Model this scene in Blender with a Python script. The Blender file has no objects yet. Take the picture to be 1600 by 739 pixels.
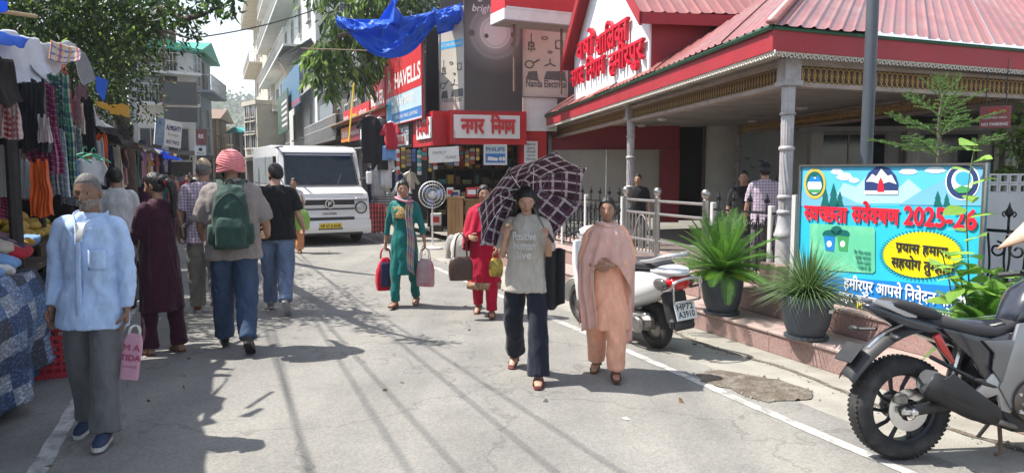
import bpy,bmesh,math,random
import numpy as np
from mathutils import Vector,Matrix,Euler,noise as mnoise
PI=math.pi
R=math.radians
S=bpy.context.scene
COL=S.collection
random.seed(7)

# ------------------------------------------------------------------ camera
FPX,CX,CY,CAMH=1150.0,800.0,369.5,1.65
PITCH=math.atan((369.5-268)/FPX)
cam=bpy.data.cameras.new('camera');cam.sensor_width=36.0
cam.lens=FPX/1600*36;cam.clip_start=0.05;cam.clip_end=3000
camo=bpy.data.objects.new('camera',cam);COL.objects.link(camo)
camo.location=(0,0,CAMH);camo.rotation_euler=(PI/2-PITCH,0,0)
S.camera=camo
# ------------------------------------------------------------------ world, sun, exposure
SUN_EL,SUN_AZ=R(58),math.atan2(0.10,-1.0) # the sun stands to the left, a touch behind the street
w=bpy.data.worlds.new('World');S.world=w;w.use_nodes=True
nt=w.node_tree
sky=nt.nodes.new('ShaderNodeTexSky');sky.sky_type='NISHITA';sky.sun_disc=False
sky.sun_elevation=SUN_EL
sky.sun_rotation=PI/2-SUN_AZ
sky.air_density=1.0;sky.dust_density=1.6;sky.ozone_density=0.5;sky.altitude=700
bg=nt.nodes['Background'];bg.inputs[1].default_value=0.125
hs_=nt.nodes.new('ShaderNodeHueSaturation');hs_.inputs['Saturation'].default_value=0.65 # a milky, humid sky
nt.links.new(sky.outputs[0],hs_.inputs['Color']);nt.links.new(hs_.outputs[0],bg.inputs[0])
sun=bpy.data.lights.new('sun','SUN');sun.energy=4.2;sun.angle=R(0.55);sun.color=(1,0.955,0.88)
suno=bpy.data.objects.new('sun',sun);COL.objects.link(suno)
_sd=Vector((math.cos(SUN_EL)*math.cos(SUN_AZ),math.cos(SUN_EL)*math.sin(SUN_AZ),math.sin(SUN_EL)))
suno.rotation_euler=_sd.to_track_quat('Z','Y').to_euler();suno.location=(-20,5,30)
S.view_settings.view_transform='Standard';S.view_settings.look='None'
S.view_settings.gamma=1.0;S.view_settings.use_curve_mapping=False
S.view_settings.exposure=1.22
S.render.engine='CYCLES'
S.cycles.max_bounces=6;S.cycles.diffuse_bounces=4;S.cycles.transparent_max_bounces=6
S.cycles.sample_clamp_indirect=6;S.cycles.caustics_reflective=False;S.cycles.caustics_refractive=False

# ------------------------------------------------------------------ places: photo pixel -> point at a known ground height or distance
_cp,_sp=math.cos(PITCH),math.sin(PITCH)
def ray(px,py):
    a=(px-CX)/FPX;b=(CY-py)/FPX
    return Vector((a,_cp+b*_sp,-_sp+b*_cp))
def G(px,py,z=0.0):
    d=ray(px,py);t=(z-CAMH)/d.z
    return Vector((d.x*t,d.y*t,z))
def P(px,py,Y):
    d=ray(px,py);t=Y/d.y
    return Vector((d.x*t,Y,CAMH+d.z*t))
TH=math.atan((800-335)/FPX)
RU=Vector((-math.sin(TH),math.cos(TH),0));RV=Vector((math.cos(TH),math.sin(TH),0))
def UV(u,v,z=0.0):return RU*u+RV*v+Vector((0,0,z))
def toUV(p):return p.dot(RU),p.dot(RV)
def onV(px,py,v):
    "point on the vertical plane at lateral distance v from the road axis"
    d=ray(px,py);t=v/(d.x*RV.x+d.y*RV.y)
    return Vector((d.x*t,d.y*t,CAMH+d.z*t))
ROADROT=TH # z rotation that turns local +Y along the street

# ------------------------------------------------------------------ materials
MATS={}
def _n(t,ty,**k):
    n=t.nodes.new(ty)
    for a,b in k.items():setattr(n,a,b)
    return n
def mat(name,col,rough=0.7,metal=0.0,var=0.12,scale=6.0,bump=0.0,bscale=40.0,spec=0.5,coat=0.0,
        stretch=(1,1,1),col2=None,trans=0.0,alpha=1.0,sheen=0.0,emit=None,dirt=None,dscale=2.0,damt=0.5):
    if name in MATS:return MATS[name]
    m=bpy.data.materials.new(name);m.use_nodes=True;MATS[name]=m
    t=m.node_tree;b=t.nodes['Principled BSDF']
    tc=_n(t,'ShaderNodeTexCoord');mp=_n(t,'ShaderNodeMapping');mp.inputs['Scale'].default_value=stretch
    t.links.new(tc.outputs['Object'],mp.inputs[0])
    nz=_n(t,'ShaderNodeTexNoise');nz.inputs['Scale'].default_value=scale;nz.inputs['Detail'].default_value=6
    nz.inputs['Roughness'].default_value=0.62
    t.links.new(mp.outputs[0],nz.inputs['Vector'])
    rp=_n(t,'ShaderNodeValToRGB')
    c1=tuple(max(0,c*(1-var)) for c in col);c2=tuple(min(1,c*(1+var)) for c in (col2 or col))
    if col2:c1=col;c2=col2
    rp.color_ramp.elements[0].color=(*c1,1);rp.color_ramp.elements[0].position=0.32
    rp.color_ramp.elements[1].color=(*c2,1);rp.color_ramp.elements[1].position=0.68
    t.links.new(nz.outputs[0],rp.inputs[0])
    out=rp.outputs[0]
    if dirt:
        n2=_n(t,'ShaderNodeTexNoise');n2.inputs['Scale'].default_value=dscale;n2.inputs['Detail'].default_value=8
        n2.inputs['Roughness'].default_value=0.7
        t.links.new(mp.outputs[0],n2.inputs['Vector'])
        r2=_n(t,'ShaderNodeMapRange');r2.inputs[1].default_value=0.48;r2.inputs[2].default_value=0.72
        r2.inputs[4].default_value=damt
        t.links.new(n2.outputs[0],r2.inputs[0])
        mx=_n(t,'ShaderNodeMix',data_type='RGBA');mx.inputs[7].default_value=(*dirt,1)
        t.links.new(r2.outputs[0],mx.inputs[0]);t.links.new(out,mx.inputs[6]);out=mx.outputs[2]
    t.links.new(out,b.inputs['Base Color'])
    b.inputs['Roughness'].default_value=rough;b.inputs['Metallic'].default_value=metal
    b.inputs['Specular IOR Level'].default_value=spec
    b.inputs['Coat Weight'].default_value=coat;b.inputs['Coat Roughness'].default_value=0.08
    if sheen:b.inputs['Sheen Weight'].default_value=sheen
    if trans:b.inputs['Transmission Weight'].default_value=trans
    if alpha<1:b.inputs['Alpha'].default_value=alpha
    if emit:b.inputs['Emission Color'].default_value=(*emit[:3],1);b.inputs['Emission Strength'].default_value=emit[3]
    if bump:
        nb=_n(t,'ShaderNodeTexNoise');nb.inputs['Scale'].default_value=bscale;nb.inputs['Detail'].default_value=5
        t.links.new(mp.outputs[0],nb.inputs['Vector'])
        bp=_n(t,'ShaderNodeBump');bp.inputs['Strength'].default_value=bump;bp.inputs['Distance'].default_value=0.02
        t.links.new(nb.outputs[0],bp.inputs['Height']);t.links.new(bp.outputs[0],b.inputs['Normal'])
    return m
def cloth(name,col,var=0.13,rough=0.88,folds=0.5,fscale=9.0,stretch=(1,1,0.45),col2=None,sheen=0.15):
    m=mat(name,col,rough,var=var,scale=22,bump=min(1,folds*1.7),bscale=fscale,spec=0.2,stretch=stretch,col2=col2,sheen=sheen)
    return m
def plaid(name,base,bands,su=1.0,sv=1.0,rough=0.85,coords='UV',trans=0.0):
    """bands: list of (axis 0/1, period, offset, half width, colour, strength): woven stripes"""
    if name in MATS:return MATS[name]
    m=bpy.data.materials.new(name);m.use_nodes=True;MATS[name]=m
    t=m.node_tree;b=t.nodes['Principled BSDF']
    tc=_n(t,'ShaderNodeTexCoord');sx=_n(t,'ShaderNodeSeparateXYZ')
    t.links.new(tc.outputs[coords],sx.inputs[0])
    cur=None
    for ax,per,off,hw,c,st in bands:
        if coords=='Object':src=sx.outputs[0 if ax==0 else 2]
        else:src=sx.outputs[ax]
        a=_n(t,'ShaderNodeMath',operation='MULTIPLY_ADD');a.inputs[1].default_value=(su if ax==0 else sv)/per;a.inputs[2].default_value=off
        t.links.new(src,a.inputs[0])
        f=_n(t,'ShaderNodeMath',operation='PINGPONG');f.inputs[1].default_value=0.5
        t.links.new(a.outputs[0],f.inputs[0])
        l=_n(t,'ShaderNodeMath',operation='LESS_THAN');l.inputs[1].default_value=hw
        t.links.new(f.outputs[0],l.inputs[0])
        k=_n(t,'ShaderNodeMath',operation='MULTIPLY');k.inputs[1].default_value=st
        t.links.new(l.outputs[0],k.inputs[0])
        mx=_n(t,'ShaderNodeMix',data_type='RGBA');mx.inputs[7].default_value=(*c,1)
        if cur is None:mx.inputs[6].default_value=(*base,1)
        else:t.links.new(cur,mx.inputs[6])
        t.links.new(k.outputs[0],mx.inputs[0]);cur=mx.outputs[2]
    t.links.new(cur,b.inputs['Base Color'])
    b.inputs['Roughness'].default_value=rough;b.inputs['Specular IOR Level'].default_value=0.2
    nb=_n(t,'ShaderNodeTexNoise');nb.inputs['Scale'].default_value=9;nb.inputs['Detail'].default_value=4
    t.links.new(tc.outputs['Object'],nb.inputs['Vector'])
    bp=_n(t,'ShaderNodeBump');bp.inputs['Strength'].default_value=0.35;bp.inputs['Distance'].default_value=0.02
    t.links.new(nb.outputs[0],bp.inputs['Height']);t.links.new(bp.outputs[0],b.inputs['Normal'])
    if trans:
        tr=_n(t,'ShaderNodeBsdfTranslucent');ms=_n(t,'ShaderNodeMixShader');ms.inputs[0].default_value=trans
        t.links.new(cur,tr.inputs[0]);t.links.new(b.outputs[0],ms.inputs[1]);t.links.new(tr.outputs[0],ms.inputs[2])
        t.links.new(ms.outputs[0],t.nodes['Material Output'].inputs[0])
    return m
def translucent(m,amount,col):
    "lets light through a thin sheet (leaves, muslin, tarpaulin)"
    t=m.node_tree;b=t.nodes['Principled BSDF']
    tr=_n(t,'ShaderNodeBsdfTranslucent');tr.inputs[0].default_value=(*col,1)
    ms=_n(t,'ShaderNodeMixShader');ms.inputs[0].default_value=amount
    t.links.new(b.outputs[0],ms.inputs[1]);t.links.new(tr.outputs[0],ms.inputs[2])
    t.links.new(ms.outputs[0],t.nodes['Material Output'].inputs[0])
    return m

# ------------------------------------------------------------------ mesh builder
def frame(d,up=Vector((0,0,1))):
    d=Vector(d).normalized()
    if abs(d.dot(up))>0.985:up=Vector((0,1,0)) if abs(d.y)<0.9 else Vector((1,0,0))
    x=d.cross(up).normalized();y=x.cross(d).normalized()
    return x,y,d
def smooth_pts(pts,vals,n):
    "Catmull-Rom through pts with a value tuple carried along"
    pts=[Vector(p) for p in pts];vals=[tuple(v) if hasattr(v,'__len__') else (v,) for v in vals]
    o,ov=[],[]
    N=len(pts)
    for i in range(N-1):
        p0=pts[max(i-1,0)];p1=pts[i];p2=pts[i+1];p3=pts[min(i+2,N-1)]
        for k in range(n):
            s=k/n
            o.append(0.5*((2*p1)+(p2-p0)*s+(2*p0-5*p1+4*p2-p3)*s*s+(3*p1-p0-3*p2+p3)*s**3))
            ov.append(tuple(a+(b-a)*(s*s*(3-2*s)) for a,b in zip(vals[i],vals[i+1])))
    o.append(pts[-1]);ov.append(vals[-1])
    return o,ov
class MB:
    def __init__(s):s.v=[];s.f=[];s.m=[];s.uv={}
    def add(s,vs,fs,mi=0,uvs=None):
        o=len(s.v);s.v+=[tuple(v) for v in vs]
        for k,f in enumerate(fs):
            s.f.append(tuple(i+o for i in f));s.m.append(mi)
            if uvs is not None:s.uv[len(s.f)-1]=[uvs[i] for i in f]
        return s
    def box(s,c,size,rot=None,mi=0,taper=1.0,bev=0.0):
        c=Vector(c);hx,hy,hz=(d/2 for d in size)
        if bev<=0:
            vs=[]
            for z in (-1,1):
                k=taper if z>0 else 1
                for x,y in ((-1,-1),(1,-1),(1,1),(-1,1)):vs.append(Vector((x*hx*k,y*hy*k,z*hz)))
            fs=[(3,2,1,0),(4,5,6,7),(0,1,5,4),(1,2,6,5),(2,3,7,6),(3,0,4,7)]
        else:
            b=min(bev,hx*.9,hy*.9,hz*.9);vs=[];rings=[]
            for z,ins,k in ((-hz,b,1),(-hz+b,0,1),(hz-b,0,taper),(hz,b,taper)):
                ring=[]
                for sx,sy,first in ((-1,-1,0),(1,-1,1),(1,1,0),(-1,1,1)):
                    X=(hx*k-ins);Yy=(hy*k-ins)
                    a=Vector((sx*X,sy*(Yy-(b if not ins else b*.4)),z));d=Vector((sx*(X-(b if not ins else b*.4)),sy*Yy,z))
                    ring+=[a,d] if first==0 else [d,a]
                rings.append([len(vs)+i for i in range(8)]);vs+=ring
            fs=[tuple(reversed(rings[0])),tuple(rings[3])]
            for a,d in zip(rings[:-1],rings[1:]):
                for i in range(8):j=(i+1)%8;fs.append((a[i],a[j],d[j],d[i]))
        if rot is not None:
            mtx=rot if isinstance(rot,Matrix) else Euler(rot).to_matrix()
            vs=[mtx @ v for v in vs]
        s.add([v+c for v in vs],fs,mi);return s
    def tube(s,pts,rad,n=8,mi=0,caps=True,sm=0,flat=1.0,up=None,closed=False,uv=False):
        pts=[Vector(p) for p in pts]
        if not hasattr(rad,'__len__'):rad=[rad]*len(pts)
        if sm:pts,rr=smooth_pts(pts,rad,sm);rad=[r if len(r)>1 else r[0] for r in rr]
        up=Vector(up) if up is not None else Vector((0,0,1))
        vs=[];N=len(pts)
        px=None
        for i,p in enumerate(pts):
            if closed:d=pts[(i+1)%N]-pts[i-1]
            else:d=pts[min(i+1,N-1)]-pts[max(i-1,0)]
            if d.length<1e-9:d=Vector((0,0,1))
            d.normalize()
            if px is None:x,y,_=frame(d,up)
            else:
                x=px-d*px.dot(d)
                if x.length<1e-6:x,y,_=frame(d,up)
                x.normalize();y=x.cross(d).normalized()
            px=x
            r=rad[i];rx,ry=(r[0],r[1]) if hasattr(r,'__len__') else (r,r*flat)
            for k in range(n):
                a=2*PI*k/n;vs.append(p+x*(math.cos(a)*rx)+y*(math.sin(a)*ry))
        fs=[];M=N if closed else N-1
        for i in range(M):
            for k in range(n):
                a=i*n+k;b=i*n+(k+1)%n;j=((i+1)%N)*n
                fs.append((a,b,j+(k+1)%n,j+k))
        if caps and not closed:fs.append(tuple(reversed(range(n))));fs.append(tuple((N-1)*n+k for k in range(n)))
        s.add(vs,fs,mi);return s
    def cyl(s,p0,p1,r0,r1=None,n=12,mi=0):return s.tube([p0,p1],[r0,r0 if r1 is None else r1],n,mi)
    def lathe(s,prof,n=24,c=(0,0,0),ax=(0,0,1),mi=0,caps=True):
        x,y,d=frame(ax,Vector((0,1,0)));c=Vector(c);vs=[]
        for r,z in prof:
            for k in range(n):
                a=2*PI*k/n;vs.append(c+d*z+x*(math.cos(a)*r)+y*(math.sin(a)*r))
        fs=[]
        for i in range(len(prof)-1):
            for k in range(n):fs.append((i*n+k,i*n+(k+1)%n,(i+1)*n+(k+1)%n,(i+1)*n+k))
        if caps:fs.append(tuple(reversed(range(n))));fs.append(tuple((len(prof)-1)*n+k for k in range(n)))
        s.add(vs,fs,mi);return s
    def loft(s,rings,caps=True,mi=0):
        n=len(rings[0]);vs=[p for r in rings for p in r];fs=[]
        for i in range(len(rings)-1):
            for k in range(n):fs.append((i*n+k,i*n+(k+1)%n,(i+1)*n+(k+1)%n,(i+1)*n+k))
        if caps:fs.append(tuple(reversed(range(n))));fs.append(tuple((len(rings)-1)*n+k for k in range(n)))
        s.add(vs,fs,mi);return s
    def grid(s,fn,nu,nv,mi=0,us=1.0,vs_=1.0,wrap=False):
        vs=[];uvs=[]
        for j in range(nv+1):
            for i in range(nu+1):
                vs.append(fn(i/nu,j/nv));uvs.append((i/nu*us,j/nv*vs_))
        fs=[(j*(nu+1)+i,j*(nu+1)+i+1,(j+1)*(nu+1)+i+1,(j+1)*(nu+1)+i) for j in range(nv) for i in range(nu)]
        s.add(vs,fs,mi,uvs);return s
    def prism(s,poly,o,x,y,d,mi=0):
        "polygon given in the plane (x, y) at o, extruded by the vector d"
        o,x,y,d=Vector(o),Vector(x),Vector(y),Vector(d)
        a=[o+x*p[0]+y*p[1] for p in poly];n=len(a)
        fs=[tuple(range(n)),tuple(reversed(range(n,2*n)))]+[(i,i+n,(i+1)%n+n,(i+1)%n) for i in range(n)]
        s.add(a+[p+d for p in a],fs,mi);return s
    def sphere(s,c,r,nu=16,nv=10,mi=0,rot=None):
        c=Vector(c);r=r if hasattr(r,'__len__') else (r,r,r);vs=[];fs=[]
        for j in range(nv+1):
            ph=PI*j/nv
            for i in range(nu):
                a=2*PI*i/nu
                p=Vector((math.sin(ph)*math.cos(a)*r[0],math.sin(ph)*math.sin(a)*r[1],math.cos(ph)*r[2]))
                if rot is not None:p=rot @ p
                vs.append(c+p)
        for j in range(nv):
            for i in range(nu):fs.append((j*nu+i,(j+1)*nu+i,(j+1)*nu+(i+1)%nu,j*nu+(i+1)%nu))
        s.add(vs,fs,mi);return s
    def mesh(s,name,mats,smooth=False):
        me=bpy.data.meshes.new(name);me.from_pydata(s.v,[],s.f)
        for m in (mats if isinstance(mats,(list,tuple)) else [mats]):me.materials.append(m)
        if any(s.m):me.polygons.foreach_set('material_index',s.m)
        if s.uv:
            ul=me.uv_layers.new(name='UVMap')
            for p in me.polygons:
                if p.index in s.uv:
                    for li,c in zip(p.loop_indices,s.uv[p.index]):ul.data[li].uv=c
        if smooth:me.shade_smooth()
        return me
    def build(s,name,mats,parent=None,smooth=False,fix=False,sharp=None,solid=0.0):
        me=s.mesh(name,mats,smooth)
        if fix:
            bm=bmesh.new();bm.from_mesh(me);bmesh.ops.remove_doubles(bm,verts=bm.verts,dist=1e-5)
            bmesh.ops.recalc_face_normals(bm,faces=bm.faces);bm.to_mesh(me);bm.free()
        if sharp:me.set_sharp_from_angle(angle=R(sharp))
        o=bpy.data.objects.new(name,me);COL.objects.link(o)
        if parent is not None:o.parent=parent
        if solid:
            mo=o.modifiers.new('thickness','SOLIDIFY');mo.thickness=solid;mo.offset=0
        return o
def obj(name,me,parent=None,loc=None,rot=None,scale=None):
    o=bpy.data.objects.new(name,me);COL.objects.link(o)
    if parent is not None:o.parent=parent
    if loc is not None:o.location=loc
    if rot is not None:
        if isinstance(rot,Matrix):o.rotation_euler=rot.to_euler()
        else:o.rotation_euler=rot
    if scale is not None:o.scale=scale if hasattr(scale,'__len__') else (scale,)*3
    return o
def tag(o,label=None,cat=None,group=None,kind=None):
    if label:o['label']=label
    if cat:o['category']=cat
    if group:o['group']=group
    if kind:o['kind']=kind
    return o
def thing(name,label,cat,loc=(0,0,0),rz=0.0,group=None):
    o=bpy.data.objects.new(name,None);COL.objects.link(o);o.empty_display_size=0.1
    o.location=loc;o.rotation_euler=(0,0,rz)
    return tag(o,label,cat,group)
def copy_tree(o,parent=None):
    c=o.copy();COL.objects.link(c);c.parent=parent
    for ch in o.children:copy_tree(ch,c)
    return c
def heading(d):return math.atan2(-d[0],d[1]) # z rotation turning local +Y into direction d

# ------------------------------------------------------------------ text (Devanagari glyphs are placed in visual order; half letters are clipped)
_tc={}
def _glyphs(sx,body,bold):
    key=body
    if key in _tc:return _tc[key]
    c=bpy.data.curves.new('text','FONT');c.body=body;c.size=1.0;c.resolution_u=3;c.fill_mode='FRONT'
    o=bpy.data.objects.new('text',c)
    me=bpy.data.meshes.new_from_object(o)
    bpy.data.objects.remove(o);bpy.data.curves.remove(c)
    _tc[key]=me
    return me
def _devanagari(word):
    "list of clusters; each is (string, clip fraction or None)"
    out=[];i=0
    while i<len(word):
        ch=word[i]
        if i+1<len(word) and word[i+1]=='\u094d' and i+2<len(word):
            if ch=='र':out.append(('REPH',None));i+=2;continue
            if word[i+2]=='र':out.append((ch,None));out.append(('RAKAR',None));i+=3;continue
            out.append((ch,'half'));i+=2;continue
        out.append((ch,None));i+=1
    res=[]
    for k in out:
        if k[0]=='ि':
            j=len(res)-1
            while j>0 and res[j-1][1]=='half':j-=1
            res.insert(j,k)
        elif k[0]=='REPH':res.append(k)
        else:res.append(k)
    # a reph hops over its consonant and vowel sign
    i=0
    while i<len(res):
        if res[i][0]=='REPH':
            r=res.pop(i);j=i+1
            while j<len(res) and res[j][0] in 'ािीुूेैोौ':j+=1
            res.insert(j,r);i=j
        i+=1
    return res
def text_mesh(name,body,size,material,bold=0.0,extrude=0.0,width=None,slant=0.0,align='l',raw=False):
    "flat or raised lettering in the local XZ plane facing -Y, baseline at the origin"
    bm=bmesh.new();x=0.0
    def put(me,dx,clip=None,k=1.0):
        b2=bmesh.new();b2.from_mesh(me)
        if clip is not None:
            bmesh.ops.bisect_plane(b2,geom=b2.verts[:]+b2.edges[:]+b2.faces[:],plane_co=(clip,0,0),plane_no=(1,0,0),clear_outer=True)
        bmesh.ops.translate(b2,verts=b2.verts,vec=(dx,0,0))
        tmp=bpy.data.meshes.new('t');b2.to_mesh(tmp);b2.free();bm.from_mesh(tmp);bpy.data.meshes.remove(tmp)
    if not any('\u0900'<=c<='\u097f' for c in body):
        me=_glyphs(1,body,bold);put(me,0)
    else:
        def adv(s):
            if s==' ':return 0.27
            m2=_glyphs(1,s+'न',bold);m1=_glyphs(1,'न',bold)
            mx=lambda m:max(v.co.x for v in m.vertices)
            return mx(m2)-mx(m1)
        for wi,word in enumerate(body.split(' ')):
            if wi:x+=0.27
            for g,clip in _devanagari(word):
                if g=='REPH':
                    put(_glyphs(1,'े',bold),x+.05);put(_glyphs(1,'े',bold),x-.02);continue
                if g=='RAKAR':
                    b3=MB().box((x-0.27,0.02,0),(0.22,0.055+bold,0.001),rot=(0,0,R(38)));m3=b3.mesh('t',[]);put(m3,0);continue
                me=_glyphs(1,g,bold)
                if not len(me.vertices):x+=0.25;continue
                a=adv(g)
                if clip:put(me,x,a-0.145);x+=a-0.15
                else:put(me,x);x+=a
    me=bpy.data.meshes.new(name)
    xs=[v.co.x for v in bm.verts];x0,x1=min(xs),max(xs)
    sc=size;sxx=sc if width is None else width/(x1-x0)
    off={'l':x0,'c':(x0+x1)/2,'r':x1}[align]
    for v in bm.verts:
        X=(v.co.x-off)*sxx;Z=v.co.y*sc
        v.co=(X+Z*slant,0,Z)
    if extrude:
        g=bmesh.ops.extrude_face_region(bm,geom=bm.faces[:])
        vs=[e for e in g['geom'] if isinstance(e,bmesh.types.BMVert)]
        bmesh.ops.translate(bm,verts=vs,vec=(0,-extrude,0))
        bmesh.ops.recalc_face_normals(bm,faces=bm.faces)
    for f in bm.faces:f.smooth=False
    if bold: # heavier strokes: the same letter laid over itself a hair apart
        one=bpy.data.meshes.new('t');bm.to_mesh(one);k=bold*size
        for i,(dx,dz) in enumerate(((1,0),(-1,0),(0,1),(0,-1),(.7,.7),(-.7,-.7))):
            n0=len(bm.verts);bm.from_mesh(one);bm.verts.ensure_lookup_table()
            for v in bm.verts[n0:]:v.co.x+=dx*k;v.co.z+=dz*k;v.co.y-=0.00012*(i+1)
        bpy.data.meshes.remove(one)
    bm.to_mesh(me);bm.free();me.materials.append(material)
    return me
HEADLINE=max(v.co.y for v in _glyphs(1,'न',0.0).vertices)
def plane_rot(normal_xy,tilt=0.0):
    "rotation for a panel built in local XZ facing -Y so that it faces the given horizontal direction"
    return (tilt,0,math.atan2(normal_xy[1],normal_xy[0])+PI/2)
def disc_poly(r,n=32,ry=None):return [(r*math.cos(2*PI*k/n),(ry or r)*math.sin(2*PI*k/n)) for k in range(n)]

# ------------------------------------------------------------------ leaves
def leaf_mesh(name,cs,dirs,L,W,mats,fold=0.25,seed=1,mixw=None):
    "many single leaves: each is a folded four-point blade; cs (N,3) base points, dirs (N,3) pointing along the blade"
    rng=np.random.default_rng(seed);cs=np.asarray(cs,float);d=np.asarray(dirs,float);N=len(cs)
    d /= np.linalg.norm(d,axis=1)[:,None]+1e-9
    r=rng.normal(size=(N,3));s=np.cross(d,r);s /= np.linalg.norm(s,axis=1)[:,None]+1e-9
    u=np.cross(s,d)
    Ls=L*rng.uniform(0.6,1.25,N)[:,None];Ws=W*rng.uniform(0.7,1.2,N)[:,None]
    a=cs;m=cs+d*Ls*0.5-u*Ls*0.04;t=cs+d*Ls-u*Ls*0.14
    l=cs+d*Ls*0.45+s*Ws*0.5+u*Ws*fold;rr=cs+d*Ls*0.45-s*Ws*0.5+u*Ws*fold
    V=np.stack([a,l,t,rr,m],1).reshape(-1,3)
    b=(np.arange(N)*5)[:,None]
    F=np.concatenate([b+np.array([[0,4,1]]),b+np.array([[1,4,2]]),b+np.array([[0,3,4]]),b+np.array([[3,2,4]])],1).reshape(-1,3)
    me=bpy.data.meshes.new(name)
    me.vertices.add(len(V));me.vertices.foreach_set('co',V.ravel())
    me.loops.add(len(F)*3);me.loops.foreach_set('vertex_index',F.ravel().astype(np.int32))
    me.polygons.add(len(F));me.polygons.foreach_set('loop_start',(np.arange(len(F))*3).astype(np.int32))
    try:me.polygons.foreach_set('loop_total',np.full(len(F),3,np.int32))
    except Exception:pass
    mats=mats if isinstance(mats,(list,tuple)) else [mats]
    for mm in mats:me.materials.append(mm)
    if len(mats)>1:
        mi=rng.choice(len(mats),N,p=mixw);me.polygons.foreach_set('material_index',np.repeat(mi,4).astype(np.int32))
    me.update(calc_edges=True);me.validate()
    return me

# ================================================================== GROUND, ROAD, STEPS
def asphalt():
    m=mat('asphalt',(0.222,0.218,0.205),0.9,var=0.13,scale=1.3,bump=0.35,bscale=160,dirt=(0.30,0.285,0.25),dscale=0.8,damt=0.4)
    t=m.node_tree;b=t.nodes['Principled BSDF']
    src=b.inputs['Base Color'].links[0].from_socket
    tc=_n(t,'ShaderNodeTexCoord')
    # aggregate speckle
    v=_n(t,'ShaderNodeTexVoronoi');v.inputs['Scale'].default_value=75;t.links.new(tc.outputs['Object'],v.inputs['Vector'])
    r=_n(t,'ShaderNodeValToRGB');r.color_ramp.elements[0].color=(0.72,0.72,0.72,1);r.color_ramp.elements[1].color=(1.22,1.2,1.16,1)
    t.links.new(v.outputs['Color'],r.inputs[0])
    mx=_n(t,'ShaderNodeMix',data_type='RGBA',blend_type='MULTIPLY');mx.inputs[0].default_value=0.8
    t.links.new(src,mx.inputs[6]);t.links.new(r.outputs[0],mx.inputs[7])
    # long tyre-polished and oil-darkened streaks along the street
    mp=_n(t,'ShaderNodeMapping');mp.inputs['Rotation'].default_value=(0,0,-TH);mp.inputs['Scale'].default_value=(1.6,0.10,1)
    t.links.new(tc.outputs['Object'],mp.inputs[0])
    n2=_n(t,'ShaderNodeTexNoise');n2.inputs['Scale'].default_value=1.1;n2.inputs['Detail'].default_value=5
    t.links.new(mp.outputs[0],n2.inputs['Vector'])
    r2=_n(t,'ShaderNodeValToRGB');r2.color_ramp.elements[0].position=0.35;r2.color_ramp.elements[0].color=(0.84,0.84,0.85,1)
    r2.color_ramp.elements[1].position=0.62;r2.color_ramp.elements[1].color=(1.08,1.07,1.05,1)
    t.links.new(n2.outputs[0],r2.inputs[0])
    m2=_n(t,'ShaderNodeMix',data_type='RGBA',blend_type='MULTIPLY');m2.inputs[0].default_value=1
    t.links.new(mx.outputs[2],m2.inputs[6]);t.links.new(r2.outputs[0],m2.inputs[7])
    # hairline cracks
    vc=_n(t,'ShaderNodeTexVoronoi',feature='DISTANCE_TO_EDGE');vc.inputs['Scale'].default_value=0.55
    nw=_n(t,'ShaderNodeTexNoise');nw.inputs['Scale'].default_value=3;nw.inputs['Detail'].default_value=6
    t.links.new(tc.outputs['Object'],nw.inputs['Vector'])
    ad=_n(t,'ShaderNodeMix',data_type='RGBA',blend_type='LINEAR_LIGHT');ad.inputs[0].default_value=0.35
    t.links.new(tc.outputs['Object'],ad.inputs[6]);t.links.new(nw.outputs['Color'],ad.inputs[7]);t.links.new(ad.outputs[2],vc.inputs['Vector'])
    lt=_n(t,'ShaderNodeMapRange');lt.inputs[1].default_value=0.002;lt.inputs[2].default_value=0.011;lt.inputs[3].default_value=0.75;lt.inputs[4].default_value=1
    t.links.new(vc.outputs['Distance'],lt.inputs[0])
    m3=_n(t,'ShaderNodeMix',data_type='RGBA',blend_type='MULTIPLY');m3.inputs[0].default_value=1
    t.links.new(m2.outputs[2],m3.inputs[6]);t.links.new(lt.outputs[0],m3.inputs[7])
    t.links.new(m3.outputs[2],b.inputs['Base Color'])
    return m
A_ROAD=asphalt()
M_SHOULDER=mat('dusty_concrete',(0.30,0.285,0.25),0.95,var=0.16,scale=2.5,bump=0.5,bscale=60,dirt=(0.17,0.15,0.12),dscale=1.6,damt=0.55)
M_DIRT=mat('broken_dirt',(0.13,0.105,0.08),0.98,var=0.3,scale=14,bump=1.0,bscale=60,dirt=(0.33,0.31,0.28),dscale=9,damt=0.7)
M_LINE=mat('worn_line_paint',(0.50,0.49,0.46),0.8,var=0.12,scale=8,bump=0.3,bscale=120,dirt=(0.22,0.22,0.21),dscale=7,damt=0.95)
for n_ in M_LINE.node_tree.nodes:
    if n_.type=='MAP_RANGE':n_.inputs[1].default_value=.44;n_.inputs[2].default_value=.62
M_GROUND=mat('earth_ground',(0.17,0.16,0.13),0.95,var=0.2,scale=0.6,bump=0.4,bscale=20)

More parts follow.
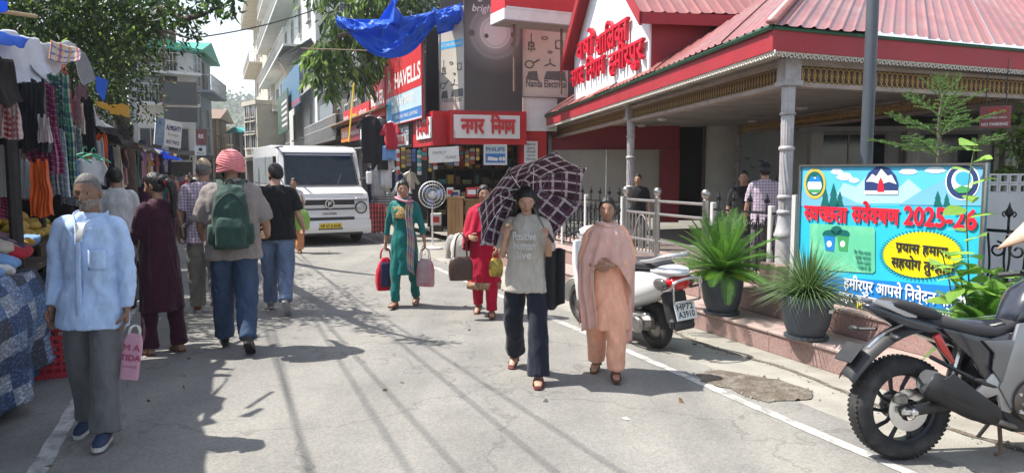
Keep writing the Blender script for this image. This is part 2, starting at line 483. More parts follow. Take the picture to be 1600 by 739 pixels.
def strip(name,pts_l,pts_r,z,m,kind='structure',jitter=0.0):
    b=MB();n=len(pts_l)
    vs=[(p[0]+random.uniform(-jitter,jitter),p[1]+random.uniform(-jitter,jitter),z) for p in pts_l]+[(p[0],p[1],z) for p in pts_r]
    b.add(vs,[(i,i+n,i+n+1,i+1) for i in range(n-1)])
    return tag(b.build(name,m),kind=kind)
g=MB();g.grid(lambda a,c:Vector(((a-.5)*1600,-200+c*1600,-0.02)),16,16)
tag(g.build('ground',M_GROUND),kind='structure')
us=[-14+i*2.0 for i in range(70)]
def bend(u):return 0.0 if u<30 else-0.0015*(u-30)**2 # the street swings a little to the left far away
strip('road',[UV(u,-1.6+bend(u)) for u in us],[UV(u,3.85+bend(u)) for u in us],0.0,A_ROAD)
strip('shoulder_right',[UV(u,3.85+bend(u)) for u in us],[UV(u,9+bend(u)) for u in us],-0.002,M_SHOULDER)
strip('shoulder_left',[UV(u,-9+bend(u)) for u in us],[UV(u,-1.6+bend(u)) for u in us],-0.004,M_SHOULDER)
# edge lines, a little ragged
def edge_line(name,v0,w,u0,u1):
    b=MB();n=int((u1-u0)/0.08);vs=[]
    for i in range(n+1):
        u=u0+(u1-u0)*i/n
        e1=0.012*mnoise.noise(Vector((u*5,v0,0)))+0.006*mnoise.noise(Vector((u*23,v0,4)))
        e2=0.012*mnoise.noise(Vector((u*5,v0,9)))+0.006*mnoise.noise(Vector((u*23,v0,14)))
        vs+=[UV(u,v0-w/2+e1+bend(u),0.004),UV(u,v0+w/2+e2+bend(u),0.004)]
    b.add(vs,[(2*i,2*i+1,2*i+3,2*i+2) for i in range(n)])
    return tag(b.build(name,M_LINE),kind='structure')
VL_R=toUV(G(1000,557))[1];VL_L=toUV(G(80,700))[1]
edge_line('edge_line_right',VL_R,0.085,-3,40)
edge_line('edge_line_left',VL_L,0.10,-3,40)
# broken patch beside the right line: crumbled dirt bed with loose stones
pts=[(1088,583),(1125,578),(1170,585),(1215,592),(1262,607),(1272,620),(1245,626),(1200,628),(1165,618),(1140,606),(1110,600),(1092,592)]
ring=[G(x,y,0.006) for x,y in pts];cc=sum(ring,Vector())/len(ring)
b=MB();R2=[]
for i in range(len(ring)):
    a,c=ring[i],ring[(i+1)%len(ring)]
    for k in range(4):
        p=a.lerp(c,k/4);p=cc+(p-cc)*(1+0.16*mnoise.noise(p*9));R2.append(p)
n=len(R2);inn=[cc+(p-cc)*0.8+Vector((0,0,0.012)) for p in R2];inn2=[cc+(p-cc)*0.45+Vector((0,0,0.014+0.012*mnoise.noise(p*11))) for p in R2]
b.add(R2+inn+inn2+[cc+Vector((0,0,0.02))],[(i,(i+1)%n,n+(i+1)%n,n+i) for i in range(n)]+[(n+i,n+(i+1)%n,2*n+(i+1)%n,2*n+i) for i in range(n)]+[(2*n+i,2*n+(i+1)%n,3*n) for i in range(n)])
tag(b.build('broken_ground_patch',M_DIRT,smooth=True),kind='structure')
def pebble_field(name,spots,m,label):
    b=MB()
    for p,r in spots:
        rt=Euler((random.uniform(-3,3),)*3).to_matrix()
        b.sphere(p+Vector((0,0,r*0.25)),(r,r*random.uniform(.6,.9),r*random.uniform(.4,.7)),6,4,rot=rt)
    return tag(b.build(name,m),label,'gravel',kind='stuff')
sp=[]
for i in range(150):
    p=random.choice(R2);sp.append((cc+(p-cc)*random.uniform(0.1,1.12),random.uniform(0.004,0.014)))
for i in range(170): # line of grit along the crack and the step foot
    u=random.uniform(2.6,8.5);sp.append((UV(u,4.35+0.05*math.sin(u*3)+random.gauss(0,0.05)),random.uniform(0.003,0.011)))
for i in range(120):
    sp.append((UV(random.uniform(1,16),random.uniform(3.7,4.65)),random.uniform(0.003,0.008)))
pebble_field('loose_gravel',sp,mat('gravel_stone',(0.26,0.24,0.21),0.95,var=0.35,scale=5),'loose grit and stones scattered on the shoulder beside the steps')
rngl=np.random.default_rng(12);ul_,vl_=rngl.uniform(2,22,90),np.concatenate([rngl.uniform(-1.2,3.6,45),rngl.uniform(3.6,4.6,45)]);cl0=np.array([UV(a,b_,.006)[:] for a,b_ in zip(ul_,vl_)])
tag(obj('litter',leaf_mesh('litter',cl0,np.c_[rngl.normal(size=(90,2)),np.full(90,.15)],.055,.035,[mat('dry_leaf',(.16,.10,.05),.9),mat('paper_scrap',(.5,.48,.43),.9)],seed=6,mixw=[.75,.25])),'dry leaves and paper scraps scattered over the road','litter',kind='stuff')
# soil crack along the shoulder
b=MB();L=[];Rr=[]
for i in range(90):
    u=2.4+i*0.055;c0=4.36+0.05*math.sin(u*3)+0.03*mnoise.noise(Vector((u*6,0,0)))
    wd=0.022+0.022*abs(mnoise.noise(Vector((u*4,3,0))));L.append(UV(u,c0-wd,0.003));Rr.append(UV(u,c0+wd,0.003))
b.add(L+Rr,[(i,i+90,i+91,i+1) for i in range(89)]);tag(b.build('shoulder_crack',M_DIRT),kind='structure')

# granite steps and platform
M_GRANITE=mat('red_granite',(0.36,0.24,0.215),0.42,var=0.0,scale=70,col2=(0.22,0.125,0.115),bump=0.08,bscale=80,spec=0.5,dirt=(0.42,0.36,0.33),dscale=45,damt=0.6)
M_GRANITE2=mat('red_granite_tread',(0.44,0.33,0.30),0.5,var=0.0,scale=60,col2=(0.33,0.23,0.21),bump=0.08,bscale=80,dirt=(0.42,0.39,0.35),dscale=5,damt=0.5)
M_GROUT=mat('dark_grout',(0.13,0.11,0.10),0.95,bump=0.2)
V1,V2,Z1,Z2=4.68,5.14,0.205,0.43
UEND=13.6
steps=tag(bpy.data.objects.new('granite_steps',None),'long red granite steps rising from the street to the shelter','steps');COL.objects.link(steps)
def ubox(b,u0,u1,v0,v1,z0,z1,mi=0,bev=0.0):
    c=UV((u0+u1)/2,(v0+v1)/2,(z0+z1)/2)
    b.box(c,(abs(v1-v0),abs(u1-u0),z1-z0),rot=(0,0,ROADROT),mi=mi,bev=bev)
b=MB();ubox(b,1.5,UEND-.02,V1+0.02,V2+0.5,-0.05,Z1-0.032);ubox(b,1.5,UEND-.02,V2+0.02,15,-0.04,Z2-0.032)
b.build('core',M_GROUT,steps)
for (vv,z0,z1,dep) in ((V1,0.0,Z1,V2-V1),(V2,Z1,Z2,1.2)):
    u=1.6;k=0
    while u<UEND-.3:
        L=0.92 if vv==V1 else 1.1
        L=min(L,UEND-u)
        b=MB();ubox(b,u+.002,u+L-.002,vv,vv+0.024,z0+0.002,z1-0.030)
        b.build('riser_slab',M_GRANITE,steps)
        b=MB();ubox(b,u+.002,u+L-.002,vv-0.018,vv+dep-0.004,z1-0.029,z1,bev=0.006)
        b.build('tread_slab',M_GRANITE2,steps)
        u+=L;k+=1

# ================================================================== RAIN SHELTER (red roofed pavilion)
M_RED=mat('red_fascia_paint',(0.33,0.016,0.026),0.55,var=0.12,scale=2.5,bump=0.04,bscale=10,dirt=(0.26,0.045,0.045),dscale=3,damt=0.5)
M_REDDARK=mat('maroon_wall_paint',(0.26,0.012,0.022),0.6,var=0.1,scale=3,dirt=(0.16,0.02,0.03),dscale=2,damt=0.4)
M_ROOF=mat('faded_red_roof_sheet',(0.29,0.105,0.095),0.30,var=0.2,scale=1.4,spec=0.8,stretch=(1,1,1),dirt=(0.33,0.21,0.175),dscale=1.1,damt=0.8)
M_WHITEBOARD=mat('white_panel',(0.74,0.78,0.80),0.5,var=0.05,scale=2,dirt=(0.55,0.57,0.58),dscale=3,damt=0.3)
M_LETTER=mat('red_letters',(0.55,0.008,0.03),0.4,var=0.06)
M_GREENTRIM=mat('green_gutter',(0.02,0.10,0.055),0.5,var=0.2)
M_COLUMN=mat('aged_silver_column',(0.42,0.40,0.41),0.5,metal=0.15,var=0.18,scale=6,bump=0.12,bscale=30,dirt=(0.22,0.19,0.20),dscale=5,damt=0.7)
M_LATTICE=mat('gold_brown_lattice',(0.52,0.31,0.09),0.45,metal=0.25,var=0.3,scale=8)
M_LATBACK=mat('lattice_backing',(0.075,0.05,0.028),0.8,var=0.2)
M_LATFRAME=mat('beam_frame_paint',(0.36,0.30,0.26),0.6,var=0.15,scale=5,dirt=(0.18,0.12,0.09),dscale=6,damt=0.6)
M_CEIL=mat('ceiling_panel',(0.48,0.45,0.40),0.7,var=0.08,scale=1.2,dirt=(0.24,0.21,0.18),dscale=1.5,damt=0.5)
M_SCALLOP=mat('white_scallop',(0.66,0.63,0.57),0.6,var=0.12,scale=15,dirt=(0.3,0.27,0.23),dscale=10,damt=0.6)
EA=P(1208,46,7.1);EA_low=P(1209,79,7.1) # near roof corner
ZT,ZB=EA.z,EA_low.z
EC=P(830,190,19.2);EC=Vector((EC.x,EC.y,ZT-0.10))
e1=Vector((EC.x-EA.x,EC.y-EA.y,0)).normalized();n1=Vector((-e1.y,e1.x,0)) # n1 looks to the street
e2=RV.copy();n2=-RU # right eave, looks to the camera side
EB=Vector((EA.x,EA.y,ZT))+e2*11.0
pav=tag(bpy.data.objects.new('rain_shelter',None),'red roofed rain shelter with lattice beams and silver columns on the granite platform','shelter');COL.objects.link(pav)
FH=ZT-ZB
def zdrop(s):return-0.10*s/(EC-EA).length
def fascia(a,b_,nn,name,m,drop):
    L=(b_-a).length;d=(b_-a).normalized();B=MB()
    dz=Vector((0,0,-FH))
    B.prism([(0,0),(L,0),(L,-FH),(0,-FH)],a,Vector((d.x,d.y,drop/L)),(0,0,1),-nn*0.05)
    return B.build(name,m,pav,fix=True)
EAt=Vector((EA.x,EA.y,ZT))
fascia(EAt,EC,n1,'fascia',M_RED,-0.10)
fascia(EAt+e2*0.002,EB,n2,'fascia',M_RED,0)
B=MB();B.tube([EAt+n1*0.02+Vector((0,0,.02)),EC+n1*.02+Vector((0,0,.02))],0.03,6);B.build('gutter',M_GREENTRIM,pav)
B=MB();B.tube([EAt+n2*0.012+Vector((0,0,.012)),EB+n2*.012+Vector((0,0,.012))],0.018,6);B.build('gutter',M_GREENTRIM,pav)
# scalloped trim: little scrolls hanging from the lower edge
sc=MB()
th=[i/14*1.75*PI for i in range(15)]
sc.tube([(0.030*(1-i/22)*math.cos(t),0,-0.030+0.030*(1-i/22)*math.sin(t)) for i,t in enumerate(th)],0.0075,5)
sc.tube([(0.028,0,-0.03),(0.045,0,-0.045),(0.06,0,-0.025),(0.066,0,0)],0.007,5)
sc.box((0.015,0,0.0),(0.10,0.012,0.016))
scm=sc.mesh('scallop',M_SCALLOP,True)
def along(a,d,L,step,me,name,parent,rz,z0=0,dropf=None,maxn=150):
    k=0;s=step/2
    while s<L and k<maxn:
        o=obj(name,me,parent,a+d*s+Vector((0,0,z0+(dropf(s) if dropf else 0))),(0,0,rz));s+=step;k+=1
rz1=math.atan2(-e1.y,-e1.x);rz2=math.atan2(e2.y,e2.x)
LL=(EC-EA).length
along(EAt-n1*0.02,e1,LL,0.10,scm,'scallop',pav,rz1,-FH-0.005,zdrop,130)
along(EAt-n2*0.02,e2,6.2,0.10,scm,'scallop',pav,rz2,-FH-0.005)
# ceiling: separate panels with dark joints, soffit between
ZC=ZB+0.0
NQ=7;poly_in=[]
def ceil_pt(s,t):return Vector((EA.x,EA.y,0))+e1*s+e2*t
B=MB();cs=[ceil_pt(0.1,0.1),ceil_pt(LL,0.1+0),ceil_pt(LL,9.5),ceil_pt(0.1,9.5)]
B.add([c+Vector((0,0,ZC+0.05)) for c in cs],[(0,1,2,3)]);B.build('ceiling_backing',M_LATBACK,pav)
ss=[0.12+i*1.28 for i in range(10)];ts=[0.12,0.75]+[0.75+1.3*k for k in range(1,8)]
for i in range(len(ss)-1):
    for j in range(len(ts)-1):
        B=MB();q=[ceil_pt(ss[i]+.008,ts[j]+.008),ceil_pt(ss[i+1]-.008,ts[j]+.008),ceil_pt(ss[i+1]-.008,ts[j+1]-.008),ceil_pt(ss[i]+.008,ts[j+1]-.008)]
        dz=random.uniform(-.006,.006)-0.10*ss[i]/LL
        B.add([c+Vector((0,0,ZC+0.02+dz)) for c in q]+[c+Vector((0,0,ZC+0.04+dz)) for c in q],[(0,1,2,3),(7,6,5,4),(0,4,5,1),(1,5,6,2),(2,6,7,3),(3,7,4,0)])
        B.build('ceiling_panel',M_CEIL,pav)
M_LAMP=mat('ceiling_lamp_white',(0.7,0.7,0.66),0.4)
for s_,t_ in ((5.4,1.6),(7.6,2.0),(4.6,3.6),(7.4,4.2),(9.4,2.2),(3.0,2.2)):
    B=MB();B.lathe([(0.10,0),(0.10,-0.03),(0.07,-0.05),(0.0,-0.052)],16);o=B.build('ceiling_lamp',M_LAMP,pav,smooth=True,sharp=40)
    o.location=ceil_pt(s_,t_)+Vector((0,0,ZC+0.01+zdrop(s_)))
# columns
def col_at(px,inset): # on the line parallel to the street eave, set back under the roof
    a=Vector((EA.x,EA.y,0))-n1*inset;d=ray(px,268)
    k=d.x/d.y;s=(k*a.y-a.x)/(e1.x-k*e1.y)
    return a+e1*s
INS=0.42
C1,C2,C3=(col_at(p,INS) for p in (1228,985,866))
C1=C1+e1*0.0
beamT,beamB=ZB-0.035,P(1242,136,C1.y).z
def column(c,name='column',z1=None):
    z1=z1 or beamB;z0=Z2;h=z1-z0
    B=MB()
    B.lathe([(0.125,0),(0.125,.05),(0.10,.07),(0.085,.10),(0.10,.13),(0.082,.16),(0.082,.55)],20,(c.x,c.y,z0),mi=0)
    B.lathe([(0.10,.55),(0.105,.57),(0.09,.6),(0.075,.68),(0.066,.76),(0.066,.80)],20,(c.x,c.y,z0))
    # twisted flutes on the shaft
    rings=[];zz0,zz1=0.80,h*0.70
    for i in range(41):
        z=zz0+(zz1-zz0)*i/40;rg=[]
        for k in range(60):
            a=2*PI*k/60;r=0.062+0.005*math.cos(12*a+z*22)
            rg.append(Vector((c.x+r*math.cos(a),c.y+r*math.sin(a),z0+z)))
        rings.append(rg)
    B.loft(rings)
    for zf in (0.80,h*.46,h*.70):B.lathe([(0.066,-.025),(0.08,-.012),(0.08,.012),(0.066,.025)],20,(c.x,c.y,z0+zf))
    rg=[]
    for i in range(9):
        z=h*.70+(h-h*.70)*i/8;rg.append([Vector((c.x+(0.058+.008*i/8+.003*math.cos(16*a))*math.cos(a),c.y+(0.058+.008*i/8+.003*math.cos(16*a))*math.sin(a),z0+z)) for a in [2*PI*k/48 for k in range(48)]])
    B.loft(rg)
    B.lathe([(0.066,0),(0.085,.015),(0.075,.03)],20,(c.x,c.y,z0+h*.86))
    o=B.build(name,M_COLUMN,pav,smooth=True,sharp=50)
    K=MB();K.box((c.x,c.y,(z1+ZB)/2-.005),(0.17,0.17,ZB-z1-.012),rot=(0,0,rz1));K.box((c.x,c.y,z1+.03),(0.2,0.2,0.045),rot=(0,0,rz1))
    K.build('capital',M_COLUMN,o)
    K=MB();K.box((c.x,c.y,z0+0.13),(0.34,0.34,0.28),rot=(0,0,rz1),bev=.01);K.build('pedestal',M_GRANITE,o)
    return o
for c in (C1,C2,C3):column(c)
CR=C1+e2*9.0;column(CR)
# lattice beams: frame rails and interlocking rings
rg=MB();HB=beamT-beamB
nR=18
def ringtube(B,cx,cz,rx,rz_,r):B.tube([(cx+rx*math.cos(2*PI*k/nR),0,cz+rz_*math.sin(2*PI*k/nR)) for k in range(nR)],r,5,closed=True)
hh=HB-0.085
ringtube(rg,0,0.0,0.052,hh*0.46,0.0085);ringtube(rg,0.035,0,0.026,hh*0.24,0.007)
rg.sphere((0.035,0,0),(.012,.012,.012),6,4)
rgm=rg.mesh('lattice_ring',M_LATTICE,True)
def beam(a,b_,nring,drop=0.0,back=None,rz=0.0,name='lattice_beam'):
    d=(b_-a);L=d.length;d.normalize()
    o=bpy.data.objects.new(name,None);COL.objects.link(o);o.parent=pav
    F=MB()
    for z,hgt,dep in ((beamB+.022,.044,.11),(beamT-.018,.036,.10)):
        F.box(((a+b_)/2)+Vector((0,0,z+drop/2)),(L,dep,hgt),rot=Matrix.Rotation(math.atan2(d.y,d.x),3,'Z') @ Matrix.Rotation(-math.atan2(drop,L),3,'Y'))
    F.build('beam_rail',M_LATFRAME,o)
    if back:
        F=MB();F.box(((a+b_)/2)+Vector((0,0,(beamB+beamT)/2+drop/2)),(L,.012,HB-.07),rot=Matrix.Rotation(math.atan2(d.y,d.x),3,'Z') @ Matrix.Rotation(-math.atan2(drop,L),3,'Y'))
        F.build('beam_backing',M_LATBACK,o)
    st=L/nring
    for k in range(nring):
        p=a+d*(st*(k+.5));obj('lattice_ring',rgm,o,p+Vector((0,0,(beamB+beamT)/2+.004+drop*(k+.5)/nring)),(0,0,math.atan2(d.y,d.x)),(st/0.078,1,1))
    return o
z0v=Vector((0,0,0))
beam(C1+e1*.1,C2-e1*.1,72,-.03,True);beam(C2+e1*.1,C3-e1*.1,80,-.05,True)
beam(C1+e2*.1,C1+e2*4.6,58,0,True);beam(C1+e2*4.6,C1+e2*8.9,40,0,True)
# rear side beam seen through the shelter, open lattice
DB=6.9
rb0=C1+e2*8.6+e1*0.3;bA=P(1153,226,17.5);bB=P(1600,168,9.3)
bA.z=bB.z=0
beam(Vector((bA.x,bA.y,0)),Vector((bB.x,bB.y,0)),95)
column(Vector((bA.x,bA.y,0)))
# roof: two slopes of corrugated sheet, each sheet a piece
def corrugated(name,a,b_,up_a,up_b,nsheet,parent,m=M_ROOF,waves=6,amp=0.022,sheet_over=0.01):
    "sheets between eave a->b_ and ridge up_a->up_b"
    nrm=((b_-a).cross(up_a-a)).normalized()
    if nrm.z<0:nrm=-nrm
    for k in range(nsheet):
        B=MB();nu=waves*12
        lift=0.012*(k%2)+random.uniform(0,.004)
        def fn(u,v):
            t=(k+u*(1+sheet_over))/nsheet
            p=a.lerp(b_,t).lerp(up_a.lerp(up_b,t),v)
            ph=u*waves*2*PI;sh=(0.5+0.5*math.cos(ph))**5
            return p+nrm*(amp*sh+lift)
        B.grid(fn,nu,6);B.build(name,m,parent,smooth=True)
Z=lambda z:Vector((0,0,z))
pitch=0.62
rin=5.2
E0=EAt+n1*0.06+n2*0.06+Z(0.03)
# hip goes up from the corner along the bisector
hipd=(e1+e2).normalized();hip_top=E0+(-n1*rin-n2*rin)*0.5+Z(0)
hx=Vector((E0.x,E0.y,0))+hipd*(rin/max(0.2,hipd.dot(-n1)));hip_top=Vector((hx.x,hx.y,ZT+rin*pitch))
ECr=EC+n1*0.06+Z(0.03);far_top=hip_top+e1*(LL-2);far_top.z-=0.1
EBr=EB+n2*0.06+Z(0.03);right_top=hip_top+e2*8.0
corrugated('roof_sheet',E0,ECr,hip_top,far_top,12,pav)
corrugated('roof_sheet',E0,EBr,hip_top,right_top,11,pav)
B=MB();B.tube([E0+Z(.03),hip_top+Z(.03)],0.06,8,flat=.5);B.build('hip_cap',M_ROOF,pav,smooth=True)
B=MB();B.tube([hip_top+Z(.03),right_top+Z(.03)],0.07,8,flat=.5);B.build('ridge_cap',M_ROOF,pav,smooth=True)
B=MB();B.tube([hip_top+Z(.03),far_top+Z(.03)],0.07,8,flat=.5);B.build('ridge_cap',M_ROOF,pav,smooth=True)
# gable sign dormer: white board facing the street with raised letters
def onEave(px,py,off):
    "point on the vertical plane parallel to the street eave, off metres behind it"
    d=ray(px,py);a=Vector((EA.x,EA.y,0))-n1*off
    t=a.dot(n1)/(d.x*n1.x+d.y*n1.y)
    return Vector((d.x*t,d.y*t,CAMH+d.z*t))
GO=0.12
g1=onEave(1014,112,GO);g0=onEave(897,162,GO)
zlow=ZT-0.10;apx=onEave(944,2,GO)
zeL=onEave(897,75,GO).z;zeR=onEave(1014,42,GO).z;ze=(zeL+zeR)/2+0.02
mid=(Vector((g0.x,g0.y,0))+Vector((g1.x,g1.y,0)))/2
Wg=(Vector((g1.x,g1.y,0))-Vector((g0.x,g0.y,0))).length
gd=-e1 # left to right as seen from the street
apz=ze+0.62*Wg*0.62
dor=bpy.data.objects.new('gable_dormer',None);COL.objects.link(dor);dor.parent=pav
npan=4
for k in range(npan):
    x0=-Wg/2+Wg*k/npan+.004;x1=-Wg/2+Wg*(k+1)/npan-.004
    top=lambda x:ze+(apz-ze)*(1-abs(x)/(Wg/2))
    pl=[(x0,zlow),(x1,zlow),(x1,top(x1))]+([(0,apz)] if x0<0<x1 else [])+[(x0,top(x0))]
    B=MB();B.prism(pl,mid,gd,(0,0,1),-n1*0.03);B.build('sign_panel',M_WHITEBOARD,dor,fix=True)
DEP=3.4
for sx in (-1,1):
    B=MB();a0=mid+gd*(sx*(Wg/2+.0))-n1*.035
    B.prism([(0,0),(DEP,0),(DEP,ze-zlow),(0,ze-zlow)],a0+Z(zlow),-n1,(0,0,1),-gd*(sx*0.04));B.build('cheek_wall',M_REDDARK,dor,fix=True)
    ov=0.24
    ea=mid+gd*(sx*(Wg/2+ov))+n1*ov;rz_=(apz-ze)/(Wg/2);zE=ze-rz_*ov+0.10
    ea=Vector((ea.x,ea.y,zE));eb=ea-n1*(DEP+ov);ta=mid+n1*ov;ta=Vector((ta.x,ta.y,apz+.10));tb=ta-n1*(DEP+ov)
    corrugated('roof_sheet',ea,eb,ta,tb,4,dor,waves=5,amp=.02)
    B=MB();dn=Vector((0,0,-.19))
    B.add([ea,ta,ta+dn,ea+dn]+[p-n1*.04 for p in (ea,ta,ta+dn,ea+dn)],[(0,1,2,3),(7,6,5,4),(0,4,5,1),(2,6,7,3),(0,3,7,4),(1,5,6,2)])
    B.build('bargeboard',M_RED,dor,fix=True)
    B=MB();dn=Vector((0,0,-.16))
    B.add([ea,eb,eb+dn,ea+dn]+[p-gd*(sx*.03) for p in (ea,eb,eb+dn,ea+dn)],[(0,1,2,3),(7,6,5,4),(0,4,5,1),(2,6,7,3)])
    B.build('eave_board',M_REDDARK,dor,fix=True)
    B=MB();B.add([p-Vector((0,0,.05)) for p in (ea,eb,tb,ta)],[(0,1,2,3)]);B.build('soffit',M_REDDARK,dor)
rzg=math.atan2(gd.y,gd.x)
for body,pxl,pxr,yt,yb in (('वर्षा',906,933,63,90),('शालिका',935,986,45,76),('नगर',896,916,109,133),('निगम',921,950,95,121),('हमीरपुर',956,1010,75,104)):
    c=onEave((pxl+pxr)/2,yb,GO);c2=onEave((pxl+pxr)/2,yt,GO);l=onEave(pxl,yb,GO);r_=onEave(pxr,yb,GO)
    wd=abs((Vector((r_.x,r_.y,0))-Vector((l.x,l.y,0))).dot(gd))*0.97
    sft=(Vector((c.x,c.y,0))-mid).dot(gd)
    me=text_mesh('letters',body,(c2.z-c.z)/HEADLINE,M_LETTER,bold=0.016,extrude=0.06,width=wd,align='c')
    obj('letters',me,dor,Vector((mid.x,mid.y,0))+gd*sft+n1*0.03+Z(c.z),(0,0,rzg))
# kiosk wall at the back of the shelter
M_PANEL=mat('grey_shutter_panel',(0.40,0.37,0.33),0.65,var=0.07,scale=1.5,dirt=(0.30,0.27,0.24),dscale=2,damt=0.5)
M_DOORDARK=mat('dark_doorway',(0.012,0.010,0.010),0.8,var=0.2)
M_WALLW=mat('white_kiosk_wall',(0.62,0.62,0.58),0.7,var=0.06,scale=1.2,dirt=(0.45,0.44,0.41),dscale=2,damt=0.5)
kio=tag(bpy.data.objects.new('kiosk',None),'closed kiosk with red frame and grey panels under the shelter roof','kiosk');COL.objects.link(kio)
def wallpiece(pxa,pxb,Ya,Yb,z0,z1,name,m,parent,th=0.08,off=0.0):
    a=P(pxa,268,Ya);c=P(pxb,268,Yb);a.z=c.z=0
    d=(c-a);L=d.length;d.normalize();nn=Vector((d.y,-d.x,0))
    if nn.y>0:nn=-nn
    B=MB();B.prism([(0,z0),(L,z0),(L,z1),(0,z1)],a+nn*off,d,(0,0,1),-nn*th);return B.build(name,m,parent,fix=True)
KY=17.8;zkt=P(1000,206,KY).z;zpb=P(1000,234,KY).z
wallpiece(840,946,18.2,KY,Z2+.1,zpb,'panel',M_PANEL,kio);wallpiece(948,1030,KY,KY,Z2+.1,zpb,'panel',M_PANEL,kio)
wallpiece(838,1060,18.2,KY,zpb,ZC+.0,'red_band',M_REDDARK,kio,off=.05)
wallpiece(1031,1060,KY,KY,Z2,zpb-.003,'red_pilaster',M_REDDARK,kio,off=.12,th=.25)
wallpiece(1060,1096,KY+.6,KY+.6,Z2,ZC,'doorway',M_DOORDARK,kio)
wallpiece(1096,1101,KY,KY,Z2,ZC,'door_post',mat('brown_post',(.10,.06,.04),.6),kio,off=.06)
wallpiece(1101,1153,KY,KY,Z2,ZC,'wall',M_WALLW,kio)
wallpiece(1153,1225,KY+.8,KY-.2,Z2,zkt+.0,'wall',mat('pale_blue_wall',(0.55,0.62,0.64),0.7,var=0.06,dirt=(.4,.45,.46),dscale=2,damt=.4),kio)
M_BIRD=mat('bird_silhouette',(.06,.06,.06),.7)
for px,py,s_ in ((1168,248,.16),(1176,262,.13),(1190,252,.2),(1205,268,.14),(1199,282,.12),(1171,284,.1)):
    c=P(px,py,KY+.25);B=MB()
    B.prism([(-1,.35),(-.3,.12),(0,0),(.3,.2),(1,.55),(.35,-.02),(.05,-.25),(-.35,-.05)],c,Vector((s_*.6,0,0)),Vector((0,0,s_*.6)),(0,-.01,0));B.build('bird_motif',M_BIRD,kio)
B=MB();a=P(858,218,18.0);B.tube([(a.x,a.y,Z2),(a.x,a.y,a.z-.1),(a.x-.05,a.y-.1,a.z+.05),(a.x-.3,a.y-.3,a.z+.1)],.07,10,sm=4);B.build('drain_pipe',mat('grey_pipe',(.33,.32,.33),.5),kio,smooth=True)

# ================================================================== RIGHT SIDE: CORNER SHOP, HOARDINGS, SIGNS
def board(name,label,cat,pl,pr,z0,z1,m,th=0.05,frame_m=None,fw=0.03,parent=None,group=None,lean=0.0):
    "flat sign board; returns (root, length, height); local x runs left to right, local -Y faces the viewer"
    pl=Vector((pl[0],pl[1],0));pr=Vector((pr[0],pr[1],0));d=pr-pl;L=d.length;H=z1-z0
    rz=math.atan2(d.y,d.x)
    if parent is None:root=thing(name,label,cat,pl+Vector((0,0,z0)),rz,group)
    else:
        root=bpy.data.objects.new(name,None);COL.objects.link(root);root.parent=parent;root.location=pl+Vector((0,0,z0));root.rotation_euler=(0,0,rz)
    root.rotation_euler.x=lean
    B=MB();B.box((L/2,th/2,H/2),(L,th,H));B.build('panel',m,root)
    if frame_m:
        B=MB()
        B.box((L/2,th/2-.012,fw/2),(L,th+.02,fw));B.box((L/2,th/2-.012,H-fw/2),(L,th+.02,fw))
        B.box((fw/2,th/2-.012,H/2),(fw,th+.02,H-2*fw));B.box((L-fw/2,th/2-.012,H/2),(fw,th+.02,H-2*fw))
        B.build('frame',frame_m,root)
    return root,L,H
def put_text(root,body,x,z,size,m,bold=0.01,width=None,slant=0.0,align='c',name='lettering',y=-.004,ext=0.0):
    return obj(name,text_mesh(name,body,size,m,bold=bold,extrude=ext,width=width,slant=slant,align=align),root,(x,y,z))
def patch(root,x0,x1,z0,z1,m,name='printed_field',y=-.002):
    B=MB();B.box(((x0+x1)/2,y,(z0+z1)/2),(x1-x0,.002,z1-z0));return B.build(name,m,root)
def flat(name,c,rough=0.5,**k):return mat(name,c,rough,var=0.05,scale=3,**k)
F_WHITE=flat('print_white',(.68,.68,.66),dirt=(.5,.48,.45),dscale=2.5,damt=.5);F_BLACK=flat('print_black',(.02,.02,.022));F_RED=flat('print_red',(.5,.02,.025))
F_BLUE=flat('print_blue',(.03,.16,.42));F_NAVY=flat('print_navy',(.02,.04,.14));F_PALE=flat('print_pale_blue',(.42,.55,.62),dirt=(.3,.4,.45),dscale=2,damt=.5);F_YEL=flat('print_yellow',(.75,.55,.03))
F_CYAN=flat('print_cyan',(.05,.38,.68));F_GREY=flat('print_grey',(.10,.10,.10));F_CREAM=flat('print_cream',(.55,.50,.42),dirt=(.38,.34,.28),dscale=1.5,damt=.6)
F_ORANGE=flat('print_orange',(.75,.2,.03));F_GREEN=flat('print_green',(.05,.3,.1))
M_ALU=mat('aluminium',(.5,.5,.5),.4,metal=.8)
M_RUST=mat('rusty_iron',(.16,.10,.07),.8,var=.3,scale=12,bump=.2)
M_WOOD=mat('plain_wood',(.30,.17,.07),.6,var=.3,scale=6,stretch=(1,1,.15),bump=.15,bscale=30)
M_WOODDK=mat('dark_wood',(.055,.035,.025),.7,var=.3,scale=8)
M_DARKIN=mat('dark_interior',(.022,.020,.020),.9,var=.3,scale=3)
M_REDSHOP=mat('shop_red_paint',(.48,.012,.018),.45,var=.08,scale=3)

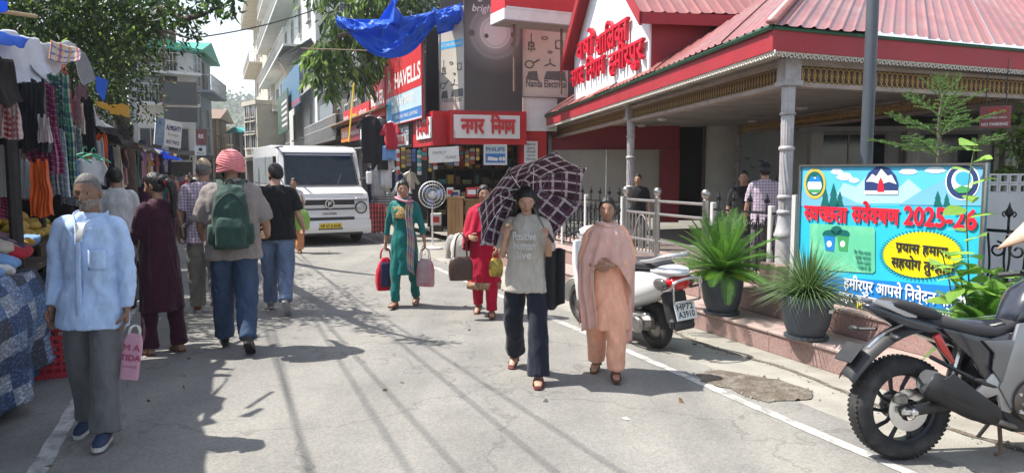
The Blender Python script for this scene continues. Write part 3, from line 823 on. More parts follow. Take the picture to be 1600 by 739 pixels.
YF=17.0
KC=P(700,268,YF);KC.z=0 # corner post of the shop
KR=P(850,268,17.6);KR.z=0 # right end of the front
sd=RU.copy() # side runs back along the street
def onSide(px,py):
    "point on the shop's street side plane through KC"
    v0=toUV(KC)[1];return onV(px,py,v0)
def sideXY(px):p=onSide(px,268);p.z=0;return p
zs=lambda py,Y=YF:P(700,py,Y).z
shop=tag(bpy.data.objects.new('corner_shop',None),'small corner shop with red frame and dark open front beside the shelter','shop');COL.objects.link(shop)
fd=(KR-KC).normalized();fn=Vector((fd.y,-fd.x,0))
def wbox(a,b_,z0,z1,th,name,m,parent,off=0.0):
    a=Vector((a.x,a.y,0));b_=Vector((b_.x,b_.y,0));d=b_-a;L=d.length;d.normalize();nn=Vector((d.y,-d.x,0))
    B=MB();B.prism([(0,z0),(L,z0),(L,z1),(0,z1)],a+nn*off,d,(0,0,1),-nn*th);return B.build(name,m,parent,fix=True)
sB=sideXY(622)
inn=3.2
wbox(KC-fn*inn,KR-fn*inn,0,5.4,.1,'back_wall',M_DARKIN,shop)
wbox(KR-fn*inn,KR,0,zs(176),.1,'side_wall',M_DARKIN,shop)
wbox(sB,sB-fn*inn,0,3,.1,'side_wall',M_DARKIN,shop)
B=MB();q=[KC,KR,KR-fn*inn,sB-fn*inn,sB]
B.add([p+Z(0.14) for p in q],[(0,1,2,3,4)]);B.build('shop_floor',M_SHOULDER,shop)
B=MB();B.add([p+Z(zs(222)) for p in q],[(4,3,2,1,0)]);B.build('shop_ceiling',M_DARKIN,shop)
wbox(P(812,268,17.45),P(852,268,17.6),0,zs(176),.3,'pillar',M_REDSHOP,shop,off=.1)
wbox(KC,KR,0,.14,.2,'plinth',M_SHOULDER,shop,off=.02)
# red sign box that wraps the corner
zt,zb=zs(174),zs(226)
wbox(KC,P(816,268,17.46),zb,zt,.35,'sign_box',M_REDSHOP,shop,off=.35)
wbox(sideXY(667),KC,zb-.02,zt,.35,'sign_box',M_REDSHOP,shop,off=.35)
r1,L,H=board('sign_board','','',KC+fd*.07+fn*.40,P(805,268,17.4)+fn*.40,zs(217),zs(181),F_WHITE,.03,parent=shop)
put_text(r1,'नगर',L*.28,H*.22,H*.92,F_RED,.03,width=L*.34,ext=.03);put_text(r1,'निगम',L*.74,H*.22,H*.92,F_RED,.03,width=L*.36,ext=.03)
nside=Vector((-RV.x,-RV.y,0))
r2,L,H=board('sign_board','','',sideXY(676)+nside*.40,KC-sd*.0+nside*.40,zs(216),zs(183),F_WHITE,.03,parent=shop)
put_text(r2,'निर्मा',L*.5,H*.22,H*.9,F_RED,.03,width=L*.8,ext=.02)
# hoardings on the roof edge
hoard=lambda name,label,pxl,Yl,pxr,Yr,y0,y1,m,**k:board(name,label,'hoarding',P(pxl,268,Yl),P(pxr,268,Yr),P((pxl+pxr)/2,y0,(Yl+Yr)/2).z,P((pxl+pxr)/2,y1,(Yl+Yr)/2).z,m,**k)
def appliances(root,L,H,k,x0=0.,z0=0.):
    "line drawings of kitchen appliances printed on the panel"
    nb=lambda B:B.build('printed_drawing',F_GREY,root)
    def ln(pts,r=.008):nb(MB().tube([(x0+p[0],-.004,z0+p[1]) for p in pts],r*k,4))
    def el(cx,cz,rx,rz,r=.008):nb(MB().tube([(x0+cx+rx*math.cos(t),-.004,z0+cz+rz*math.sin(t)) for t in [2*PI*i/14 for i in range(14)]],r*k,4,closed=True))
    ln([(L*.18,H*.62),(L*.18,H*.88)]);ln([(L*.10,H*.66),(L*.28,H*.66)]);el(L*.18,H*.72,L*.05,H*.03);ln([(L*.12,H*.64),(L*.12,H*.76),(L*.24,H*.76),(L*.24,H*.64)])
    el(L*.48,H*.82,L*.07,H*.02);el(L*.8,H*.74,L*.08,H*.06);ln([(L*.72,H*.8),(L*.72,H*.68),(L*.88,H*.68),(L*.88,H*.8)])
    el(L*.14,H*.45,L*.09,H*.05,.012);ln([(L*.22,H*.47),(L*.36,H*.52)],.014)
    for a_ in (90,210,330):ln([(L*.6,H*.47),(L*.6+L*.14*math.cos(R(a_)),H*.47+H*.07*math.sin(R(a_)))],.012)
    el(L*.6,H*.63,L*.05,H*.015)
    for xa,xb,za,zb_ in ((.06,.34,.24,.36),(.46,.96,.25,.37)):
        B=MB();B.prism([(L*xa,H*za),(L*xb,H*(za-.02)),(L*(xb-.03),H*zb_),(L*(xa+.06),H*(zb_-.01))],(x0,-.005,z0),(1,0,0),(0,0,1),(0,.003,0));B.build('printed_appliance',F_GREY,root)
rA,L,H=hoard('appliance_hoarding','narrow cream hoarding with appliance drawings left of the dark lighting poster',688,17.35,727,YF-.25,174,14,F_CREAM,frame_m=M_ALU)
patch(rA,.03,L-.03,H*.62,H*.69,F_CYAN);put_text(rA,'KITCHEN APPLIANCES',L/2,H*.64,.10,F_WHITE,width=L*.8)
appliances(rA,L,H*.58,1.0,0,H*.0);put_text(rA,'Nanda Elec',L*.5,H*.09,.17,F_GREY,.0,width=L*.8)
def poster_mat():
    if 'lighting_poster' in MATS:return MATS['lighting_poster']
    m=mat('lighting_poster',(.055,.056,.055),.35,var=.0);t=m.node_tree;b=t.nodes['Principled BSDF']
    tc=_n(t,'ShaderNodeTexCoord');mp=_n(t,'ShaderNodeMapping');mp.inputs['Location'].default_value=(-0.72,0,-1.75)
    t.links.new(tc.outputs['Object'],mp.inputs[0])
    ln=_n(t,'ShaderNodeVectorMath',operation='LENGTH');t.links.new(mp.outputs[0],ln.inputs[0])
    r=_n(t,'ShaderNodeValToRGB');cr=r.color_ramp
    cr.elements[0].position=0.0;cr.elements[0].color=(.62,.66,.66,1);cr.elements[1].position=.95;cr.elements[1].color=(.05,.051,.05,1)
    for p_,c_ in ((.26,.6),(.31,.42),(.335,.66),(.36,.34),(.52,.21),(.55,.26),(.62,.13)):
        e=cr.elements.new(p_);e.color=(c_,c_*1.03,c_*1.02,1)
    t.links.new(ln.outputs['Value'],r.inputs[0]);t.links.new(r.outputs[0],b.inputs['Base Color'])
    return m
rP,L,H=hoard('lighting_poster','tall dark grey poster with a glowing lamp ring and two lines of white writing',726,YF-.26,816,YF+.1,174,-22,poster_mat(),frame_m=M_RUST,fw=.015)
put_text(rP,'Lights with',L*.14,H*.885,.22,F_WHITE,.015,slant=.2,align='l');put_text(rP,'brighter side.',L*.14,H*.79,.22,F_WHITE,.015,slant=.2,align='l')
for x_,z_,s_ in ((.13,.62,.07),(.38,.60,.05),(.84,.62,.06),(.84,.54,.05)):MB().prism(disc_poly(s_,16),(L*x_,-.006,H*z_),(1,0,0),(0,0,1),(0,.003,0)).build('printed_lamp',F_GREY,rP)
rC,L,H=hoard('appliance_hoarding','wide cream hoarding with appliance drawings right of the dark lighting poster',817,YF+.15,886,17.4,152,34,F_CREAM,frame_m=M_ALU)
patch(rC,.03,L-.03,H*.93,H*.99,F_CYAN);appliances(rC,L,H*.95,1.3);put_text(rC,'Nanda Electrical',L*.52,H*.13,.24,F_GREY,.02,width=L*.9)
rD,L,H=hoard('white_hoarding','plain white weathered panel below the wide cream hoarding',817,YF+.2,870,17.4,205,153,F_WHITE)
# upper wall behind the hoardings
wbox(P(690,268,18.2),P(905,268,18.6),zs(176),zs(-60),.2,'upper_wall',mat('dark_upper_wall',(.10,.09,.09),.9),shop)
rE,L,H=board('red_sign_box','big red sign box with a white lower rim above the cream hoarding','sign',P(789,268,15.2),P(912,268,16.0),P(850,36,15.6).z,P(850,-40,15.6).z,M_REDSHOP,th=.7)
patch(rE,-.01,L+.01,-.0,H*.22,F_WHITE,y=-.01);patch(rE,.02,L,H*.22,H*.26,F_WHITE,y=-.02)
B=MB();B.box((-.006,.35,H*.11),(.012,.7,H*.22));B.build('rim',F_WHITE,rE);B=MB();B.box((L/2,.34,-.012),(L,.72,.02));B.build('underside',mat('grey_soffit',(.3,.28,.26),.8),rE)
for x_ in (.2,.8):MB().tube([(L*x_,.35,-.01),(L*x_,.35,-1.4)],.03,6).build('support',M_RUST,rE)
# side signs along the street
def side_board(name,label,pxl,pxr,ytl,ybl,ytr,ybr,m,off=.3,**k):
    a=sideXY(pxl)+nside*off;b_=sideXY(pxr)+nside*off
    z0=(onV(pxl,ybl,toUV(KC)[1]-off).z+onV(pxr,ybr,toUV(KC)[1]-off).z)/2;z1=(onV(pxl,ytl,toUV(KC)[1]-off).z+onV(pxr,ytr,toUV(KC)[1]-off).z)/2
    return board(name,label,'sign',a,b_,z0,z1,m,**k)
rS,L,H=side_board('shop_sign','black framed white sign with dark lettering on the corner shop street side',621,666,197,232,187,226,F_WHITE,off=.42,frame_m=F_BLACK,fw=.05)
put_text(rS,'RANA ELECTRICALS',L/2,H*.62,.26,F_NAVY,.02,width=L*.88);patch(rS,L*.2,L*.82,H*.16,H*.5,F_RED);put_text(rS,'ALL ELECTRICAL GOODS',L*.5,H*.30,.14,F_WHITE,width=L*.55)
rH,L,H=side_board('electrical_sign','large red and pale blue sign with white lettering on the corner shop street side',632,694,78,196,36,172,F_PALE,off=.5,frame_m=F_RED,fw=.02)
patch(rH,0.02,L-.02,H*.42,H*.98,F_RED,y=-.004);patch(rH,L*.18,L-.03,H*.04,H*.17,F_BLUE)
put_text(rH,'HAVELLS',L*.30,H*.52,H*.30,F_WHITE,.03,width=L*.66,align='l',y=-.008)
B=MB();s_=H*.30
B.prism([(0,0),(.18,0),(.2,.45),(.5,.45),(.5,.1),(.72,.0),(.66,.45),(.6,.62),(.66,1.1),(.48,.95),(.5,.6),(.24,.6),(.26,1.05),(.08,1.15),(.12,.6)],(L*.08,-.008,H*.5),(s_*.8,0,0),(0,0,s_),(0,.004,0));B.build('emblem',F_WHITE,rH,fix=True)
put_text(rH,'STANDARD',L*.30,H*.26,H*.16,F_WHITE,.02,width=L*.5,align='l');patch(rH,L*.05,L*.17,H*.05,H*.36,F_CYAN,name='printed_person');put_text(rH,'SWITCHES  FANS  LIGHTING',L*.58,H*.08,H*.07,F_WHITE,width=L*.6)
rI,L,H=side_board('boiler_sign','narrow red sign with white capitals beyond the large red and blue sign',606,630,118,176,104,174,F_RED,off=.5)
put_text(rI,'BOILER',L*.5,H*.35,H*.5,F_WHITE,.04,width=L*.9)
rJ,L,H=side_board('snack_sign','long red snack sign with white and yellow writing above the clothes shop',562,606,162,182,146,176,F_RED,off=.55)
put_text(rJ,'hot',L*.12,H*.28,H*.55,F_WHITE,.03,width=L*.2);put_text(rJ,'chai',L*.42,H*.28,H*.55,F_YEL,.03,width=L*.26);put_text(rJ,'shot',L*.78,H*.28,H*.55,F_WHITE,.03,width=L*.26)
# papers and lit sign in the opening
rK,L,H=board('handwritten_board','white handwritten card hanging over the shop counter','notice',P(671,268,16.6),P(718,268,16.5),P(695,255,16.5).z,P(695,231,16.5).z,F_WHITE,th=.02)
rK.rotation_euler.y=R(-3);put_text(rK,'FAMILY',L*.35,H*.55,H*.28,F_GREY,0,slant=.1);put_text(rK,'FUND',L*.72,H*.22,H*.26,F_GREY,0,slant=.1)
B=MB();B.cyl((L*.1,.01,H),(L*.1,.01,H+.35),.006,n=5);B.cyl((L*.9,.01,H),(L*.9,.01,H+.35),.006,n=5);B.build('string',F_GREY,rK)
rL,L,H=board('brand_sign','pale blue square sign with white and blue print hanging in the shop opening','sign',P(756,268,16.9),P(792,268,17.0),P(774,258,17).z,P(774,226,17).z,F_PALE,th=.12,frame_m=F_WHITE,fw=.03)
put_text(rL,'PHILIPS',L/2,H*.68,H*.24,F_NAVY,.02,width=L*.8);patch(rL,L*.08,L*.92,H*.12,H*.55,F_BLUE);B=MB();B.prism([(L*.16,H*.22),(L*.6,H*.2),(L*.62,H*.34),(L*.18,H*.42)],(0,-.006,0),(1,0,0),(0,0,1),(0,.002,0))
for x_ in (.72,.86):B.prism([(L*x_+.035*math.cos(t),H*.3+.05*math.sin(t)) for t in [2*PI*i/12 for i in range(12)]],(0,-.006,0),(1,0,0),(0,0,1),(0,.002,0))
B.build('printed_lamp',F_WHITE,rL)
rM,L,H=board('paper_notice','white paper notice pasted on the red pillar','notice',P(819,268,17.2),P(840,268,17.3),P(829,255,17.3).z,P(829,221,17.3).z,F_WHITE,th=.012)
for k in range(5):put_text(rM,['किराया','दुकान','संपर्क','नगर','निगम'][k],L/2,H*(.8-.17*k),H*.13,F_NAVY,.01,width=L*(.7-.1*(k%2)))
# shop goods
def carton(name,label,cat,c,size,m,rz=0,m2=None,group=None):
    o=MB().box((0,0,size[2]/2),size,bev=.006).build(name,m,None);o.location=c;o.rotation_euler=(0,0,rz);tag(o,label,cat,group)
    if m2:MB().box((0,-size[1]/2-.001,size[2]*.5),(size[0]*.7,.004,size[2]*.5)).build('printed_label',m2,o)
    return o
def counter(pxl,pxr,Yc,y0,y1,label,m):
    a=G(pxl,y1);L=(P(pxr,y1,a.y)-P(pxl,y1,a.y)).length;H=P(pxl,y0,a.y).z
    t=thing('shop_counter',label,'counter',(a.x,a.y,0));n=4
    for k in range(n):MB().box((L*(k+.5)/n,.01,H/2),(L/n-.006,.03,H-.06)).build('board',m,t)
    MB().box((L/2,.25,H-.015),(L+.06,.56,.035),bev=.006).build('counter_top',m,t)
    MB().box((L/2,.27,H/2-.03),(L-.02,.48,H-.07)).build('counter_body',M_WOODDK,t)
    return a,H
ca,ch=counter(699,724,0,308,386,'plain wooden shop counter behind the pedestal fan',M_WOOD);cb,chb=counter(727,762,0,312,382,'yellowish wooden shop counter behind the woman in red',mat('yellow_wood',(.36,.24,.10),.6,var=.25,scale=5,stretch=(1,1,.15)))
red_c=flat('red_carton',(.5,.04,.05));grn_c=flat('green_carton',(.08,.3,.2))
for k,(px,py,sz,m,m2) in enumerate(((738,306,(.26,.2,.2),red_c,F_WHITE),(752,308,(.22,.2,.22),red_c,F_WHITE),(712,300,(.2,.2,.14),F_CREAM,F_NAVY),(704,302,(.14,.2,.2),F_WHITE,F_RED))):
    p=P(px,py,16.4);carton('goods_carton',['red carton with a white label on the yellowish counter','red carton with a white label nearest the shop pillar','flat cream carton on the plain wooden counter','small white carton with a red label on the plain wooden counter'][k],'carton',(p.x,ca.y+.25,ch+.003),sz,m,m2=m2)
shelf=thing('shelf_rack','dark wall shelves crowded with small goods inside the corner shop','shelf',KC-fn*(inn-.5)+fd*.0,math.atan2(fd.y,fd.x))
LW=(KR-KC).length
for k in range(6):MB().box((LW/2,0,.5+k*.4),(LW-.1,.4,.03)).build('shelf_board',M_WOODDK,shelf)
for k in range(5):MB().box((.1+k*(LW-.2)/4,0,1.5),(.04,.4,2.8)).build('upright',M_WOODDK,shelf)
gcols=[flat('goods_%s'%n_,c) for n_,c in (('white',(.5,.5,.48)),('red',(.4,.05,.04)),('blue',(.05,.12,.3)),('yellow',(.5,.35,.05)),('grey',(.15,.15,.15)),('teal',(.05,.25,.25)),('brown',(.2,.12,.07)))]
gm=[]
for i in range(14):
    m=gcols[i%7];b=MB();b.box((0,0,.5),(1,1,1),bev=.04)
    if i%2:b.box((0,-.51,.5),(.7,.02,.4),mi=1)
    gm.append(b.mesh('small_carton',[m,gcols[(i+2)%7]]))
for k in range(6):
    x=.2
    while x<LW-.2:
        w_=random.uniform(.1,.26);h_=random.uniform(.1,.3)
        o=obj('small_carton',random.choice(gm),None,KC-fn*(inn-.5)+fd*(x+w_/2)+Z(.516+k*.4),(0,0,math.atan2(fd.y,fd.x)),(w_,.22,h_))
        tag(o,'small carton packed on the dark shelves inside the corner shop','carton','cartons on the corner shop shelves');x+=w_+random.uniform(.01,.08)
# hanging strips and packets over the counter
for k in range(16):
    px=622+k*8.3;Yh=16.9+.6*random.random();p=P(px,229+random.uniform(0,6),Yh)
    n_=random.randint(3,6);o=MB()
    for j in range(n_):o.box((0,0,-.06-j*.095),(.075+.02*(k%3),.025,.082),bev=.005,mi=j%2)
    o.cyl((0,0,.15),(0,0,-.06-n_*.09),.003,n=4,mi=1)
    o=o.build('packet_strip',[gcols[(k*3)%7],gcols[(k*5+1)%7]]);o.location=p
    tag(o,'strip of small packets hanging from the corner shop ceiling edge','packet strip','packet strips hanging in the corner shop')
# pedestal fan
fp=G(680,388);fz=P(676,304,fp.y).z
fan=thing('pedestal_fan','white pedestal fan standing beside the wooden counter','fan',(P(676,304,fp.y).x,fp.y-.1,0.0),R(12))
M_PLW=flat('white_plastic',(.62,.62,.6),.35);M_PLB=flat('blue_plastic',(.05,.12,.3),.3)
MB().lathe([(.22,0),(.22,.03),(.05,.06),(.02,.07)],20).build('base',M_PLW,fan,smooth=True,sharp=40)
MB().cyl((0,0,.06),(0,0,fz-.05),.017,.014).build('pole',M_PLW,fan)
B=MB();fr=.285
for rr,yy in ((fr,0),(fr*.98,-.05),(fr*.75,-.075),(fr*.5,-.085),(fr*.25,-.09)):B.tube([(rr*math.cos(2*PI*k/28),yy,fz+rr*math.sin(2*PI*k/28)) for k in range(28)],.007,4,closed=True)
for k in range(28):a=2*PI*k/28;B.tube([(.05*math.cos(a),-.095,fz+.05*math.sin(a)),(fr*.9*math.cos(a),-.065,fz+fr*.9*math.sin(a)),(fr*math.cos(a),0,fz+fr*math.sin(a))],.0035,3)
B.build('guard',M_PLW,fan)
for k in range(3):
    a=2*PI*k/3+.4
    B=MB();B.prism([(.04,-.03),(.14,-.10),(.24,-.06),(.25,.03),(.14,.06),(.04,.03)],(0,-.03,fz),(math.cos(a),.0,math.sin(a)),(-math.sin(a),.35,math.cos(a)),(0,.006,0));B.build('blade',M_PLB,fan)
MB().lathe([(.0,-.1),(.05,-.095),(.05,-.02),(.07,0),(.07,.12),(.04,.16),(0,.165)],16,(0,0,fz),(0,1,0)).build('motor_housing',M_PLW,fan,smooth=True,sharp=45)
p=G(677,372);carton('fruit_carton','white carton with a red apple picture under the fan','carton',(p.x+.05,p.y+.3,.3),(.26,.26,.3),F_WHITE,m2=F_RED)
MB().box((p.x+.05,p.y+.3,.15),(.3,.3,.3)).build('support_block',M_WOODDK,None)
tag(bpy.data.objects['support_block'],'dark wooden block carrying the apple carton','block')
# white sack and rubble bag by the counter
def sack(name,label,c,w_,d_,h_,m,seed):
    rings=[]
    for i in range(10):
        t=i/9;r=[]
        for k in range(24):
            a=2*PI*k/24;s_=(1-.25*t**3+.06*math.sin(PI*t))*(1+.12*mnoise.noise(Vector((math.cos(a)*1.6,math.sin(a)*1.6,t*2.5+seed)))+.10*mnoise.noise(Vector((math.cos(a)*5,math.sin(a)*5,t*7+seed)))-.5*max(0,t-.75))
            r.append(Vector((w_/2*s_*abs(math.cos(a))**.6*math.copysign(1,math.cos(a)),d_/2*s_*abs(math.sin(a))**.6*math.copysign(1,math.sin(a)),h_*t+.12*h_*mnoise.noise(Vector((math.cos(a)*1.5,math.sin(a)*1.5,seed)))*t*t)))
        rings.append(r)
    o=MB().loft(rings).build(name,m,None,smooth=True,sharp=60);o.location=c;return tag(o,label,'sack')
M_SACK=cloth('woven_sack',(.50,.48,.44),folds=.8,fscale=12);
p=G(722,412);sack('woven_sack','upright pale woven sack standing in front of the wooden counter',(p.x,p.y+.12,0),.40,.32,.52,M_SACK,1)
p=G(707,405);sack('woven_sack','half empty grey sack slumped beside the pale sack',(p.x,p.y+.25,0),.32,.3,.42,cloth('grey_sack',(.27,.26,.25),folds=.8,fscale=12),5)

# ================================================================== RAILINGS
M_IRON=mat('black_wrought_iron',(.02,.02,.022),.45,metal=.5,var=.3,scale=20)
M_STEEL=mat('stainless_rail',(.42,.40,.38),.32,metal=.9,var=.12,scale=8)
M_POSTW=mat('pale_post',(.55,.54,.52),.55,var=.1,dirt=(.3,.28,.26),dscale=6,damt=.5)
RH=0.86
def spiral(cx,cz,r0,turns,a0,sgn,n=16):return [(cx+sgn*r0*(1-.72*k/n)*math.cos(a0+sgn*0+turns*2*PI*k/n),0,cz+r0*(1-.72*k/n)*math.sin(a0+turns*2*PI*k/n)) for k in range(n+1)]
su=MB();W_=.30
for sg in (-1,1):
    for cz in (.18,.42,.64):
        r_=.062 if cz!=.42 else .07
        su.tube(spiral(sg*.072,cz,r_,1.25,PI*.5,sg),.0085,5)
    su.tube([(sg*.005,0,.08),(sg*.02,0,.25),(sg*.005,0,.42),(sg*.02,0,.58),(sg*.005,0,.75)],.008,5,sm=4)
    su.tube([(sg*.14,0,.05),(sg*.145,0,.3),(sg*.12,0,.52),(sg*.145,0,.76)],.0085,5,sm=4)
su.tube([(0,0,.76),(0,0,.9)],.009,5)
su.lathe([(.0,.0),(.016,.01),(.03,.035),(.02,.06),(.012,.075),(.0,.12)],8,(0,0,RH+.02))
for sg in (-1,1):su.tube(spiral(sg*.03,RH+.05,.022,1.0,-PI/2,sg,10),.006,4)
sum_=su.mesh('scroll_unit',M_IRON,True)
def iron_railing(label,u0,u1,v,posts,u_off=0.0):
    t=thing('iron_railing',label,'railing',UV(u0,v,Z2),ROADROT+PI/2,'black iron railings along the platform')
    L=u1-u0
    for z in (.05,.78):MB().box((L/2,0,z),(L,.03,.022)).build('rail',M_IRON,t)
    n=max(1,round(L/W_))
    for k in range(n):obj('scroll_unit',sum_,t,(L*(k+.5)/n,0,0),None,(L/n/W_,1,1))
    for p in posts:MB().box((p,0,RH*.5),(.055,.055,RH),bev=.006).build('post',M_POSTW,t)
    return t
uA=lambda px,v:toUV(onV(px,320,v))[0]
VR=5.42
iron_railing('black scrollwork railing behind the woman in peach, nearest the kiosk',uA(975,VR),uA(868,VR),VR,(uA(916,VR)-uA(975,VR),uA(880,VR)-uA(975,VR),.03))
iron_railing('black scrollwork railing behind the feathery potted palm',uA(1212,VR),uA(1112,VR),VR,(.06,uA(1112,VR)-uA(1212,VR)-.03))
iron_railing('black scrollwork railing at the right edge beyond the blue banner',1.9,uA(1545,VR),VR,(.06,))
def steel_railing(label,u0,u1,v):
    t=thing('steel_railing',label,'railing',UV(u0,v,Z2),ROADROT+PI/2);L=u1-u0
    for p in (0.04,L*.56,L-.04):
        o=MB().cyl((p,0,0),(p,0,RH+.02),.038,n=14).build('post',M_STEEL,t,smooth=True,sharp=40)
        MB().lathe([(.0,.0),(.035,0),(.03,.02),(.045,.035),(.055,.07),(.05,.105),(.03,.125),(0,.13)],16,(p,0,RH+.02)).build('ball_finial',M_STEEL,o,smooth=True)
    for z in (RH-.03,RH-.2,.3,.12):MB().tube([(.04,0,z),(L*.56,0,z),(L-.04,0,z)],.019,10).build('rail',M_STEEL,t,smooth=True,sharp=40)
    n=9
    for k in range(1,n):MB().tube([(L*.56+(L*.44-.04)*k/n,0,.12),(L*.56+(L*.44-.04)*k/n,0,RH-.2)],.011,6).build('baluster',M_STEEL,t)
    a=L*.56+.1;MB().tube([(a+k/12*(L*.4-.2),0,.14+.5*math.sin(PI*k/12)) for k in range(13)],.012,6).build('arch',M_STEEL,t)
    return t
steel_railing('stainless steel railing with ball topped posts behind the white scooter',uA(1106,VR),uA(975,VR)-.02,VR)

# ================================================================== BANNER
VB=5.26
bl=onV(1250,300,VB);br=onV(1541,300,VB);zt_=onV(1250,262,VB).z;zt2=onV(1541,249,VB).z;zb_=onV(1250,446,VB).z
BT=(zt_+zt2)/2;BB=.52
F_BSKY=flat('banner_sky',(.10,.48,.72),.35);F_BCYAN=flat('banner_cyan',(.03,.46,.66),.35);F_BBLUE=flat('banner_blue',(.015,.20,.55),.35)
F_BMTN=flat('banner_mountain',(.16,.42,.62),.35);F_BMTN2=flat('banner_far_mountain',(.36,.60,.74),.35);F_BTREE=flat('banner_tree',(.01,.12,.11),.35);F_CLOUD=flat('banner_cloud',(.7,.76,.8),.35)
F_BGREEN=flat('banner_green_card',(.12,.50,.30),.35,dirt=(.35,.66,.45),dscale=3,damt=.8);F_BYEL=flat('banner_yellow',(.85,.72,.01),.35);F_BRED=flat('banner_red',(.72,.02,.04),.35);F_GOLD=flat('banner_gold',(.55,.42,.08),.35);F_BWHITE=flat('banner_white',(.78,.8,.8),.35)
ban,BL,BH=board('city_banner','bright blue cleanliness survey banner with red Hindi headline on the platform edge','banner',(bl.x,bl.y),(br.x,br.y),BB,BT,F_BCYAN,th=.025,frame_m=M_STEEL,fw=.018)
bdir=(Vector((br.x,br.y,0))-Vector((bl.x,bl.y,0))).normalized()
def bx(px,py):
    p=onV(px,py,VB);return (Vector((p.x,p.y,0))-Vector((bl.x,bl.y,0))).dot(bdir),p.z-BB
def bpoly(pts,m,lay,name):
    B=MB();q=[(min(max(p[0],.02),BL-.02),min(max(p[1],.02),BH-.02)) for p in pts]
    B.prism(q,(0,-.0014*lay,0),(1,0,0),(0,0,1),(0,.001,0));return B.build(name,m,ban,fix=True)
bpx=lambda pts,m,lay,name:bpoly([bx(*p) for p in pts],m,lay,name)
bpx([(1250,255),(1541,240),(1541,322),(1250,322)],F_BSKY,1,'printed_sky')
bpx([(1300,318),(1318,286),(1338,292),(1356,274),(1380,300),(1402,296),(1420,280),(1446,302),(1470,318)],F_BMTN2,2,'printed_mountain')
bpx([(1405,320),(1440,298),(1470,284),(1500,262),(1541,250),(1541,322)],F_BMTN,3,'printed_mountain');bpx([(1250,322),(1250,300),(1280,296),(1318,306),(1350,322)],F_BMTN,3,'printed_mountain')
for px,w_,h_ in ((1290,7,30),(1303,8,36),(1313,6,24),(1466,7,24),(1480,6,20)):
    bpx([(px-w_,322),(px-w_*.5,322-h_*.45),(px-w_*.7,322-h_*.45),(px,322-h_),(px+w_*.7,322-h_*.45),(px+w_*.5,322-h_*.45),(px+w_,322)],F_BTREE,4,'printed_tree')
for px,py,rx,ry in ((1320,276,12,6),(1308,268,9,5),(1420,268,14,5),(1462,266,16,5),(1335,282,8,4)):
    bpx([(px+rx*math.cos(t)*(1+.12*math.sin(5*t)),py+ry*math.sin(t)) for t in [2*PI*k/20 for k in range(20)]],F_CLOUD,3,'printed_cloud')
bpx([(1250,428),(1541,452),(1541,510),(1250,470)],F_BBLUE,2,'printed_band')
ell=lambda px,py,rx,ry,n=28:[(px+rx*math.cos(2*PI*k/n),py+ry*math.sin(2*PI*k/n)) for k in range(n)]
bpx(ell(1274,287,17,24),F_GOLD,5,'printed_seal');bpx(ell(1274,287,13.5,19),F_BTREE,6,'printed_seal');bpx(ell(1274,290,11,13),F_BWHITE,7,'printed_seal');bpx([(1264,284),(1270,275),(1275,280),(1280,273),(1285,284)],F_BBLUE,8,'printed_seal');bpx([(1265,296),(1284,296),(1283,301),(1267,301)],F_GREEN,8,'printed_seal')
bpx([(1352,304),(1352,282),(1358,270),(1370,261),(1378,259),(1390,263),(1400,274),(1404,286),(1404,304)],F_NAVY,5,'printed_emblem');bpx([(1354,284),(1364,272),(1370,276),(1378,264),(1388,275),(1394,273),(1402,288),(1390,284),(1378,288),(1364,284)],F_BWHITE,6,'printed_emblem')
bpx([(1372,300),(1374,284),(1377,277),(1381,284),(1383,300)],F_BRED,7,'printed_emblem');bpx([(1352,298),(1404,298),(1404,304),(1352,304)],F_BWHITE,6,'printed_emblem')
bpx(ell(1505,284,27,29),F_BWHITE,5,'printed_roundel');bpx(ell(1505,284,25,27),F_NAVY,6,'printed_roundel');bpx(ell(1505,283,17,19),F_BWHITE,7,'printed_roundel');bpx(ell(1507,279,13,11),F_CYAN,8,'printed_roundel');bpx([(1492,296),(1504,290),(1520,294),(1514,301),(1500,302)],F_GREEN,9,'printed_roundel')
bpx([(1268,349),(1366,355),(1368,360),(1368,424),(1364,427),(1268,420),(1266,416),(1266,352)],F_BGREEN,5,'printed_card')
for px,m in ((1297,F_BBLUE),(1318,F_GREEN)):
    bpx([(px-9,368),(px+9,370),(px+7,393),(px-6,391)],m,7,'printed_bin');bpx(ell(px,366,11,7,16),F_BTREE,6,'printed_bin');bpx(ell(px,381,4,5,12),F_BWHITE,8,'printed_bin')
bpx(ell(1308,360,9,7,16),F_BTREE,6,'printed_bin')
bpx(ell(1442,398,62,36,40),F_BYEL,5,'printed_oval')
for k in range(64):
    a=2*PI*k/64;bpx([(1442+60*math.cos(a-.012),398+35*math.sin(a-.012)),(1442+67*math.cos(a-.012),398+39.5*math.sin(a-.012)),(1442+67*math.cos(a+.018),398+39.5*math.sin(a+.018)),(1442+60*math.cos(a+.018),398+35*math.sin(a+.018))],F_BTREE,7,'printed_dash')
def btext(body,pxl,pxr,ytop,ybase,m,bold,lay):
    x0,z0=bx(pxl,ybase);x1,_=bx(pxr,ybase);_,z1=bx(pxl,ytop)
    o=obj('lettering',text_mesh('lettering',body,(z1-z0)/HEADLINE,m,bold=bold,width=x1-x0,align='l'),ban,(x0,-.0014*lay-.001,z0))
    _,zr=bx(pxr,ybase);return o
btext('स्वच्छता',1258,1325,322,343,F_BRED,.035,9);btext('सर्वेक्षण',1332,1406,324,346,F_BRED,.035,9);btext('2025-26',1414,1527,325,350,F_BRED,.035,9)
btext('प्रयास हमारा,',1401,1486,379,392,F_BLACK,.03,9);btext('सहयोग तुम्हारा',1394,1493,402,416,F_BLACK,.03,9)
btext('हमीरपुर आपसे निवेदन करती है',1320,1532,434,449,F_BWHITE,.02,9);btext('शहर को स्वच्छ रखने में सहयोग करें',1312,1530,455,468,F_BWHITE,.02,9);btext('निवेदक',1340,1373,468,480,F_BYEL,.02,9)
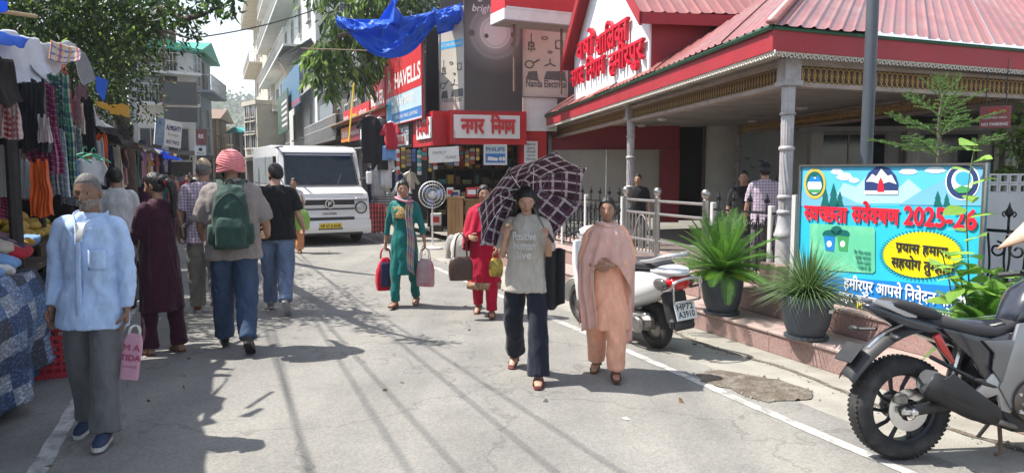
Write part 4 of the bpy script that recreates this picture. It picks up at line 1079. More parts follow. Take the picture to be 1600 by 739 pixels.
for k,s_ in enumerate(('कि गीला कचरा','सूखा कचरा','अलग अलग','रखना है')):btext(s_,1336+2*k,1362,391+8*k,396+8*k,F_BTREE,.01,9)
for x_ in (.06,BL-.06):MB().box((x_,.05,(-BB+Z2+BH)/2+0),(.035,.035,BH-(Z2-BB) )).build('banner_post',M_STEEL,ban)
B=MB()
pl_=onV(1243,320,VB+.03);MB().box((pl_.x,pl_.y,(Z2+1.42)/2),(.05,.05,1.42-Z2),rot=(0,0,ROADROT)).build('white_post',M_POSTW)
tag(bpy.data.objects['white_post'],'short pale metal post between the silver column and the banner','post')

# ================================================================== POTS AND PLANTS
M_POT=mat('charcoal_pot',(.055,.065,.08),.55,var=.12,scale=6,bump=.05,dirt=(.10,.10,.10),dscale=4,damt=.5)
M_SOIL=mat('pot_soil',(.05,.035,.025),.95,var=.3,scale=20,bump=.6)
def leafmat(name,c,c2,tr=.35,rough=.45):
    if name in MATS:return MATS[name]
    m=mat(name,c,rough,var=0,scale=8,col2=c2,spec=.4);return translucent(m,tr,tuple(min(1,x*1.7) for x in c2))
L_CYCAD=leafmat('cycad_leaf',(.036,.115,.014),(.085,.20,.028),.3);L_CYCADY=leafmat('cycad_young_leaf',(.13,.26,.02),(.22,.38,.03),.5)
L_YUCCA=leafmat('yucca_leaf',(.05,.11,.04),(.12,.19,.06),.2);L_BROAD=leafmat('broad_leaf',(.12,.26,.04),(.24,.40,.08),.45);L_PINE=leafmat('araucaria_needle',(.05,.14,.03),(.13,.26,.06),.3)
def pot(label,p,dia,h,name='plant_pot'):
    t=thing(name,label,'plant pot',(p.x,p.y,Z1));r=dia/2
    MB().lathe([(r*.60,.02),(r*.70,.03),(r*.88,h*.35),(r,h*.75),(r,h*.97),(r*.96,h),(r*.90,h),(r*.9,h-.05),(0.0,h-.05)],36).build('bowl',M_POT,t,smooth=True,sharp=40)
    MB().lathe([(r*.70,0),(r*.86,.012),(r*.86,.032),(r*.8,.034),(r*.5,.02)],30).build('saucer',M_POT,t,smooth=True,sharp=40)
    MB().lathe([(0.001,h-.028),(r*.5,h-.022),(r*.895,h-.035)],24,caps=False).build('soil',M_SOIL,t,smooth=True)
    return t
p1=G(1143,494,Z1);p1=p1+RU*.16;p2=G(1281,534,Z1);p2=p2+RU*.16
pot('charcoal pot holding the feathery palm beside the steel railing',p1,.42,.39);pot('charcoal pot holding the spiky plant in front of the banner',p2,.43,.38)
MB().box((.12,-.205,.27),(.035,.006,.028)).build('sticker',F_WHITE,bpy.data.objects['plant_pot.001'])
def frond_mesh(name,L,m,seed,droop,leaf=.16,n=42,vee=.35):
    rng=random.Random(seed);pts=[(0,L*t*(1-.12*droop*t),L*(.0*t-droop*t*t*.55)) for t in [k/10 for k in range(11)]]
    B=MB();B.tube([Vector(p) for p in pts],[.007*(1-.8*k/10) for k in range(11)],4)
    cs,ds=[],[]
    for k in range(n):
        t=.08+.92*k/n;i=min(int(t*10),9);f=t*10-i;c=Vector(pts[i]).lerp(Vector(pts[i+1]),f);tg=(Vector(pts[i+1])-Vector(pts[i])).normalized()
        sz=math.sin(PI*min(1,.12+t*.86))**.6
        for sg in (-1,1):
            d=Vector((sg,0,0))*.85+tg*(.55+.5*t)+Vector((0,0,vee));d.normalize()
            ln_=leaf*sz*rng.uniform(.85,1.1);wv=tg.cross(Vector((0,0,1))).cross(d);wv=tg
            e=c+d*ln_+Vector((0,0,-.02*ln_/leaf));w_=wv*.0046
            B.add([c-w_,c+w_,c+d*ln_*.6+w_*.9,e,c+d*ln_*.6-w_*.9],[(0,1,2,3,4)])
    return B.mesh(name,m)
def cycad(label,c,L,n,seed,m=L_CYCAD,tilt0=R(8),name='potted_palm',young=0):
    t=thing(name,label,'plant',c);rng=random.Random(seed)
    MB().lathe([(.06,-.04),(.075,0),(.06,.06),(.03,.09),(0,.1)],12).build('trunk',M_WOODDK,t,smooth=True)
    ms=[frond_mesh('frond',L,m,seed+i,dr,leaf=L*.21) for i,dr in enumerate((.15,.4,.7,1.0))];my=frond_mesh('frond',L*.62,L_CYCADY,seed+9,.3,leaf=L*.15)
    for k in range(n):
        f=k/n;az=k*2.39996+rng.uniform(-.2,.2);el=R(80)-(R(80)-tilt0)*f**.8+rng.uniform(-.1,.1)
        me=ms[min(3,int(f*4))] if not (young and k>=n-young) else my
        o=obj('frond',me,t,(0,0,.05));o.rotation_euler=Euler((el,rng.uniform(-.3,.3),0)).to_matrix().to_4x4().to_euler();o.rotation_euler=(Matrix.Rotation(az,3,'Z') @ Matrix.Rotation(el,3,'X') @ Matrix.Rotation(rng.uniform(-.35,.35),3,'Y')).to_euler()
        s_=rng.uniform(.8,1.1);o.scale=(s_,)*3
    return t
cycad('feathery green cycad palm growing in the left charcoal pot',(p1.x,p1.y,Z1+.37),.66,64,3,tilt0=R(-6),young=9)
yp=thing('spiky_plant','spiky ball of thin blue green blades growing in the right charcoal pot','plant',(p2.x,p2.y,Z1+.36));B=MB();rng=random.Random(5)
for k in range(420):
    z=1-1.15*(k+.5)/420;az=k*2.39996;rr=math.sqrt(max(0,1-z*z));d=Vector((rr*math.cos(az),rr*math.sin(az),z*.95+.06));L_=.46*rng.uniform(.8,1.1);s_=d.cross(Vector((0,0,1))).normalized()*.0055
    b0=d*.03+Vector((0,0,.03));mid_=b0+d*L_*.55;e=b0+d*L_+Vector((0,0,-.10*rr*rr));n_=s_.cross(d).normalized()*.003
    B.add([b0-s_,b0+n_,b0+s_,mid_+s_*.8,mid_+n_,mid_-s_*.8,e],[(0,1,4,5),(1,2,3,4),(5,4,6),(4,3,6)])
tag(B.build('leaf_blades',L_YUCCA,yp),kind='stuff');MB().lathe([(.05,-.06),(.06,0),(.05,.06),(.0,.08)],10).build('stem',M_WOODDK,yp)
# araucaria behind the banner
ac=onV(1463,300,5.95);ar=thing('araucaria_tree','young araucaria tree with tiered feathery branches behind the blue banner','tree',(ac.x,ac.y,Z2));zA=lambda py:onV(1463,py,5.95).z-Z2
MB().tube([(0,0,0),(.01,0,zA(250)),(-.01,0,zA(200)),(.015,0,zA(140))],[.028,.022,.014,.006],8,sm=3).build('trunk',mat('young_bark',(.13,.11,.08),.9,var=.2,bump=.3),ar,smooth=True)
def araucaria_branch(seed,L,up):
    rng=random.Random(seed);cs,ds=[],[];B=MB()
    main=[(0,L*t,L*(up*t-.45*up*t*t)) for t in [k/12 for k in range(13)]];B.tube([Vector(p) for p in main],.005,4,mi=1)
    def needles(path,w_):
        for i in range(len(path)-1):
            a,b_=Vector(path[i]),Vector(path[i+1]);tg=(b_-a).normalized();st=max(2,int((b_-a).length/.006))
            for j in range(st):
                c=a.lerp(b_,j/st)
                for q in range(2):
                    cs.append(c);dv=Vector((rng.gauss(0,1),rng.gauss(0,1),rng.gauss(0,.7)+.4));ds.append(tg*.9+dv.normalized()*.8)
    needles(main,1)
    for k in range(3,12,2):
        for sg in (-1,1):
            p=Vector(main[k]);l2=L*.36*(1-(k/14)**2)*rng.uniform(.8,1.1)
            tw=[p+Vector((sg*l2*t*.85,l2*t*.7,-l2*.10*t*t+.03*t)) for t in (0,.25,.5,.75,1)];B.tube(tw,.003,3,mi=1);needles(tw,1)
    tw=leaf_mesh('needles',cs,ds,.030,.006,[L_PINE],fold=.1,seed=seed)
    return B.mesh('branch',[L_PINE,M_WOODDK]),tw
brs=[araucaria_branch(i,.62,.5) for i in range(2)]
for py,sc_,n_,el in ((246,.92,5,.0),(214,.80,5,.12),(184,.62,5,.3),(158,.42,5,.6),(146,.28,4,1.0)):
    for k in range(n_):
        az=2*PI*k/n_+py;bm_,nm_=brs[k%2]
        o=obj('branch',bm_,ar,(0,0,zA(py)),(Matrix.Rotation(az,3,'Z') @ Matrix.Rotation(el,3,'X')).to_euler(),sc_);q=obj('needles',nm_,o);q['kind']='stuff'
# broad leaved climbing plant in front of the banner
bp_=onV(1508,480,5.05);bp_.z=Z1
cl=thing('leafy_stem_plant','tall leafy stem with broad light green leaves in front of the banner','plant',bp_)
Hs=onV(1506,218,5.05).z-Z1
stem=[(0,0,0),(.03,.0,Hs*.25),(.0,0,Hs*.5),(-.03,0,Hs*.75),(0.01,0,Hs)]
stem2=[(0,0,0.05),(-.08,-.02,Hs*.2),(-.14,-.03,Hs*.38),(-.2,-.03,Hs*.5)];stem3=[(0,0,.05),(.1,.0,Hs*.2),(.16,.02,Hs*.32),(.22,0,Hs*.42)]
MB().tube(stem,[.008,.007,.006,.005,.003],6,sm=4).build('stem',mat('green_stem',(.10,.16,.04),.6),cl)
for s_ in (stem2,stem3):MB().tube(s_,.005,5,sm=4).build('stem',MATS['green_stem'],cl)
lf=MB();out_=[(0,0),(.25,.22),(.42,.5),(.42,.7),(.26,.9),(0,1.12)]
vs=[(0,0,0),(0,.5,-.03),(0,.9,-.09),(0,1.12,-.17)];pr=[(.26,.2,.05),(.44,.48,.06),(.40,.72,.02),(.22,.94,-.06)]
lf.add(vs+pr+[(-p[0],p[1],p[2]) for p in pr],[(0,4,5,1),(1,5,6,2),(2,6,7,3),(0,1,9,8),(1,2,10,9),(2,3,11,10)])
lfm=lf.mesh('leaf',L_BROAD,True)
rng=random.Random(11)
spots=[(stem,t) for t in [.98,.95,.9,.86,.8,.76,.7,.66,.6,.56,.5,.46,.42,.38,.34,.3,.26,.22,.18,.14]]+[(stem2,t) for t in (.98,.9,.8,.65,.5,.35)]+[(stem3,t) for t in (.98,.9,.75,.6,.4)]
for i,(sm_,t) in enumerate(spots):
    k=t*(len(sm_)-1);j=min(int(k),len(sm_)-2);c=Vector(sm_[j]).lerp(Vector(sm_[j+1]),k-j)
    az=i*2.4+rng.uniform(-.4,.4);o=obj('leaf',lfm,cl,c,(Matrix.Rotation(az,3,'Z') @ Matrix.Rotation(rng.uniform(-.3,.45),3,'X') @ Matrix.Rotation(rng.uniform(-.5,.5),3,'Y')).to_euler(),rng.uniform(.12,.20))
bp2=onV(1535,500,5.02);bp2.z=Z1
cl2=thing('leafy_shrub','bushy broad leaved shrub overlapping the lower right corner of the banner','shrub',bp2);rng=random.Random(31)
for q in range(7):
    az=q*.9;hh_=rng.uniform(.45,1.0);st_=[(0,0,0),(.06*math.cos(az),.05*math.sin(az),hh_*.4),(.16*math.cos(az),.10*math.sin(az),hh_*.8),(.24*math.cos(az),.14*math.sin(az),hh_)]
    MB().tube(st_,[.006,.005,.004,.002],5,sm=3).build('stem',MATS['green_stem'],cl2)
    for i in range(10):
        t=.25+.75*i/9;k=t*3;j=min(int(k),2);c=Vector(st_[j]).lerp(Vector(st_[j+1]),k-j)
        obj('leaf',lfm,cl2,c,(Matrix.Rotation(i*2.4+q,3,'Z') @ Matrix.Rotation(rng.uniform(-.5,.5),3,'X') @ Matrix.Rotation(rng.uniform(-.6,.6),3,'Y')).to_euler(),rng.uniform(.09,.16))
cy2=onV(1548,505,5.0);cycad('dark green cycad palm behind the motorcycle at the right edge',(cy2.x,cy2.y,Z1+.26),.48,34,21,tilt0=R(10),name='palm_plant')
pot('low charcoal pot holding the cycad palm behind the motorcycle',Vector((cy2.x,cy2.y,0)),.34,.28)
# street lamp pole
pp=onV(1353,260,5.7);pole=thing('street_pole','tall dark grey metal pole rising behind the blue banner','pole',(pp.x,pp.y,Z2))
MB().tube([(0,0,0),(0,0,2.6),(0,0,6.0)],[.058,.055,.045],20).build('shaft',mat('pole_paint',(.075,.085,.10),.45,var=.12,scale=3,metal=.2),pole,smooth=True,sharp=40)
MB().lathe([(.12,0),(.12,.03),(.07,.05),(.062,.16)],20).build('base_flange',MATS['pole_paint'],pole)
MB().tube([(0,0,6),(-.05,0,6.5),(-.5,0,6.9),(-1.2,0,7.0)],.03,10,sm=4).build('arm',MATS['pole_paint'],pole);MB().box((-1.5,0,7.0),(.6,.2,.09),bev=.03).build('lamp_head',M_ALU,pole)

# ================================================================== TREES
M_BARK=mat('tree_bark',(.085,.065,.05),.95,var=.35,scale=9,bump=.8,bscale=22,stretch=(1,1,.3))
L_DARK=leafmat('tree_leaf_dark',(.014,.036,.010),(.030,.068,.016),.18,.5);L_MID=leafmat('tree_leaf_mid',(.036,.080,.018),(.075,.14,.03),.3,.5);L_LIGHT=leafmat('tree_leaf_light',(.10,.18,.03),(.18,.27,.05),.5,.5)
def clumps(name,lst,m,mixw,L,W,seed,parent,down=.3):
    rng=np.random.default_rng(seed);cs,ds=[],[]
    for c,r,n in lst:
        r=np.array(r if hasattr(r,'__len__') else (r,r,r));k=max(3,int(n/24))
        sub=rng.normal(size=(k,3));sub /= np.linalg.norm(sub,axis=1)[:,None];sub=np.array(c)+sub*r*rng.uniform(.35,1,k)[:,None]**.6
        for s_ in sub:
            q=rng.normal(size=(24,3))*r*.22;p=s_+q;cs.append(p);d=q+rng.normal(size=(24,3))*.25*r.mean()-np.array([0,0,down*r.mean()]);ds.append(d)
    me=leaf_mesh(name,np.concatenate(cs),np.concatenate(ds),L,W,m,seed=seed,mixw=mixw)
    o=obj(name,me,parent);o['kind']='stuff';return o
def limb(t,pts,rad,name='branch'):return MB().tube(pts,rad,9,sm=4).build(name,M_BARK,t,smooth=True)
tb=P(196,268,16.0);tb.z=0
tree=thing('street_tree','large leafy tree arching over the market stalls on the left','tree',tb)
loc=lambda px,py,Y:P(px,py,Y)-tb
MB().tube([(0,0,0),(.05,0,1.5),(-.05,.0,3.0),(-.2,-.2,4.4),(-.7,-.5,6.0)],[.24,.18,.17,.15,.1],12,sm=4).build('trunk',M_BARK,tree,smooth=True)
limb(tree,[(-.1,0,3.2),loc(150,40,12),loc(80,0,10),loc(0,-30,9)],[.15,.11,.08,.05]);limb(tree,[(-.1,-.1,3.9),loc(230,22,9),loc(290,30,7.8),loc(350,8,7.2)],[.10,.05,.03,.008])
limb(tree,[(-.1,-.1,3.6),loc(225,55,9.5),loc(300,62,7.6)],[.06,.03,.008]);limb(tree,[(-.1,0,2.8),loc(140,120,12),loc(90,130,11)],[.09,.06,.03]);limb(tree,[(0,0,3.5),loc(200,-40,13),loc(260,-90,12)],[.1,.08,.05])
cl_=[]
rng=random.Random(2)
for px,py,Y,r,n in [(20,20,8.5,.8,1000),(70,30,9,.9,1200),(120,25,9.5,.95,1300),(165,35,10,.9,1200),(60,80,10.5,.8,900),(110,80,11,.9,1000),(155,90,11.5,.9,1000),(185,60,12,.8,700),(130,140,13,.8,800),(170,150,13.5,.7,600),(90,120,13,.8,700),(190,110,14,.4,160),(20,125,12,.8,500),
                        (215,18,8.8,.35,260),(250,20,8.2,.26,120),(285,34,7.8,.20,80),(318,22,7.4,.22,90),(345,10,7.2,.16,60),(285,6,7.8,.24,100),(240,45,8.4,.2,80),(210,48,8.8,.25,140),(30,-40,8.5,1.0,900),(120,-40,9,1.0,900),(200,-30,8.5,.5,260),(-60,0,8,1.0,900),(-120,40,7.5,1.1,900)]:
    cl_.append((loc(px,py,Y),(r,r,r*.75),n))
clumps('crown',cl_,[L_DARK,L_MID,L_LIGHT],[.68,.26,.06],.10,.042,4,tree)
tb2=UV(24.0,5.4);tr2=thing('glossy_leaf_tree','tree with large glossy leaves reaching out over the shops on the right','tree',tb2);loc2=lambda px,py,Y:P(px,py,Y)-tb2
MB().tube([(0,0,0),(.1,0,2.0),(0,-.1,4.0),(.1,-.2,6.5)],[.25,.2,.16,.1],10,sm=4).build('trunk',M_BARK,tr2,smooth=True)
limb(tr2,[(0,-.1,3.4),loc2(560,60,20),loc2(510,70,19)],[.1,.06,.02]);limb(tr2,[(0,-.1,3.0),loc2(560,110,20),loc2(515,120,19.5)],[.08,.05,.015])
c2=[(loc2(px,py,Y),(r,r,r*.7),n) for px,py,Y,r,n in [(545,50,20,.7,150),(515,60,19.5,.6,120),(500,85,19,.5,110),(530,95,19.5,.6,120),(545,120,20,.6,110),(505,125,19,.45,110),(575,100,20.5,.6,100),(565,25,20.5,.8,160),(600,10,21,1.,200),(545,-10,20,1.,200),(490,110,19,.3,50),(600,60,21,.7,120)]]
clumps('crown',c2,[L_DARK,L_MID,L_LIGHT],[.35,.4,.25],.36,.11,9,tr2,.8)
tb3=UV(22.5,8.0);tr3=thing('shade_tree','dark green tree behind the blue tarpaulin and hoardings','tree',tb3);loc3=lambda px,py,Y:P(px,py,Y)-tb3
MB().tube([(0,0,0),(0,0,3),(.1,0,7)],[.25,.2,.1],10,sm=3).build('trunk',M_BARK,tr3,smooth=True)
clumps('crown',[(loc3(px,py,Y),(r,r,r*.8),n) for px,py,Y,r,n in [(560,10,22,1.2,700),(620,20,22,1.2,700),(680,20,22,1.2,700),(600,60,22.5,1.0,500),(650,-30,22,1.5,800),(560,-40,22,1.5,800),(700,-30,22,1.3,700),(640,70,22.5,.9,300)]],[L_DARK,L_MID],[.7,.3],.2,.08,14,tr3)

# ================================================================== LEFT MARKET STALLS
M_POSTD=mat('dark_stall_post',(.035,.03,.03),.7,var=.3,scale=12,bump=.2)
def hang(name,label,cat,top,w_,L,m,yaw=0.0,folds=6,amp=.022,gather=.8,us=1.0,vs_=1.0,group=None,ragged=.02,taper=1.0,nu=36,nv=28,seed=0,tilt=0.0):
    "cloth hung from its top edge; local x across, falling down -Z"
    B=MB()
    def fn(u,v):
        ph=seed*1.7;g_=gather+(taper-gather)*v+.10*mnoise.noise(Vector((v*2.2,ph,1)));uw=u+.05*math.sin(5.1*u+ph)+.06*mnoise.noise(Vector((u*2,v*1.6,ph)))
        x=(u-.5)*w_*g_;e=mnoise.noise(Vector((u*3,v*2.5,ph+7)))
        y=amp*(math.sin(2*PI*folds*uw+ph)*(.35+.65*v)+.45*math.sin(2*PI*folds*2.1*uw+2*ph+v)*(1-.5*v)+.9*e)+tilt*v
        z=-L*v*(1+.06*mnoise.noise(Vector((u*2.5,ph,3))))-(ragged*mnoise.noise(Vector((u*30,seed,0)))*1.5 if v>.95 else 0)-.04*(1-v)*abs(math.sin(PI*2*u+ph))
        return Vector((x+.02*w_*mnoise.noise(Vector((u,v*3,ph))),y,z))
    B.grid(fn,nu,nv,us=us,vs_=vs_);o=B.build(name,m,None,smooth=True);o.location=top;o.rotation_euler=(0,0,yaw)
    return tag(o,label,cat,group)
def garment_mesh(name,m,w_=.45,h_=.6,sleeve=.22,kind='shirt',seed=0):
    B=MB()
    if kind=='shirt':pl=[(-.08,0),(-.06,-.03),(.06,-.03),(.08,0),(w_/2,-.05),(w_/2+sleeve*.55,-.05-sleeve),(w_/2+sleeve*.25,-.08-sleeve),(w_/2-.02,-.2),(w_/2-.01,-h_),(-w_/2+.01,-h_),(-w_/2+.02,-.2),(-w_/2-sleeve*.25,-.08-sleeve),(-w_/2-sleeve*.55,-.05-sleeve),(-w_/2,-.05)]
    else:pl=[(-w_/2,0),(w_/2,0),(w_*.55,-h_),(.05,-h_),(0,-h_*.35),(-.05,-h_),(-w_*.55,-h_)]
    bm=bmesh.new();f=bm.faces.new([bm.verts.new((p[0],0,p[1])) for p in pl]);bmesh.ops.triangulate(bm,faces=[f]);bmesh.ops.subdivide_edges(bm,edges=bm.edges,cuts=4,use_grid_fill=True)
    for v in bm.verts:v.co.y=.03*math.sin(v.co.x*22+seed)+.03*mnoise.noise(Vector((v.co.x*5,v.co.z*3,seed)))
    g_=bmesh.ops.extrude_face_region(bm,geom=bm.faces[:]);bmesh.ops.translate(bm,verts=[e for e in g_['geom'] if isinstance(e,bmesh.types.BMVert)],vec=(0,.03,0));bmesh.ops.recalc_face_normals(bm,faces=bm.faces)
    me=bpy.data.meshes.new(name);bm.to_mesh(me);bm.free();me.materials.append(m);me.shade_smooth();return me
def garment(name,label,p,m,yaw=0,group=None,hanger=True,hm=None,**k):
    t=thing(name,label,'garment',p,yaw,group);obj('fabric',garment_mesh('fabric',m,**k),t)
    if hanger:MB().tube([(-.16,.015,-.05),(0,.015,.03),(.16,.015,-.05)],.008,5,sm=3).tube([(0,.015,.03),(0,.015,.07),(.025,.015,.09),(.03,.015,.06)],.005,5).build('hanger',hm or M_ALU,t)
    return t
C_MAR=plaid('maroon_check_cloth',(.20,.02,.09),[(0,.08,0,.10,(.45,.2,.3),.6),(1,.08,0,.10,(.45,.2,.3),.6),(0,.08,.3,.05,(.05,.0,.03),.7),(1,.08,.3,.05,(.05,.0,.03),.7)])
C_GRN=plaid('green_plaid_cloth',(.04,.10,.08),[(0,.14,0,.12,(.42,.46,.42),.7),(1,.10,0,.10,(.42,.46,.42),.6),(0,.14,.4,.2,(.02,.22,.10),.7),(1,.2,.3,.2,(.02,.05,.1),.6)])
C_GRY=plaid('grey_plaid_cloth',(.17,.20,.24),[(0,.10,0,.10,(.5,.52,.52),.7),(1,.10,0,.10,(.5,.52,.52),.7),(0,.1,.3,.15,(.05,.09,.14),.6)])
C_RED=plaid('red_check_cloth',(.30,.03,.04),[(0,.07,0,.22,(.5,.42,.40),.7),(1,.07,0,.22,(.5,.42,.40),.6)])
C_BLK=cloth('black_cloth',(.018,.018,.024));C_ORG=cloth('orange_scarf_cloth',(.62,.10,.015),folds=.8);C_WHT=cloth('white_cloth',(.55,.56,.57));C_BLUE=cloth('pale_blue_cloth',(.16,.30,.55));C_PINK=cloth('dusty_pink_cloth',(.32,.17,.19));C_NAVY=cloth('navy_cloth',(.025,.035,.08));C_DKR=cloth('red_cloth',(.42,.02,.04));C_CRM=cloth('cream_cloth',(.48,.42,.34));C_STR=plaid('striped_knit',(.45,.45,.46),[(1,.06,0,.22,(.05,.06,.09),.9)],coords='Object')
VS=-1.55
def post(px,ytop,v,r,label,zt=None,m=None):
    p=onV(px,300,v);zt=onV(px,ytop,v).z
    o=MB().tube([(0,0,0),(0,0,zt)],r,8).box((0,0,.03),(r*3.2,r*3.2,.05)).build('stall_post',m or M_POSTD,None,smooth=True,sharp=40);o.location=(p.x,p.y,0);return tag(o,label,'post')
post(22,100,-1.5,.05,'thick dark stall post in front of the hanging checked cloths');post(64,130,-1.75,.035,'thin dark stall post beside the mango heap');post(-75,30,-1.5,.05,'dark stall post at the left picture border');post(122,110,-1.7,.03,'slim stall post behind the old man')
# canopy sheets
def sheet(name,label,cat,corners,m,sag=.2,nu=24,nv=16,wr=.04,seed=0,us=1,vs_=1,group=None,solid=.004):
    a,b_,c,d=[Vector(p) for p in corners];B=MB()
    def fn(u,v):
        p=a.lerp(b_,u).lerp(d.lerp(c,u),v);n_=mnoise.noise(p*2.5+Vector((seed,0,0)));n2_=mnoise.noise(Vector((p.x*7,p.y*7,p.z*3+seed)))
        return p+Vector((n_*wr,n_*wr,-sag*4*u*(1-u)*v*(1.2-v)*1.6+wr*n_+wr*.5*n2_))
    B.grid(fn,nu,nv,us=us,vs_=vs_);return tag(B.build(name,m,None,smooth=True,solid=solid),label,cat,group)
M_TARPW=translucent(cloth('white_tarp',(.62,.64,.68),folds=.6,fscale=5,rough=.5),.25,(.6,.62,.66));M_TARPB=translucent(mat('blue_tarp',(.015,.15,.62),.45,var=.15,scale=4,bump=.4,bscale=7,spec=.4),.45,(.02,.26,.95));M_TARPK=mat('black_polythene',(.006,.006,.007),.58,var=.3,bump=.9,bscale=10,spec=.12);M_TARPY=translucent(cloth('yellow_tarp',(.62,.36,.02),folds=.6),.25,(.7,.45,.03));M_TARPG=cloth('grey_tarp',(.20,.20,.21),folds=.6,rough=.6);M_TARPBR=cloth('brown_tarp',(.09,.06,.045),folds=.6)
X=lambda px,py,Y:P(px,py,Y)
sheet('white_canopy','white and blue stall canopy sheet sloping towards the street','canopy',[X(-60,34,5.6),X(128,78,8.0),X(80,128,6.7),X(-60,118,5.0)],M_TARPW,.10,wr=.07,seed=1,nu=40,nv=30)
sheet('blue_canopy','blue strip of tarpaulin lying on the white canopy','canopy',[X(-60,44,5.3),X(44,60,6.3),X(38,74,6.1),X(-60,68,5.0)],M_TARPB,.0,wr=.03,seed=2)
sheet('white_canopy_flap','white canopy flap hanging in a point over the checked cloths','canopy',[X(30,70,6.7),X(66,64,6.9),X(80,134,6.6),X(48,108,6.4)],M_TARPW,.02,wr=.03,seed=3)
patch_m=plaid('printed_patch_cloth',(.5,.45,.4),[(0,.3,0,.15,(.4,.05,.1),.8),(1,.35,.2,.15,(.05,.1,.3),.8),(0,.21,.1,.12,(.6,.4,.1),.7)])
sheet('patterned_canopy','colourful printed cloth patch on the canopy edge','canopy',[X(76,66,7.0),X(126,76,7.6),X(122,96,7.3),X(78,94,6.8)],patch_m,.05,wr=.04,seed=4)
sheet('grey_canopy','translucent grey plastic sheet drooping from the canopy corner','canopy',[X(115,76,7.7),X(132,84,7.9),X(152,122,7.8),X(130,132,7.5)],M_TARPG,.05,wr=.05,seed=5)
sheet('blue_canopy_scrap','small bright blue tarpaulin scrap at the canopy tip','canopy',[X(150,120,8.2),X(168,126,8.4),X(162,160,8.2),X(150,140,8.1)],M_TARPB,.02,wr=.03,seed=6)
sheet('black_canopy','crumpled black polythene hanging over the stall corner','canopy',[X(-40,84,4.9),X(18,94,5.4),X(56,155,5.6),X(-40,175,4.7)],M_TARPK,.06,wr=.10,seed=7,nu=40,nv=30)
sheet('stall_roof','dark tarpaulin roof of the nearest garment stall','canopy',[UV(.5,-3.6,2.95),UV(8.0,-3.6,2.95),UV(7.9,-1.55,2.72),UV(.5,-1.6,2.55)],M_TARPBR,.15,wr=.05,seed=8)
sheet('stall_roof','dark tarpaulin roof over the mango stall','canopy',[UV(8.2,-3.8,2.9),UV(11.2,-3.8,2.8),UV(11.1,-1.7,2.45),UV(8.2,-1.75,2.55)],M_TARPK,.15,wr=.05,seed=9)
o=MB().tube([X(-8,17,5.2),X(56,26,5.6)],.016,7).build('bamboo_pole',mat('bamboo',(.42,.30,.16),.6,var=.2),None);tag(o,'short bamboo pole end jutting out above the white canopy','pole')
sheet('blue_canopy_end','blue tarpaulin corner tied at the top left border','canopy',[X(-30,0,5.0),X(10,6,5.2),X(10,22,5.2),X(-30,30,5.0)],M_TARPB,0,wr=.03,seed=11)
# hanging cloths (photo pixel, distance)
def hangp(name,label,px,ytop,ybot,wpx,Y,m,**k):
    t=X(px,ytop,Y);L_=t.z-X(px,ybot,Y).z;return hang(name,label,'scarf',t,wpx*Y/FPX/k.get('gather',.7)**.5,L_,m,group='cloths hanging from the nearest stall',seed=px,**k)
hangp('checked_scarf','red and white checked cloth hanging at the left border',8,148,216,38,5.4,C_RED,us=.5,vs_=.5)
hangp('black_scarf','long black cloth hanging between the red check and the maroon check',52,122,236,34,6.0,C_BLK,amp=.05)
hangp('checked_scarf','maroon checked cloth with fringe hanging from the stall edge',64,128,272,42,6.2,C_MAR,us=.7,vs_=1.2,amp=.04);hangp('plaid_scarf','green and white plaid cloth hanging beside the maroon check',90,112,298,34,6.6,C_GRN,us=.7,vs_=1.6,amp=.04);hangp('plaid_scarf','grey and white plaid cloth hanging below the green plaid',82,200,306,34,6.4,C_GRY,us=.6,vs_=1.0)
hangp('orange_scarf','bright orange scarf hanging below the maroon checked cloth',61,248,337,25,6.0,C_ORG,folds=5,amp=.04);hangp('white_scarf','pale white cloth hanging behind the thick stall post',14,226,306,40,6.2,C_WHT);hangp('white_scarf','narrow pale cloth hanging right of the thick stall post',38,246,308,18,6.1,C_WHT)
hangp('checked_scarf','maroon checked cloth hanging low at the left border',8,300,342,36,6.4,C_MAR,us=.6,vs_=.5);hangp('pink_scarf','dusty pink cloth hanging from the red chain',116,150,190,18,7.4,C_PINK);hangp('cream_scarf','cream cloth strip hanging right of the dusty pink cloth',124,160,208,12,7.5,C_CRM);hangp('plaid_scarf','blue grey plaid cloth hanging behind the green hanger',116,196,262,20,7.2,C_GRY,us=.5,vs_=.7);hangp('fringed_scarf','small pink and white cloth hanging on the black cloth',68,178,222,16,5.95,plaid('pink_white_cloth',(.4,.3,.32),[(0,.1,0,.2,(.55,.55,.52),.8)]))
B=MB();a=X(100,108,6.9)
for k in range(12):B.tube([a+Vector((.018*math.cos(t),(.018 if k%2 else 0)*math.cos(t),-.09*k*.72+.045*math.sin(t))) for t in [2*PI*j/10 for j in range(10)]],.006,5,closed=True)
tag(B.build('red_chain',mat('red_plastic',(.42,.05,.05),.4),None),'red plastic display chain hanging from the canopy','chain')
garment('blue_garment','pale blue garment on a green hanger beside the grey plaid cloth',X(112,246,6.9),C_BLUE,.5,'garments on green hangers',hm=mat('green_plastic',(.03,.35,.18),.4),w_=.2,h_=.28,sleeve=.06);garment('striped_garment','striped knit garment on a green hanger beside the pale blue one',X(130,244,7.0),C_STR,.3,'garments on green hangers',hm=MATS['green_plastic'],w_=.2,h_=.26,sleeve=.06);garment('white_garment','small white shirt on a green hanger above the old man',X(143,246,7.0),C_WHT,.2,'garments on green hangers',hm=MATS['green_plastic'],w_=.18,h_=.24,sleeve=.06)
for k,(u0,u1,lab) in enumerate(((.5,8.1,'dark cloth wall behind the nearest garment stall'),(8.2,11.3,'dark cloth wall behind the mango stall'))):sheet('back_cloth',lab,'cloth',[UV(u0,-3.5,2.9),UV(u1,-3.5,2.85),UV(u1,-3.45,.02),UV(u0,-3.45,.02)],M_TARPBR,0,wr=.06,seed=40+k)
